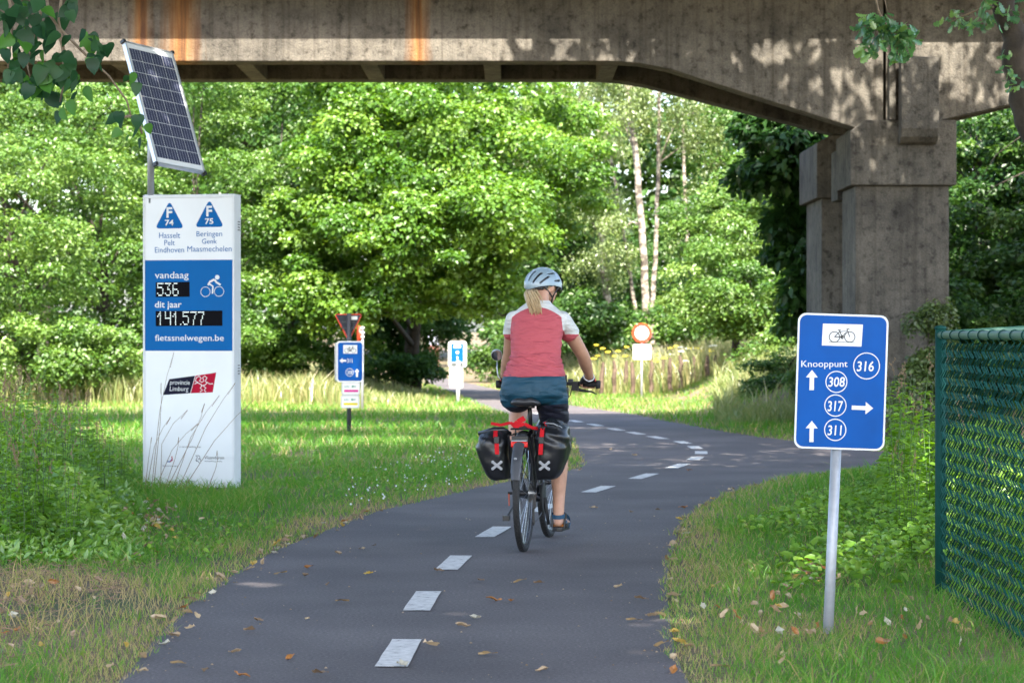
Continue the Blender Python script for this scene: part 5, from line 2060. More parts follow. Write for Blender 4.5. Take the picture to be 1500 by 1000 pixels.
def fallen():
    shapes = []
    for v in range(10):
        V, Fc = [], []
        prof = [(-0.5, 0.03), (-0.3, 0.30), (-0.05, 0.42), (0.2, 0.34), (0.4, 0.16), (0.56, 0.02)]
        rs = np.random.default_rng(v + 90)
        curl, tw = 0.35 + 0.8 * rs.random(), rs.normal() * 0.5
        for k, (u, w) in enumerate(prof):
            for sgn in (-1, 0, 1):
                ww = w * (1 + 0.25 * rs.normal() * .5)
                z = 0.03 + curl * (abs(sgn) * w * w * 0.9) + 0.35 * u * u * curl + tw * 0.25 * sgn * u * w
                V.append((sgn * ww * (0.45 + 0.4 * rs.random()), u + 0.05 * rs.normal(), max(0.0, z * 1.5 + 0.06 * rs.normal()) + 0.01))
        for k in range(len(prof) - 1):
            for j in range(2):
                a = 3 * k + j
                Fc.append((a, a + 1, a + 4, a + 3))
        me = bpy.data.meshes.new('fallen_leaf')
        me.from_pydata(V, [], Fc)
        me.attributes.new('tint', 'FLOAT', 'POINT').data.foreach_set('value', [[0.0, 0.15, 0.45, 0.05, 0.5, 0.45, 0.72, 0.88, 0.25, 0.98][v]] * len(V))
        me.materials.append(M['dryleaf'])
        shapes.append(me)

    def leaf(x, y, z, s, label, group, tilt=0.15):
        o = link('fallen_leaf', random.choice(shapes), None)
        o.location = (x, y, z)
        o.rotation_euler = (random.gauss(0, tilt), random.gauss(0, tilt), random.uniform(0, 6.28))
        o.scale = (s, s, s)
        tag(o, label, 'leaf', group)
    on_path = [(378, 911), (450, 909), (366, 926), (425, 966), (355, 993), (548, 801), (705, 853), (722, 881), (749, 882), (696, 908), (677, 920), (716, 961), (470, 990), (930, 911),
               (968, 904), (447, 845), (452, 833), (495, 813), (531, 806), (500, 883), (642, 838), (763, 853), (790, 856), (870, 745), (925, 752), (965, 748), (1000, 745), (905, 862), (955, 905),
               (632, 948), (590, 977), (795, 985), (540, 842), (480, 858), (345, 958), (300, 985), (262, 975), (968, 946), (940, 880), (410, 842), (1010, 690), (895, 660), (930, 668)]
    for x, y in on_path:
        X, Y = gp(x, y)
        leaf(X, Y, 0.006, random.uniform(0.045, 0.075), 'dry curled leaf lying on the asphalt of the cycle path', 'fallen leaves on the asphalt', 0.12)
    # litter along the asphalt edges
    for side, cnt in ((road_px_left, 75), (road_px_right[2:], 45)):
        P = [Vector(gp(*p)) for p in side if p[1] <= 1005]
        for i in range(cnt):
            k = random.randrange(len(P) - 1)
            q = P[k].lerp(P[k + 1], random.random())
            if q.y > 19 and random.random() < 0.6:
                continue
            leaf(q.x + random.gauss(0, .05), q.y + random.gauss(0, 0.05), 0.008, random.uniform(0.035, 0.075), 'dry leaf in the litter line along the edge of the asphalt', 'fallen leaves along the path edge', 0.3)
    for (cx, cy, sx, sy, n) in ((215, 775, 44, 26, 110), (1190, 848, 26, 14, 40), (1120, 900, 80, 50, 22), (1330, 930, 60, 40, 14), (60, 905, 90, 70, 34), (1150, 950, 90, 40, 14)):
        pts = [(cx + random.gauss(0, sx * .6), cy + random.gauss(0, sy * .6)) for i in range(n)]
        pts = [p for p in pts if p[1] > 700]
        A = np.array([gp(*p) for p in pts])
        ins, zz = inside(A), gz(A[:, 0], A[:, 1])
        for (x, y), (X, Y), bad, z in zip(pts, A, ins, zz):
            if bad:
                continue
            lab, gr = (('brown dead leaf in the grass and litter of the left verge', 'dead leaves in the left verge') if x < 700 else
                       ('brown dead leaf in the grass around the post of the junction sign', 'dead leaves in the right verge'))
            leaf(X, Y, float(z) + 0.02 + random.random() * 0.06, random.uniform(0.03, 0.062), lab, gr, 0.8)
    # brown debris: small twigs and bits on the bare patch
    mb = MB()
    A = np.array([(random.gauss(-2.5, 0.55), random.uniform(9.0, 13.6)) for i in range(1900)])
    A = A[(dist_road(A) > 0.4) & ~inside(A)]
    for X, Y in A:
        a = random.uniform(0, 3.14)
        l = random.uniform(0.02, 0.09)
        z = float(hgt(X, Y)) + 0.012 + random.random() * 0.02
        mb.tube([(X, Y, z), (X + l * math.cos(a), Y + l * math.sin(a), z + random.uniform(-.01, .02))], random.uniform(0.001, 0.003), 3)
    kind(mb.build('twig_litter', M['litter']), 'stuff')


def grit():
    n = 9000
    Y = 7.5 * (26 / 7.5) ** rng.random(n)
    X = Y * rng.uniform(-0.24, 0.2, n)
    P = np.stack([X, Y], 1)
    P = P[inside(P)]
    d = dist_road(P)
    k = rng.random(len(P)) < np.exp(-d / 0.10) + 0.05
    P = P[k]
    m = len(P)
    r = 0.0018 + 0.0042 * rng.random(m) ** 2
    base = np.array([[1, 0, 0], [-.5, .87, 0], [-.5, -.87, 0], [0, 0, 1.1]])
    a = rng.random(m) * 6.28
    V = np.repeat(base[None], m, 0)
    x = V[..., 0] * np.cos(a)[:, None] - V[..., 1] * np.sin(a)[:, None]
    y = V[..., 0] * np.sin(a)[:, None] + V[..., 1] * np.cos(a)[:, None]
    V = np.stack([x * 1.5 * r[:, None] + P[:, :1], y * r[:, None] + P[:, 1:], V[..., 2] * r[:, None] + 0.001], 2)
    b = 4 * np.arange(m)[:, None]
    T = np.concatenate([b + [0, 1, 3], b + [1, 2, 3], b + [2, 0, 3]])
    kind(link('grit', np_mesh('grit', V.reshape(-1, 3), tris=T, tint=np.repeat(rng.random(m) * 0.5, 4)), M['dryleaf']), 'stuff')


grit()
M['litter'] = simple('dead_twigs', (0.24, 0.16, 0.10), 0.9, var=0.4, scale=3)
fallen()


# ------------------------------------------------------------------ bicycle, panniers and rider
BX, BY, BYAW = 0.072, 14.33, R(-8.5)


def cyl(p0, p1, r, n=10, mb=None):
    mb = mb or MB()
    return mb.tube([p0, p1], r, n)


def make_wheel(root, c, steer=0.0, rear=True):
    """c = axle centre; wheel plane is Y-Z"""
    m = Matrix.Translation(c) @ Matrix.Rotation(steer, 4, 'Z')

    def ring(r, w, h, n=64, sect=10, mb=None):
        mb = mb or MB()
        b0 = len(mb.v)
        for i in range(n):
            a = 2 * math.pi * i / n
            for k in range(sect):
                q = 2 * math.pi * k / sect
                rr = r + h * math.cos(q)
                mb.v.append(tuple(m @ Vector((w * math.sin(q), rr * math.cos(a), rr * math.sin(a)))))
        for i in range(n):
            for k in range(sect):
                a, b = b0 + i * sect, b0 + ((i + 1) % n) * sect
                l = (k + 1) % sect
                mb.f.append((a + k, a + l, b + l, b + k))
        return mb
    rim = ring(0.311, 0.0115, 0.011).build('wheel', M['alu'] if False else M['bikeframe'], root, smooth=True)
    ring(0.3305, 0.0205, 0.0185, 72, 12).build('tyre', M['rubber'], rim, smooth=True)
    mb = MB()
    for i in range(72):                                  # tread blocks
        a = 2 * math.pi * i / 72
        for sx in (-1, 0, 1):
            q = sx * 0.55
            rr = 0.3305 + 0.0195 * math.cos(q)
            mm = m @ Matrix.Rotation(a + (0.04 if sx == 0 else 0), 4, 'X') @ Matrix.Translation((0.0205 * math.sin(q), rr, 0))
            mb.box(-0.004, 0.004, -0.001, 0.0016, -0.009, 0.009, mm)
    kind(mb.build('tread', M['rubber'], rim), 'stuff')
    ring(0.312, 0.0125, 0.003, 64, 6).build('reflective_strip', M['reflect'], rim)
    mb = MB()
    for i in range(32):
        a = 2 * math.pi * i / 32
        s = 1 if i % 2 else -1
        a2 = a + (0.45 if (i // 2) % 2 else -0.45)
        p0 = m @ Vector((0.028 * s, 0.024 * math.cos(a2), 0.024 * math.sin(a2)))
        p1 = m @ Vector((0.002 * s, 0.303 * math.cos(a), 0.303 * math.sin(a)))
        mb.tube([p0, p1], 0.0012, 4)
    kind(mb.build('spokes', M['steel'], rim), 'stuff')
    mb = MB()
    mb.tube([m @ Vector((x, 0, 0)) for x in (-0.034, -0.03, -0.027, -0.02, 0.02, 0.027, 0.03, 0.034)], [0.016, 0.027, 0.027, 0.015, 0.015, 0.027, 0.027, 0.016], 16)
    mb.build('hub', M['black'], rim, smooth=True)
    MB().tube([m @ Vector((-0.075, 0, 0)), m @ Vector((0.075, 0, 0))], 0.006, 8).build('axle', M['steel'], rim)
    return rim


def bicycle():
    root = thing('bicycle', 'dark touring bicycle seen from behind carrying two black panniers on the path', 'bicycle', (BX, BY, 0), (0, 0, BYAW))
    RA = Vector((0, 0, 0.35))
    FA = Vector((0.012, 1.07, 0.35))
    make_wheel(root, RA)
    make_wheel(root, FA, R(-3))
    BB = Vector((0, 0.445, 0.295))
    ST = Vector((0, 0.30, 0.70))
    HT, HB = Vector((0, 0.86, 0.82)), Vector((0, 0.915, 0.68))
    mb = MB()
    mb.tube([BB, ST], 0.017, 12)
    mb.tube([BB, HB], 0.024, 12)
    mb.tube([ST + Vector((0, 0.02, -0.05)), HT + Vector((0, 0.01, -0.03))], 0.018, 12)
    mb.tube([HT, HB], 0.021, 12)
    for s in (-1, 1):
        mb.tube([BB + Vector((s * 0.03, -0.02, 0)), Vector((s * 0.048, 0.15, 0.325)), RA + Vector((s * 0.062, 0, 0))], [0.012, 0.010, 0.010], 8)
        mb.tube([ST + Vector((s * 0.012, 0, -0.06)), Vector((s * 0.045, 0.13, 0.55)), RA + Vector((s * 0.062, 0, 0))], [0.009, 0.009, 0.009], 8)
    mb.tube([BB + Vector((-0.04, 0, 0)), BB + Vector((0.04, 0, 0))], 0.026, 14)
    mb.build('frame', M['bikeframe'], root, smooth=True)
    mb = MB()
    for s in (-1, 1):
        mb.tube([HB + Vector((s * 0.055, 0.01, -0.02)), FA + Vector((s * 0.055, -0.01, 0))], [0.017, 0.012], 10)
    mb.tube([HB + Vector((-0.06, 0.01, -0.02)), HB + Vector((0.06, 0.01, -0.02))], 0.018, 10)
    mb.build('fork', M['darksteel'], root, smooth=True)
    mb = MB()
    mb.tube([ST, Vector((0, 0.235, 0.868))], 0.0135, 12)
    sp = mb.build('seat_post', M['black'], root, smooth=True)
    # saddle: loft along Y
    mb = MB()
    prof = [(-0.02, 0.045, 0.012), (0.0, 0.088, 0.022), (0.04, 0.094, 0.026), (0.09, 0.078, 0.024), (0.14, 0.045, 0.020), (0.20, 0.026, 0.018), (0.27, 0.020, 0.016), (0.29, 0.008, 0.008)]
    n = 20
    for y, hw, hh in prof:
        for k in range(n):
            a = 2 * math.pi * k / n
            x = hw * math.cos(a)
            dz = -0.011 * (1 - min(1, abs(x) / 0.03)) if math.sin(a) > 0 else 0       # central channel
            mb.v.append((x, 0.035 + y, 0.900 + hh * 1.25 * math.sin(a) - 0.012 * (abs(x) / 0.09) ** 2 + dz))
    for i in range(len(prof) - 1):
        for k in range(n):
            l = (k + 1) % n
            mb.f.append((i * n + k, i * n + l, (i + 1) * n + l, (i + 1) * n + k))
    mb.f.append(tuple(range(n))[::-1])
    mb.f.append(tuple(range((len(prof) - 1) * n, len(prof) * n)))
    sd = mb.build('saddle', simple('saddle_cover', (0.028, 0.029, 0.033), 0.35), root, smooth=True)
    mb = MB()
    for s in (-1, 1):
        mb.tube([(s * 0.03, 0.13, 0.872), (s * 0.022, 0.18, 0.856), (s * 0.022, 0.29, 0.856), (s * 0.01, 0.36, 0.872)], 0.0035, 6)
    mb.box(-0.03, 0.03, 0.215, 0.255, 0.853, 0.868)
    mb.build('saddle_rails', M['steel'], sd, smooth=True)
    # rear mudguard
    mb = MB()
    n = 26
    for i in range(n):
        a = R(-18 + 168 * i / (n - 1))              # from behind-low over the top to the front
        cy_, cz = -math.cos(a), math.sin(a)
        for k in range(9):
            q = R(-75 + 150 * k / 8)
            rr = 0.362 + 0.014 * math.cos(q)
            mb.v.append((0.033 * math.sin(q), rr * cy_, 0.35 + rr * cz))
    ystart = []
    for i in range(n - 1):
        for k in range(8):
            a = i * 9 + k
            mb.f.append((a, a + 1, a + 10, a + 9))
    # lower tail ends at about half a metre above the ground
    keep = [f for f in mb.f if not (sum(mb.v[i][1] for i in f) / 4 < -0.1 and sum(mb.v[i][2] for i in f) / 4 < 0.47)]
    mb.f = keep
    mg = mb.build('mudguard', M['mudguard'], root, smooth=True)
    MB().ball((0, -0.352, 0.575), 0.010, 0.006, 0.007, 10, 6).build('badge', M['reflect'], mg)
    mb = MB()
    for s in (-1, 1):
        mb.tube([RA + Vector((s * 0.066, 0, 0.01)), (s * 0.033, -0.33, 0.53)], 0.002, 5)
    mb.build('stays', M['black'], mg)
    # rack
    mb = MB()
    for s in (-1, 1):
        mb.tube([RA + Vector((s * 0.07, 0.0, 0.0)), (s * 0.06, 0.02, 0.4), (s * 0.055, 0.03, 0.735)], 0.005, 6)
        mb.tube([(s * 0.055, 0.26, 0.74), (s * 0.055, -0.16, 0.74)], 0.005, 6)
        mb.tube([(s * 0.07, 0.2, 0.70), (s * 0.07, -0.17, 0.70)], 0.005, 6)
        mb.tube([(s * 0.07, -0.17, 0.70), RA + Vector((s * 0.07, -0.0, 0.02))], 0.005, 6)
    mb.tube([(-0.055, -0.16, 0.74), (0.055, -0.16, 0.74)], 0.005, 6)
    mb.box(-0.05, 0.05, -0.15, 0.2, 0.741, 0.746)
    mb.build('rack', M['black'], root, smooth=False)
    # tail light
    mb = MB().box(-0.051, 0.051, -0.205, -0.175, 0.634, 0.668)
    tl = mb.build('tail_light', M['taillight'], root, bevel=0.008)
    MB().box(-0.044, 0.044, -0.206, -0.178, 0.669, 0.676).build('light_reflector', M['reflect'], tl)
    MB().box(-0.05, 0.05, -0.175, -0.15, 0.63, 0.70).build('light_bracket', M['black'], tl, bevel=0.004)
    # drive train on the right
    mb = MB()
    for k, r_ in enumerate((0.022, 0.028, 0.034, 0.041, 0.048, 0.055)):
        mb.tube([(0.062 - k * 0.0055, 0, 0.35), (0.0645 - k * 0.0055, 0, 0.35)], r_, 24)
    mb.build('cassette', M['steel'], root)
    mb = MB()
    mb.box(0.055, 0.07, -0.02, 0.02, 0.26, 0.345)
    mb.box(0.050, 0.060, -0.005, 0.035, 0.165, 0.275)
    mb.tube([(0.052, 0.015, 0.18), (0.058, 0.015, 0.18)], 0.024, 12)
    mb.tube([(0.052, 0.0, 0.26), (0.058, 0.0, 0.26)], 0.024, 12)
    mb.build('derailleur', M['black'], root, bevel=0.002)
    mb = MB()
    mb.tube([(0.055, 0.02, 0.395), (0.052, 0.43, 0.38)], 0.004, 5)
    mb.tube([(0.055, 0.02, 0.158), (0.052, 0.43, 0.205)], 0.004, 5)
    mb.build('chain', M['darksteel'], root)
    mb = MB()
    mb.tube([(0.049, BB.y, BB.z), (0.053, BB.y, BB.z)], 0.088, 32)
    mb.tube([(0.058, BB.y, BB.z), (0.061, BB.y, BB.z)], 0.096, 32)
    mb.build('chainring', M['darksteel'], root)
    # cranks: right down, left up
    P1, P2 = Vector((0.085, BB.y + 0.02, BB.z - 0.168)), Vector((-0.085, BB.y - 0.02, BB.z + 0.168))
    for name_, a, b in (('crank', BB + Vector((0.066, 0, 0)), P1), ('crank', BB + Vector((-0.05, 0, 0)), P2)):
        cr = MB().tube([a, b], [0.014, 0.010], 8).build(name_, M['darksteel'], root, smooth=True)
        s = 1 if b.x > 0 else -1
        pd = MB().box(b.x + s * 0.02, b.x + s * 0.125, b.y - 0.05, b.y + 0.05, b.z - 0.012, b.z + 0.012).build('pedal', M['black'], cr, bevel=0.004)
        MB().box(b.x + s * 0.04, b.x + s * 0.10, b.y - 0.0535, b.y - 0.0505, b.z - 0.007, b.z + 0.007).build('pedal_reflector', simple('amber', (0.6, 0.18, 0.01), 0.3), pd)
    # kickstand with rubber foot, and left dropout hardware
    mb = MB()
    mb.tube([(-0.06, 0.12, 0.30), (-0.085, -0.12, 0.215)], 0.008, 8)
    mb.box(-0.105, -0.065, -0.165, -0.115, 0.195, 0.225)
    mb.tube([(-0.06, 0.0, 0.35), (-0.098, -0.01, 0.35)], 0.009, 8)
    mb.build('kickstand', M['black'], root)
    MB().tube([(-0.09, -0.012, 0.348), (-0.088, -0.016, 0.275)], [0.005, 0.003], 6).build('quick_release', simple('orange_red', (0.4, 0.06, 0.02), 0.4), root)
    # handlebar
    hc = Vector((0.035, 0.86, 0.985))
    mb = MB()
    mb.tube([HT, Vector((0.0, 0.845, 0.93)), Vector((0.03, 0.875, 0.985))], 0.016, 10)
    st = mb.build('stem', M['black'], root, smooth=True)
    mb = MB()
    mb.tube([hc + Vector((-0.315, -0.03, 0.0)), hc + Vector((-0.18, 0.0, 0.005)), hc + Vector((0.18, 0.0, 0.005)), hc + Vector((0.315, -0.03, 0.0))], 0.0125, 12)
    hb = mb.build('handlebar', M['black'], root, smooth=True)
    for s in (-1, 1):
        a, b = hc + Vector((s * 0.19, -0.003, 0.005)), hc + Vector((s * 0.318, -0.032, 0.0))
        MB().tube([a, a.lerp(b, .5), b], [0.016, 0.017, 0.017], 12).build('grip', M['rubber'], hb, smooth=True)
        MB().tube([b - Vector((s * 0.012, 0, 0)), b + Vector((s * 0.014, 0, 0))], [0.028, 0.025], 14).build('bar_end', M['rubber'], hb, smooth=True)
        q = hc + Vector((s * 0.17, 0.0, 0.0))
        mb = MB()
        mb.box(q.x - 0.02, q.x + 0.02, q.y - 0.02, q.y + 0.025, q.z - 0.04, q.z + 0.018)
        mb.tube([q + Vector((0, 0.01, -0.03)), q + Vector((s * 0.05, 0.035, -0.042)), q + Vector((s * 0.10, 0.02, -0.046)), q + Vector((s * 0.135, 0.01, -0.062))], [0.012, 0.008, 0.006, 0.004], 8)
        mb.build('brake_lever', M['black'], hb, smooth=False)
    # display and lamp in front of the bar
    mb = MB().box(hc.x + 0.045, hc.x + 0.115, hc.y - 0.02, hc.y + 0.03, hc.z + 0.014, hc.z + 0.062)
    mb.build('bike_computer', M['black'], hb, bevel=0.008)
    MB().box(hc.x + 0.125, hc.x + 0.155, hc.y - 0.02, hc.y + 0.02, hc.z + 0.012, hc.z + 0.035).build('bell', M['darksteel'], hb, bevel=0.005)
    MB().box(hc.x + 0.05, hc.x + 0.12, hc.y + 0.02, hc.y + 0.08, hc.z - 0.09, hc.z - 0.02).build('headlamp', M['black'], hb, bevel=0.012)
    mb = MB()
    for dx in (0.03, 0.07, 0.1):
        mb.tube([(hc.x + dx + .05, hc.y, hc.z - 0.01), (hc.x + dx + .03, hc.y + 0.06, hc.z - 0.07), (hc.x + dx - .05, hc.y + 0.05, hc.z - 0.17), (hc.x - 0.01, hc.y + 0.03, hc.z - 0.25)], 0.003, 5)
    mb.build('cables', M['black'], hb)
    # mirror on the left
    mc = hc + Vector((-0.335, 0.0, 0.185))
    mb = MB()
    mb.tube([hc + Vector((-0.30, -0.02, 0.02)), hc + Vector((-0.325, -0.01, 0.05)), hc + Vector((-0.335, 0.01, 0.10)), mc + Vector((0, 0.02, -0.03))], 0.0035, 6)
    mr = mb.build('mirror', M['steel'], root, smooth=True)
    mn = Vector((0.22, -1, -0.30)).normalized()
    MB().tube([mc + mn * 0.008, mc - mn * 0.012, mc - mn * 0.02], [0.036, 0.036, 0.02], 28).build('mirror_housing', M['steel'], mr, smooth=False)
    MB().tube([mc + mn * 0.0085, mc + mn * 0.0105], 0.032, 28).build('mirror_glass', M['mirror'], mr)
    return root


bicycle()


def bike_w(x, y, z):
    m = Matrix.Translation((BX, BY, 0)) @ Matrix.Rotation(BYAW, 4, 'Z')
    return m @ Vector((x, y, z))


def pannier(s, label):
    """s = -1 left, +1 right"""
    base = bike_w(s * 0.165, 0.0, 0.40)
    root = thing('pannier', label, 'bicycle bag', base, (0, 0, BYAW), 'panniers on the rear rack')
    # rings from bottom to top: (z, inner x, outer x, y0, y1)
    if s < 0:
        rings = [(0.030, 0.072, -0.010, -0.09, 0.08), (0.038, 0.085, -0.035, -0.125, 0.11), (0.09, 0.088, -0.070, -0.15, 0.13), (0.17, 0.090, -0.102, -0.165, 0.15),
                 (0.235, 0.088, -0.122, -0.165, 0.15), (0.28, 0.080, -0.098, -0.15, 0.14), (0.315, 0.068, -0.055, -0.11, 0.12), (0.338, 0.050, -0.015, -0.06, 0.09)]
    else:
        rings = [(0.035, 0.02, -0.065, -0.09, 0.09), (0.043, 0.042, -0.085, -0.125, 0.11), (0.10, 0.078, -0.092, -0.15, 0.14), (0.20, 0.112, -0.094, -0.165, 0.16),
                 (0.27, 0.122, -0.093, -0.165, 0.165), (0.32, 0.112, -0.085, -0.155, 0.16), (0.36, 0.085, -0.070, -0.13, 0.14), (0.385, 0.05, -0.045, -0.08, 0.11)]
    mb = MB()
    n = 36
    for z, xa, xb, y0, y1 in rings:
        cx, cy_ = (xa + xb) / 2, (y0 + y1) / 2
        hx, hy = abs(xa - xb) / 2, (y1 - y0) / 2
        for k in range(n):
            a = 2 * math.pi * k / n
            ca, sa = math.cos(a), math.sin(a)
            ca, sa = math.copysign(abs(ca) ** 0.55, ca), math.copysign(abs(sa) ** 0.55, sa)
            mb.v.append((cx + hx * ca, cy_ + hy * sa, z))
    for i in range(len(rings) - 1):
        for k in range(n):
            l = (k + 1) % n
            mb.f.append((i * n + k, i * n + l, (i + 1) * n + l, (i + 1) * n + k))
    mb.f.append(tuple(range(n))[::-1])
    mb.f.append(tuple(range((len(rings) - 1) * n, len(rings) * n)))
    me = mb.mesh('bag')
    o = link('bag', me, M['pannier'], root, True)
    sub = o.modifiers.new('s', 'SUBSURF')
    sub.levels = sub.render_levels = 2
    me2 = bpy.data.meshes.new_from_object(o.evaluated_get(bpy.context.evaluated_depsgraph_get()))
    o.modifiers.clear()
    o.data = me2
    # creases
    for v in me2.vertices:
        c = v.co
        d = noise.noise(Vector((c.x * 11 + s * 4, c.y * 7, c.z * 22 + c.x * 9))) * 0.016 * (0.35 + 1.6 * max(0, (c.z - 0.18) / 0.2))
        d += noise.noise(Vector((c.x * 25, c.y * 20, c.z * 10 + 5))) * 0.004
        v.co += v.normal * d
    me2.polygons.foreach_set('use_smooth', [True] * len(me2.polygons))
    # roll-top closure
    zt = 0.335 if s < 0 else 0.385
    mb = MB()
    mb.tube([(-0.10 if s < 0 else -0.06, -0.05, zt - 0.03), (0.0, -0.07, zt - 0.004), (0.05, -0.06, zt - 0.006), (0.085, -0.03, zt - 0.03)], [0.016, 0.02, 0.02, 0.015], 10)
    mb.build('roll_top', M['pannier'], root, smooth=True)
    # webbing strap down the back with a buckle
    sx = 0.018 if s < 0 else -0.03
    pts = [(sx - 0.03 * -s * 0.4, -0.075, zt - 0.005), (sx - 0.005, -0.135, zt - 0.045), (sx + 0.012 * -s * .6, -0.166, 0.27), (sx + 0.022 * -s * .5, -0.172, 0.19)]
    mb = MB()
    w = 0.0125
    for i in range(len(pts) - 1):
        a, b = Vector(pts[i]), Vector(pts[i + 1])
        for t in (0,):
            k = len(mb.v)
            n_ = Vector((0, -0.004, 0.0015))
            for q in (a, b):
                mb.v += [tuple(q + Vector((-w, -0.003, 0))), tuple(q + Vector((w, -0.003, 0))), tuple(q + Vector((-w, -0.003, 0)) + n_), tuple(q + Vector((w, -0.003, 0)) + n_)]
            mb.f += [(k, k + 1, k + 5, k + 4), (k + 2, k + 6, k + 7, k + 3), (k, k + 4, k + 6, k + 2), (k + 1, k + 3, k + 7, k + 5)]
    mb.build('strap', M['redstrap'], root)
    c = Vector(pts[2]) + Vector((0, -0.007, 0.005))
    MB().box(c.x - 0.016, c.x + 0.016, c.y - 0.006, c.y + 0.006, c.z - 0.02, c.z + 0.02).build('buckle', M['black'], root, bevel=0.003)
    # grey X mark
    xc, zc = (0.028, 0.125) if s < 0 else (-0.018, 0.125)
    mb = MB()
    for a in (38, -38):
        m = Matrix.Translation((xc, -0.176, zc)) @ Matrix.Rotation(R(a), 4, 'Y')
        mb.box(-0.032, 0.032, -0.001 if a > 0 else -0.0018, 0.004, -0.0075, 0.0075, m)
        for e in (-1, 1):
            mb.ball(m @ Vector((e * 0.032, 0.001, 0)), 0.0095, 0.002, 0.0095, 10, 5)
    mb.build('cross_mark', M['reflect'], root)
    if s > 0:
        mb = MB()
        mb.tube([(-0.02, -0.12, zt - 0.01), (0.03, -0.135, zt - 0.012), (0.075, -0.11, zt - 0.035), (0.11, -0.05, 0.30), (0.122, -0.02, 0.22)], 0.0035, 6)
        mb.build('piping', M['reflect'], root, smooth=True)
        mb = MB()
        mb.tube([(0.035, -0.12, zt - 0.022), (0.075, -0.10, zt - 0.045)], 0.008, 6)
        mb.build('red_tab', M['redstrap'], root)
    return root


pannier(-1, 'left black roll-top pannier with a red strap and grey cross mark')
pannier(1, 'right black roll-top pannier with a red strap and grey piping')


def strap():
    base = bike_w(0.0, -0.05, 0.76)
    mb = MB()

    def band(pts, w):
        for a, b in zip(pts[:-1], pts[1:]):
            a, b = Vector(a), Vector(b)
            d = (b - a).normalized()
            u = d.cross(Vector((0, 1, 0)))
            u = (u if u.length > .1 else Vector((0, 0, 1))).normalized() * w
            k = len(mb.v)
            o = Vector((0, 0.003, 0))
            mb.v += [tuple(a - u), tuple(a + u), tuple(b + u), tuple(b - u), tuple(a - u + o), tuple(a + u + o), tuple(b + u + o), tuple(b - u + o)]
            mb.f += [(k, k + 1, k + 2, k + 3), (k + 7, k + 6, k + 5, k + 4), (k, k + 4, k + 5, k + 1), (k + 1, k + 5, k + 6, k + 2), (k + 2, k + 6, k + 7, k + 3), (k + 3, k + 7, k + 4, k)]
    band([(-0.19, -0.02, 0.01), (-0.13, -0.03, 0.0), (-0.07, -0.05, 0.015), (-0.03, -0.06, 0.0)], 0.009)
    band([(-0.05, -0.062, -0.01), (-0.02, -0.066, 0.02), (0.02, -0.066, 0.045)], 0.016)
    band([(-0.01, -0.07, 0.0), (0.02, -0.07, 0.01), (0.06, -0.06, -0.012), (0.10, -0.04, -0.02)], 0.010)
    band([(-0.035, -0.072, -0.015), (-0.02, -0.072, 0.01)], 0.018)
    o = mb.build('luggage_strap', M['redstrap'])
    o.location = base
    o.rotation_euler = (0, 0, BYAW)
    tag(o, 'knotted red webbing strap lying over the rear rack between the panniers', 'strap')


strap()


def remeshed(name, mb, voxel, smooth_it, mat, parent, disp=None, mats=None):
    me = mb.mesh(name)
    o = link(name, me, None, parent, True)
    r = o.modifiers.new('r', 'REMESH')
    r.mode = 'VOXEL'
    r.voxel_size = voxel
    r.use_smooth_shade = True
    sm = o.modifiers.new('s', 'SMOOTH')
    sm.factor = 0.5
    sm.iterations = smooth_it
    dg = bpy.context.evaluated_depsgraph_get()
    me2 = bpy.data.meshes.new_from_object(o.evaluated_get(dg))
    o.modifiers.clear()
    o.data = me2
    if disp:
        for v in me2.vertices:
            v.co += v.normal * disp(v.co)
    me2.materials.clear()
    me2.materials.append(mat)
    me2.polygons.foreach_set('use_smooth', [True] * len(me2.polygons))
    me2.update()
    return o


def limb(mb, pts, rads, n=14):
    """tapered limb with rounded ends and joints"""
    P = [Vector(p) for p in pts]
    out, rr = [], []
    for i in range(len(P) - 1):
        k = 5
        for j in range(k):
            out.append(P[i].lerp(P[i + 1], j / k))
            rr.append(rads[i] + (rads[i + 1] - rads[i]) * j / k)
    out.append(P[-1])
    rr.append(rads[-1])
    mb.tube(out, rr, n)
    for p, r in zip(P, rads):
        mb.ball(p, r * 0.995, nu=n, nv=8)


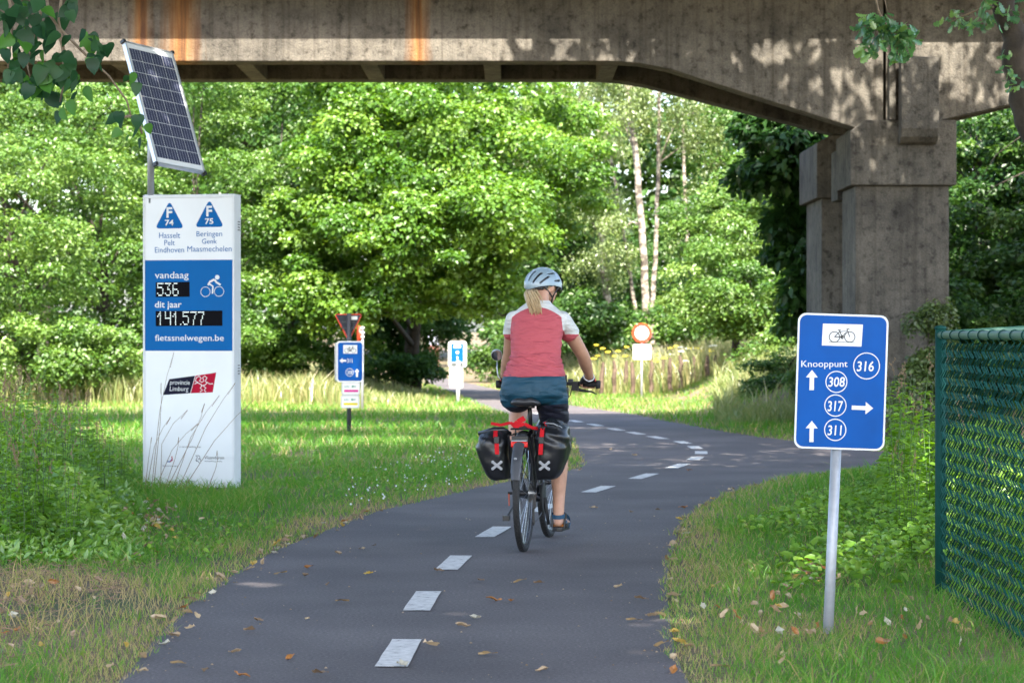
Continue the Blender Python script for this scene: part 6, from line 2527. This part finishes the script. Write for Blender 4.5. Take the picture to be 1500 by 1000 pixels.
def shirt_mat():
    m, nt, out = new_mat('cycling_jersey')
    L = nt.links.new
    p = N(nt, 'ShaderNodeBsdfPrincipled')
    L(p.outputs[0], out.inputs[0])
    tc = N(nt, 'ShaderNodeTexCoord')
    sx = N(nt, 'ShaderNodeSeparateXYZ')
    L(tc.outputs['Object'], sx.inputs[0])

    def math_(op, a, b=None, c=None):
        n = N(nt, 'ShaderNodeMath', operation=op)
        for i, v in enumerate((a, b, c)):
            if v is None:
                continue
            if isinstance(v, (int, float)):
                n.inputs[i].default_value = v
            else:
                L(v, n.inputs[i])
        return n.outputs[0]
    dx = math_('SUBTRACT', sx.outputs['X'], 0.035)
    ax = math_('ABSOLUTE', dx)
    # yoke line falls away towards the shoulders
    yl = math_('MULTIPLY_ADD', math_('MULTIPLY', ax, ax), -2.6, 1.468)
    yoke = math_('GREATER_THAN', sx.outputs['Z'], yl)
    slv = math_('GREATER_THAN', ax, math_('MULTIPLY_ADD', sx.outputs['Z'], -0.12, 0.322))
    white = math_('MAXIMUM', yoke, slv)
    cuff = math_('MULTIPLY', slv, math_('LESS_THAN', sx.outputs['Z'], math_('ADD', 1.302, math_('MULTIPLY', ax, 0.0))))
    white = math_('MULTIPLY', white, math_('SUBTRACT', 1.0, cuff))
    mx = N(nt, 'ShaderNodeMix', data_type='RGBA')
    L(white, mx.inputs[0])
    mx.inputs[6].default_value = (0.46, 0.080, 0.098, 1)
    mx.inputs[7].default_value = (0.62, 0.62, 0.60, 1)
    L(mx.outputs[2], p.inputs['Base Color'])
    p.inputs['Roughness'].default_value = 0.75
    n = N(nt, 'ShaderNodeTexNoise')
    n.inputs['Scale'].default_value = 350
    L(tc.outputs['Object'], n.inputs[0])
    b = N(nt, 'ShaderNodeBump')
    b.inputs['Strength'].default_value = 0.15
    b.inputs['Distance'].default_value = 0.002
    L(n.outputs[0], b.inputs['Height'])
    mp = N(nt, 'ShaderNodeMapping')
    mp.inputs['Scale'].default_value = (7, 6, 26)
    mp.inputs['Rotation'].default_value = (0, 0.12, 0)
    L(tc.outputs['Object'], mp.inputs[0])
    w = N(nt, 'ShaderNodeTexNoise')
    w.inputs['Scale'].default_value = 1.0
    w.inputs['Detail'].default_value = 3
    w.inputs['Distortion'].default_value = 0.6
    L(mp.outputs[0], w.inputs[0])
    b2 = N(nt, 'ShaderNodeBump')
    b2.inputs['Strength'].default_value = 0.9
    b2.inputs['Distance'].default_value = 0.03
    L(w.outputs[0], b2.inputs['Height'])
    L(b.outputs[0], b2.inputs['Normal'])
    L(b2.outputs[0], p.inputs['Normal'])
    return m


def shorts_mat():
    m, nt, out = new_mat('cycling_shorts')
    L = nt.links.new
    p = N(nt, 'ShaderNodeBsdfPrincipled')
    L(p.outputs[0], out.inputs[0])
    tc = N(nt, 'ShaderNodeTexCoord')
    sx = N(nt, 'ShaderNodeSeparateXYZ')
    L(tc.outputs['Object'], sx.inputs[0])
    # teal above, black leg band and gusset below
    a = N(nt, 'ShaderNodeMath', operation='MULTIPLY_ADD')
    L(sx.outputs['X'], a.inputs[0])
    a.inputs[1].default_value = 0.06
    a.inputs[2].default_value = 0.868
    b = N(nt, 'ShaderNodeMath', operation='LESS_THAN')
    L(sx.outputs['Z'], b.inputs[0])
    L(a.outputs[0], b.inputs[1])
    mx = N(nt, 'ShaderNodeMix', data_type='RGBA')
    L(b.outputs[0], mx.inputs[0])
    mx.inputs[6].default_value = (0.002, 0.046, 0.082, 1)
    mx.inputs[7].default_value = (0.006, 0.007, 0.018, 1)
    L(mx.outputs[2], p.inputs['Base Color'])
    p.inputs['Roughness'].default_value = 0.6
    n = N(nt, 'ShaderNodeTexNoise')
    n.inputs['Scale'].default_value = 300
    L(tc.outputs['Object'], n.inputs[0])
    bp = N(nt, 'ShaderNodeBump')
    bp.inputs['Strength'].default_value = 0.15
    bp.inputs['Distance'].default_value = 0.002
    L(n.outputs[0], bp.inputs['Height'])
    mp = N(nt, 'ShaderNodeMapping')
    mp.inputs['Scale'].default_value = (6, 5, 24)
    L(tc.outputs['Object'], mp.inputs[0])
    w = N(nt, 'ShaderNodeTexNoise')
    w.inputs['Scale'].default_value = 1.0
    w.inputs['Detail'].default_value = 3
    w.inputs['Distortion'].default_value = 0.5
    L(mp.outputs[0], w.inputs[0])
    b2 = N(nt, 'ShaderNodeBump')
    b2.inputs['Strength'].default_value = 0.8
    b2.inputs['Distance'].default_value = 0.025
    L(w.outputs[0], b2.inputs['Height'])
    L(bp.outputs[0], b2.inputs['Normal'])
    L(b2.outputs[0], p.inputs['Normal'])
    return m


def person():
    root = thing('person', 'cyclist seen from behind in a coral and white jersey, teal shorts and pale blue helmet', 'person', (BX, BY, 0), (0, 0, BYAW))
    cx = 0.035
    torso = [((cx, 0.17, 0.885), 0.10, 0.08), ((cx, 0.165, 0.92), 0.165, 0.125), ((cx, 0.17, 0.97), 0.180, 0.135), ((cx, 0.185, 1.03), 0.175, 0.125), ((cx, 0.21, 1.10), 0.152, 0.108),
             ((cx, 0.245, 1.18), 0.142, 0.100), ((cx, 0.285, 1.26), 0.149, 0.104), ((cx, 0.32, 1.34), 0.158, 0.105), ((cx, 0.342, 1.39), 0.158, 0.098), ((cx, 0.358, 1.43), 0.146, 0.086),
             ((cx, 0.37, 1.462), 0.112, 0.070), ((cx + .003, 0.38, 1.488), 0.076, 0.058), ((cx + .005, 0.39, 1.505), 0.057, 0.055), ((cx + .01, 0.41, 1.54), 0.053, 0.054), ((cx + .014, 0.43, 1.58), 0.052, 0.054)]
    SR, SL = Vector((cx + 0.148, 0.355, 1.392)), Vector((cx - 0.148, 0.355, 1.392))
    ER, EL = Vector((cx + 0.250, 0.575, 1.175)), Vector((cx - 0.208, 0.56, 1.175))
    WR, WL = Vector((0.305, 0.765, 1.043)), Vector((-0.235, 0.765, 1.043))
    HR, KR, AR = Vector((cx + 0.095, 0.20, 0.93)), Vector((0.15, 0.50, 0.585)), Vector((0.158, 0.395, 0.195))
    HL, KL, AL = Vector((cx - 0.105, 0.20, 0.93)), Vector((-0.105, 0.60, 0.885)), Vector((-0.135, 0.385, 0.555))
    HC = Vector((cx + 0.020, 0.472, 1.600))
    hyaw = R(-36)
    HM = Matrix.Translation(HC) @ Matrix.Rotation(hyaw, 4, 'Z') @ Matrix.Rotation(R(-8), 4, 'X')
    mb = MB()
    mb.loft(torso, 28, 0.9)
    for S_, E_, W_ in ((SR, ER, WR), (SL, EL, WL)):
        mid1 = S_.lerp(E_, 0.45)
        mid2 = E_.lerp(W_, 0.3)
        limb(mb, [S_, mid1, E_, mid2, W_], [0.052, 0.048, 0.041, 0.043, 0.0275])
    for H_, K_, A_ in ((HR, KR, AR), (HL, KL, AL)):
        m1 = H_.lerp(K_, 0.45)
        m2 = K_.lerp(A_, 0.3) + Vector((0, -0.02, 0))
        m3 = K_.lerp(A_, 0.7)
        limb(mb, [H_, m1, K_, m2, m3, A_], [0.096, 0.082, 0.058, 0.057, 0.040, 0.034])
        # foot
        f0, f1, f2 = A_ + Vector((0, -0.025, -0.045)), A_ + Vector((0.008, 0.09, -0.045)), A_ + Vector((0.012, 0.165, -0.058))
        limb(mb, [f0, A_ + Vector((0, 0.02, -0.02)), f1, f2], [0.030, 0.036, 0.032, 0.024])
        mb.ball(f2 + Vector((0, 0, -0.004)), 0.042, 0.045, 0.018, 12, 6)
    # head: skull, jaw, nose, ears, brow
    q = HM.to_3x3().to_4x4()
    mb.ball(HC + Vector((0, 0, 0.02)), 0.074, 0.093, 0.092, 20, 12, q)
    mb.ball(HM @ Vector((0, 0.035, -0.05)), 0.055, 0.058, 0.062, 16, 10, q)
    mb.ball(HM @ Vector((0, 0.060, -0.088)), 0.028, 0.028, 0.022, 12, 8, q)
    mb.tube([HM @ Vector((0, 0.088, 0.005)), HM @ Vector((0, 0.112, -0.035)), HM @ Vector((0, 0.10, -0.045))], [0.008, 0.013, 0.010], 8)
    mb.tube([HM @ Vector((-0.02, 0.088, -0.062)), HM @ Vector((0, 0.096, -0.062)), HM @ Vector((0.02, 0.088, -0.062))], 0.007, 8)
    for sx in (-1, 1):
        mb.ball(HM @ Vector((sx * 0.076, -0.002, -0.012)), 0.012, 0.021, 0.033, 12, 8, q)
    # hands: palm over the grip, four curled fingers and a thumb
    gx = {1: 0.035 + 0.255, -1: 0.035 - 0.255}
    hz, hy = 0.985, 0.843
    for s, W_ in ((1, WR), (-1, WL)):
        g = Vector((gx[s], hy, hz))
        palm_c = g + Vector((0, -0.028, 0.030))
        limb(mb, [W_, palm_c + Vector((0, -0.01, 0.006))], [0.026, 0.026], 12)
        mb.ball(palm_c, 0.043, 0.040, 0.019, 14, 8, Matrix.Rotation(R(-25), 4, 'X'))
        for k in range(4):
            fx = g.x + s * (-0.033 + 0.0225 * k)
            ln = (0.9, 1.05, 1.0, 0.8)[k]
            p0 = Vector((fx, g.y - 0.005, g.z + 0.034))
            p1 = Vector((fx, g.y + 0.028 * ln, g.z + 0.022))
            p2 = Vector((fx, g.y + 0.034 * ln, g.z - 0.006))
            p3 = Vector((fx, g.y + 0.016, g.z - 0.026))
            limb(mb, [p0, p1, p2, p3], [0.0098, 0.0092, 0.0085, 0.0075], 8)
        t0 = palm_c + Vector((-s * 0.030, -0.008, -0.002))
        limb(mb, [t0, t0 + Vector((-s * 0.016, 0.010, -0.022)), t0 + Vector((-s * 0.006, 0.022, -0.044))], [0.013, 0.0105, 0.0085], 8)
    remeshed('body', mb, 0.0075, 4, M['skin'], root)

    # jersey
    g = 0.008
    mb = MB()
    rings = []
    for c, hx, hy_ in torso:
        if 1.05 < c[2] < 1.495:
            rings.append((c, hx + g, hy_ + g))
    hem = [((cx, 0.185, 1.046), 0.190, 0.150), ((cx, 0.192, 1.060), 0.186, 0.148)]
    rings = hem + [((cx, 0.21, 1.10), 0.172, 0.130)] + [r for r in rings if r[0][2] > 1.12]
    rings.append(((cx + .005, 0.388, 1.512), 0.064, 0.064))
    mb.loft(rings, 40, 0.92)
    for S_, E_ in ((SR, ER), (SL, EL)):
        e = S_.lerp(E_, 0.43)
        mb.ball(S_ + Vector((0, 0, 0)), 0.055, 0.058, 0.055)
        mb.tube([S_, S_.lerp(e, 0.5), e], [0.0555, 0.0575, 0.0600], 18)

    def fold(c):
        x, z = c.x - cx, c.z
        low = max(0.0, 1 - abs(z - 1.14) / 0.16)
        n1 = noise.noise(Vector((x * 5.5 + 3, c.y * 4, z * 30 + x * 6 + 1.7 * noise.noise(Vector((x * 4, 0, z * 4))))))
        n2 = noise.noise(Vector((x * 3 - 2, c.y * 3, z * 62 - x * 9)))
        arm = max(0.0, 1 - abs(abs(x) - 0.14) / 0.07) * max(0.0, 1 - abs(z - 1.31) / 0.12)
        n3 = noise.noise(Vector((abs(x) * 34 - z * 34, c.y * 8, 2.0)))
        ridge = 1 - abs(n1) * 3.2
        return (0.0115 * low * max(-.3, ridge) + 0.003 * n2 * (0.35 + low) + 0.004 * arm * n3
                + 0.0035 * noise.noise(Vector((x * 8, c.y * 6, z * 9))))
    jer = remeshed('jersey', mb, 0.0062, 6, shirt_mat(), root, fold)
    # small print on the hem
    cu = bpy.data.curves.new('t', 'FONT')
    # shorts
    mb = MB()
    rings = [((cx, 0.175, 0.880), 0.130, 0.105), ((cx, 0.17, 0.905), 0.168, 0.132), ((cx, 0.165, 0.93), 0.188, 0.148), ((cx, 0.17, 0.97), 0.200, 0.155), ((cx, 0.178, 1.02), 0.196, 0.150), ((cx, 0.19, 1.062), 0.184, 0.140)]
    mb.loft(rings, 36, 0.92)
    eR, eL = HR.lerp(KR, 0.40), HL.lerp(KL, 0.20)
    limb(mb, [HR + Vector((0.004, 0, 0)), HR.lerp(KR, 0.25), eR], [0.106, 0.100, 0.094], 20)
    limb(mb, [HL + Vector((-0.004, 0, 0)), HL.lerp(KL, 0.25), eL], [0.106, 0.098, 0.092], 20)

    def sfold(c):
        x, z = c.x - cx, c.z
        return (0.006 * noise.noise(Vector((x * 6, c.y * 5, z * 36 + abs(x) * 12))) + 0.004 * noise.noise(Vector((x * 7, c.y * 5, z * 9)))
                - 0.006 * math.exp(-((x) / 0.016) ** 2) * (1 if z < 1.02 else 0.3))
    remeshed('shorts', mb, 0.007, 4, shorts_mat(), root, sfold)
    # gloves: black half-finger with red piping
    for s, W_ in ((1, WR), (-1, WL)):
        gq = Vector((gx[s], hy, hz))
        palm_c = gq + Vector((0, -0.028, 0.030))
        mb = MB()
        mb.ball(palm_c, 0.048, 0.045, 0.0245, 16, 8, Matrix.Rotation(R(-25), 4, 'X'))
        q2 = palm_c.lerp(W_, 0.75)
        mb.tube([palm_c, q2], [0.031, 0.0315], 16)
        for k in range(4):
            fx = gq.x + s * (-0.033 + 0.0225 * k)
            limb(mb, [Vector((fx, gq.y - 0.005, gq.z + 0.035)), Vector((fx, gq.y + 0.024, gq.z + 0.026))], [0.0125, 0.0118], 10)
        t0 = palm_c + Vector((-s * 0.030, -0.008, -0.002))
        limb(mb, [t0, t0 + Vector((-s * 0.012, 0.007, -0.016))], [0.0165, 0.0135], 10)
        gl = remeshed('glove', mb, 0.005, 3, M['black'], root)
        q3 = palm_c + Vector((s * 0.012, -0.03, 0.024))
        MB().tube([q3, q3 + Vector((s * 0.02, 0.02, 0.004))], 0.006, 8).build('glove_trim', M['glovered'], gl, smooth=True)
        q3 = palm_c + Vector((s * 0.040, 0.002, 0.006))
        MB().tube([q3, q3 + Vector((s * 0.008, 0.010, -0.014))], 0.0075, 8).build('glove_trim', M['glovered'], gl, smooth=True)
        ax = (W_ - palm_c).normalized()
        u = ax.cross(Vector((1, 0, 0))).normalized()
        w = ax.cross(u)
        pts = [q2 + (u * math.cos(a) + w * math.sin(a)) * 0.0325 for a in [2 * math.pi * k / 16 for k in range(16)]]
        MB().tube(pts, 0.0035, 6, closed=True).build('cuff', M['signwhite'] if s > 0 else M['black'], gl, smooth=True)
    # sandals
    for A_ in (AR, AL):
        m = Matrix.Translation(A_)
        mb = MB()
        out = [(-0.032, -0.055), (0.0, -0.066), (0.032, -0.055), (0.036, 0.0), (0.044, 0.08), (0.052, 0.14), (0.04, 0.195), (0.012, 0.212), (-0.02, 0.195), (-0.034, 0.14), (-0.034, 0.06), (-0.034, 0.0)]
        b = len(mb.v)
        n = len(out)
        for z in (-0.100, -0.076):
            mb.v += [(A_.x + x, A_.y + y, A_.z + z + (0.006 if y > .18 else 0)) for x, y in out]
        mb.f.append(tuple(range(n))[::-1])
        mb.f.append(tuple(range(n, 2 * n)))
        for i in range(n):
            j = (i + 1) % n
            mb.f.append((i, j, n + j, n + i))
        so = mb.build('sandal', M['black'], root, bevel=0.004)

        def loop(c, rx, ry, tilt, w, name_='sandal_strap', mat=M['sandal']):
            mbb = MB()
            k = 22
            for i in range(k):
                a = 2 * math.pi * i / k
                p = Matrix.Rotation(R(tilt), 4, 'X') @ Vector((rx * math.cos(a), ry * math.sin(a), 0))
                for dz in (-w, w):
                    mbb.v.append(tuple(A_ + Vector(c) + p + Vector((0, 0, dz))))
            for i in range(k):
                j = (i + 1) % k
                mbb.f.append((2 * i, 2 * j, 2 * j + 1, 2 * i + 1))
            return mbb.build(name_, mat, so, smooth=True)
        loop((0, -0.004, -0.005), 0.042, 0.046, 12, 0.013)
        loop((0.004, 0.055, -0.035), 0.043, 0.050, 50, 0.012)
        loop((0.010, 0.12, -0.055), 0.048, 0.045, 65, 0.012)
        mbb = MB()
        for sx in (-1, 1):
            mbb.tube([A_ + Vector((sx * 0.036, -0.01, -0.085)), A_ + Vector((sx * 0.042, 0.0, -0.005))], 0.006, 6)
        mbb.box(A_.x + 0.036, A_.x + 0.048, A_.y - 0.01, A_.y + 0.02, A_.z - 0.02, A_.z + 0.008)
        kind(mbb.build('sandal_side_strap', M['black'], so), 'stuff')
    # hair: tail of strands gathered under the helmet
    mb = MB()
    rs = random.Random(4)
    for i in range(95):
        a = rs.uniform(0, 6.28)
        r0 = math.sqrt(rs.random())
        st = HM @ Vector((-0.012 + 0.034 * r0 * math.cos(a), -0.088 + 0.012 * math.sin(a) * r0, -0.028))
        le = rs.uniform(0.62, 1.15)
        e = Vector((cx - 0.012 + 0.036 * r0 * math.cos(a) + rs.gauss(0, 0.006) + 0.006 + 0.01 * rs.random(), 0.262 + 0.012 * math.sin(a) * r0, 1.462 - 0.045 * (le - 0.8) / .28 + 0.006))
        m1 = st.lerp(e, 0.33) + Vector((-0.012 + 0.010 * math.cos(a), -0.030 + 0.012 * math.sin(a), 0.008))
        m2 = st.lerp(e, 0.70) + Vector((0.0 + 0.008 * math.cos(a), -0.024 + 0.01 * math.sin(a), 0.0))
        mb.tube([st, m1, m2, e], [0.006, 0.0065, 0.005, 0.0012], 6)
    hair = mb.build('hair', M['hair'], root, smooth=True)
    mb = MB()
    mb.ball(HM @ Vector((0, -0.022, -0.005)), 0.0765, 0.082, 0.062, 20, 10, q)
    mb.build('scalp_hair', M['hair'], hair, smooth=True)

    # helmet: outer shell with real slots over a dark liner
    def shell(name_, ax, ay, az, mat, slots, parent, zmin_f, nu=150, nv=64, thick=0.0):
        bm = bmesh.new()
        grid = []
        for j in range(nv + 1):
            row = []
            el = math.pi / 2 * (1 - j / nv * 1.28)        # from crown to a little below the equator
            for i in range(nu):
                az_ = 2 * math.pi * i / nu                # 0 = rear, + towards the right side
                ce = math.cos(el)
                x = math.sin(az_) * ce
                y = -math.cos(az_) * ce
                z = math.sin(el)
                # pointed tail and soft ribs
                k = 1 + 0.035 * math.exp(-(az_ if az_ < math.pi else az_ - 2 * math.pi) ** 2 / 0.5) * math.exp(-(el - 0.1) ** 2 / 0.15)
                k *= 1 + 0.012 * math.cos(az_ * 11) * max(0, math.sin(min(max((el - 0.05) / 1.1, 0), 1) * math.pi)) ** 1
                row.append(bm.verts.new((x * ax * k, y * ay * k, z * az * k)))
            grid.append(row)
        for j in range(nv):
            for i in range(nu):
                k = (i + 1) % nu
                az_ = 2 * math.pi * (i + 0.5) / nu
                if az_ > math.pi:
                    az_ -= 2 * math.pi
                el = math.pi / 2 * (1 - (j + 0.5) / nv * 1.28)
                if el < zmin_f(az_):
                    continue
                cut = False
                for (a0, e0, a1, e1, w) in slots:
                    # distance to the slot line in (azimuth*cos, elevation)
                    ca = math.cos(el)
                    px_, py_ = az_ * ca, el
                    x0, y0, x1, y1 = a0 * math.cos(e0), e0, a1 * math.cos(e1), e1
                    dx_, dy_ = x1 - x0, y1 - y0
                    t = max(0, min(1, ((px_ - x0) * dx_ + (py_ - y0) * dy_) / (dx_ * dx_ + dy_ * dy_)))
                    d = math.hypot(px_ - x0 - t * dx_, py_ - y0 - t * dy_)
                    if d < w * 1.6 * (0.65 + 0.5 * t):
                        cut = True
                        break
                if cut:
                    continue
                vs_ = (grid[j][i], grid[j + 1][i], grid[j + 1][k], grid[j][k])
                try:
                    bm.faces.new(vs_)
                except ValueError:
                    pass
        bmesh.ops.delete(bm, geom=[v for v in bm.verts if not v.link_faces], context='VERTS')
        bmesh.ops.recalc_face_normals(bm, faces=bm.faces)
        me = bpy.data.meshes.new(name_)
        bm.to_mesh(me)
        bm.free()
        o = link(name_, me, mat, parent, True)
        if thick:
            so_ = o.modifiers.new('t', 'SOLIDIFY')
            so_.thickness = thick
            so_.offset = -1
            me2 = bpy.data.meshes.new_from_object(o.evaluated_get(bpy.context.evaluated_depsgraph_get()))
            o.modifiers.clear()
            o.data = me2
        return o
    rim = lambda a: R(-8) + R(10) * (0.5 - 0.5 * math.cos(a * 2)) * 0.9 - R(6) * math.exp(-a * a / 0.4)
    hp = thing('tmp', '', '')
    slots = [(R(-38), R(14), R(-42), R(44), 0.045), (R(-18), R(14), R(-20), R(46), 0.05), (R(3), R(14), R(8), R(46), 0.055), (R(22), R(8), R(42), R(38), 0.052), (R(44), R(6), R(68), R(26), 0.045),
             (R(-60), R(12), R(-68), R(38), 0.05), (R(70), R(38), R(98), R(44), 0.045), (R(92), R(16), R(118), R(20), 0.045), (R(20), R(66), R(60), R(66), 0.035), (R(-60), R(60), R(-20), R(66), 0.035),
             (R(-90), R(20), R(-110), R(30), 0.045), (R(140), R(20), R(150), R(50), 0.05), (R(-140), R(20), R(-150), R(50), 0.05), (R(170), R(25), R(175), R(60), 0.06)]
    bpy.data.objects.remove(hp)
    hm = shell('helmet', 0.098, 0.136, 0.118, M['helmet'], slots, root, rim, nu=300, nv=130, thick=0.010)
    hm.matrix_local = HM @ Matrix.Translation((0, -0.004, -0.002)) @ Matrix.Rotation(R(4), 4, 'X')
    shell('helmet_liner', 0.086, 0.122, 0.106, M['black'], [], hm, lambda a: rim(a) - R(5), nu=40, nv=20)
    # straps, cradle, glasses
    mb = MB()
    for sx in (-1, 1):
        a = HM @ Vector((sx * 0.072, -0.072, -0.012))
        b = HM @ Vector((sx * 0.071, 0.014, -0.070))
        c = HM @ Vector((sx * 0.080, 0.045, 0.0))
        d = HM @ Vector((sx * 0.03, 0.05, -0.118))
        mb.tube([a, a.lerp(b, .5) + Vector((0.004 * sx, 0, 0)), b], 0.0055, 6)
        mb.tube([c, b], 0.0048, 6)
        mb.tube([b, d], 0.0052, 6)
    mb.build('helmet_straps', M['black'], root, smooth=True)
    MB().tube([HM @ Vector((x, -0.098 + abs(x) * abs(x) * 5, -0.026)) for x in (-0.07, -0.04, 0, 0.04, 0.07)], 0.012, 8).build('helmet_cradle', M['black'], root, smooth=True)
    mb = MB()
    for sx in (-1, 1):
        mb.tube([HM @ Vector((sx * 0.080, -0.005, 0.012)), HM @ Vector((sx * 0.082, 0.05, 0.012)), HM @ Vector((sx * 0.068, 0.098, 0.006))], 0.004, 6)
        mb.ball(HM @ Vector((sx * 0.036, 0.098, -0.002)), 0.030, 0.006, 0.019, 12, 8, HM.to_3x3().to_4x4() @ Matrix.Rotation(-sx * 0.35, 4, 'Z'))
    mb.build('sunglasses', M['black'], root, smooth=True)


person()


def far_rider():
    """small distant rider on the far path"""
    Y = 68
    c = at(634, 557, Y)
    g = 0.0
    b = thing('bicycle', 'dark bicycle of the distant rider on the far path', 'bicycle', (c.x, Y, g))
    for y in (0.0, 1.05):
        pts = [Vector((0, y + 0.33 * math.cos(a), 0.35 + 0.33 * math.sin(a))) for a in [2 * math.pi * k / 24 for k in range(24)]]
        MB().tube(pts, 0.02, 6, closed=True).build('wheel', M['rubber'], b, smooth=True)
    mb = MB()
    mb.tube([(0, 0, 0.35), (0, 0.42, 0.3), (0, 0.25, 0.8), (0, 0, 0.35)], 0.018, 6)
    mb.tube([(0, 0.42, 0.3), (0, 0.88, 0.75), (0, 0.3, 0.72)], 0.018, 6)
    mb.tube([(0, 1.05, 0.35), (0, 0.85, 0.95)], 0.018, 6)
    mb.tube([(-0.28, 0.84, 0.98), (0.28, 0.84, 0.98)], 0.015, 6)
    mb.build('frame', M['bikeframe'], b)
    MB().ball((0, 0.22, 0.86), 0.08, 0.12, 0.03).build('saddle', M['black'], b)
    r = thing('person', 'distant rider in a pale shirt on the far path beside the ivy tree', 'person', (c.x, Y, g))
    mb = MB()
    mb.loft([((0, 0.18, 0.88), 0.15, 0.12), ((0, 0.18, 0.97), 0.18, 0.13), ((0, 0.24, 1.12), 0.15, 0.11), ((0, 0.33, 1.34), 0.17, 0.11), ((0, 0.37, 1.44), 0.09, 0.07), ((0, 0.40, 1.5), 0.05, 0.05)], 16)
    mb.ball((0, 0.44, 1.6), 0.075, 0.09, 0.11)
    for s in (-1, 1):
        limb(mb, [(s * 0.17, 0.35, 1.38), (s * 0.24, 0.58, 1.18), (s * 0.25, 0.8, 1.02)], [0.055, 0.04, 0.03], 8)
        k = (0.5, 0.58) if s > 0 else (0.6, 0.88)
        f = (0.4, 0.18) if s > 0 else (0.4, 0.52)
        limb(mb, [(s * 0.1, 0.2, 0.93), (s * 0.12, k[0], k[1]), (s * 0.12, f[0], f[1]), (s * 0.12, f[0] + 0.16, f[1] - 0.06)], [0.09, 0.058, 0.036, 0.03], 8)
    remeshed('body', mb, 0.02, 2, M['skin'], r)
    mb = MB()
    mb.loft([((0, 0.19, 1.0), 0.19, 0.14), ((0, 0.24, 1.12), 0.17, 0.13), ((0, 0.33, 1.34), 0.19, 0.125), ((0, 0.36, 1.45), 0.11, 0.09)], 16)
    for s in (-1, 1):
        limb(mb, [(s * 0.17, 0.35, 1.38), (s * 0.215, 0.48, 1.27)], [0.07, 0.062], 10)
    remeshed('shirt', mb, 0.02, 2, M['whiteshirt'], r)
    mb = MB()
    mb.loft([((0, 0.17, 0.86), 0.17, 0.13), ((0, 0.18, 1.0), 0.195, 0.145)], 16)
    remeshed('shorts', mb, 0.02, 2, M['brownskirt'], r)
    MB().ball((0, 0.43, 1.64), 0.09, 0.12, 0.09).build('cap', M['whiteshirt'], r, smooth=True)


far_rider()
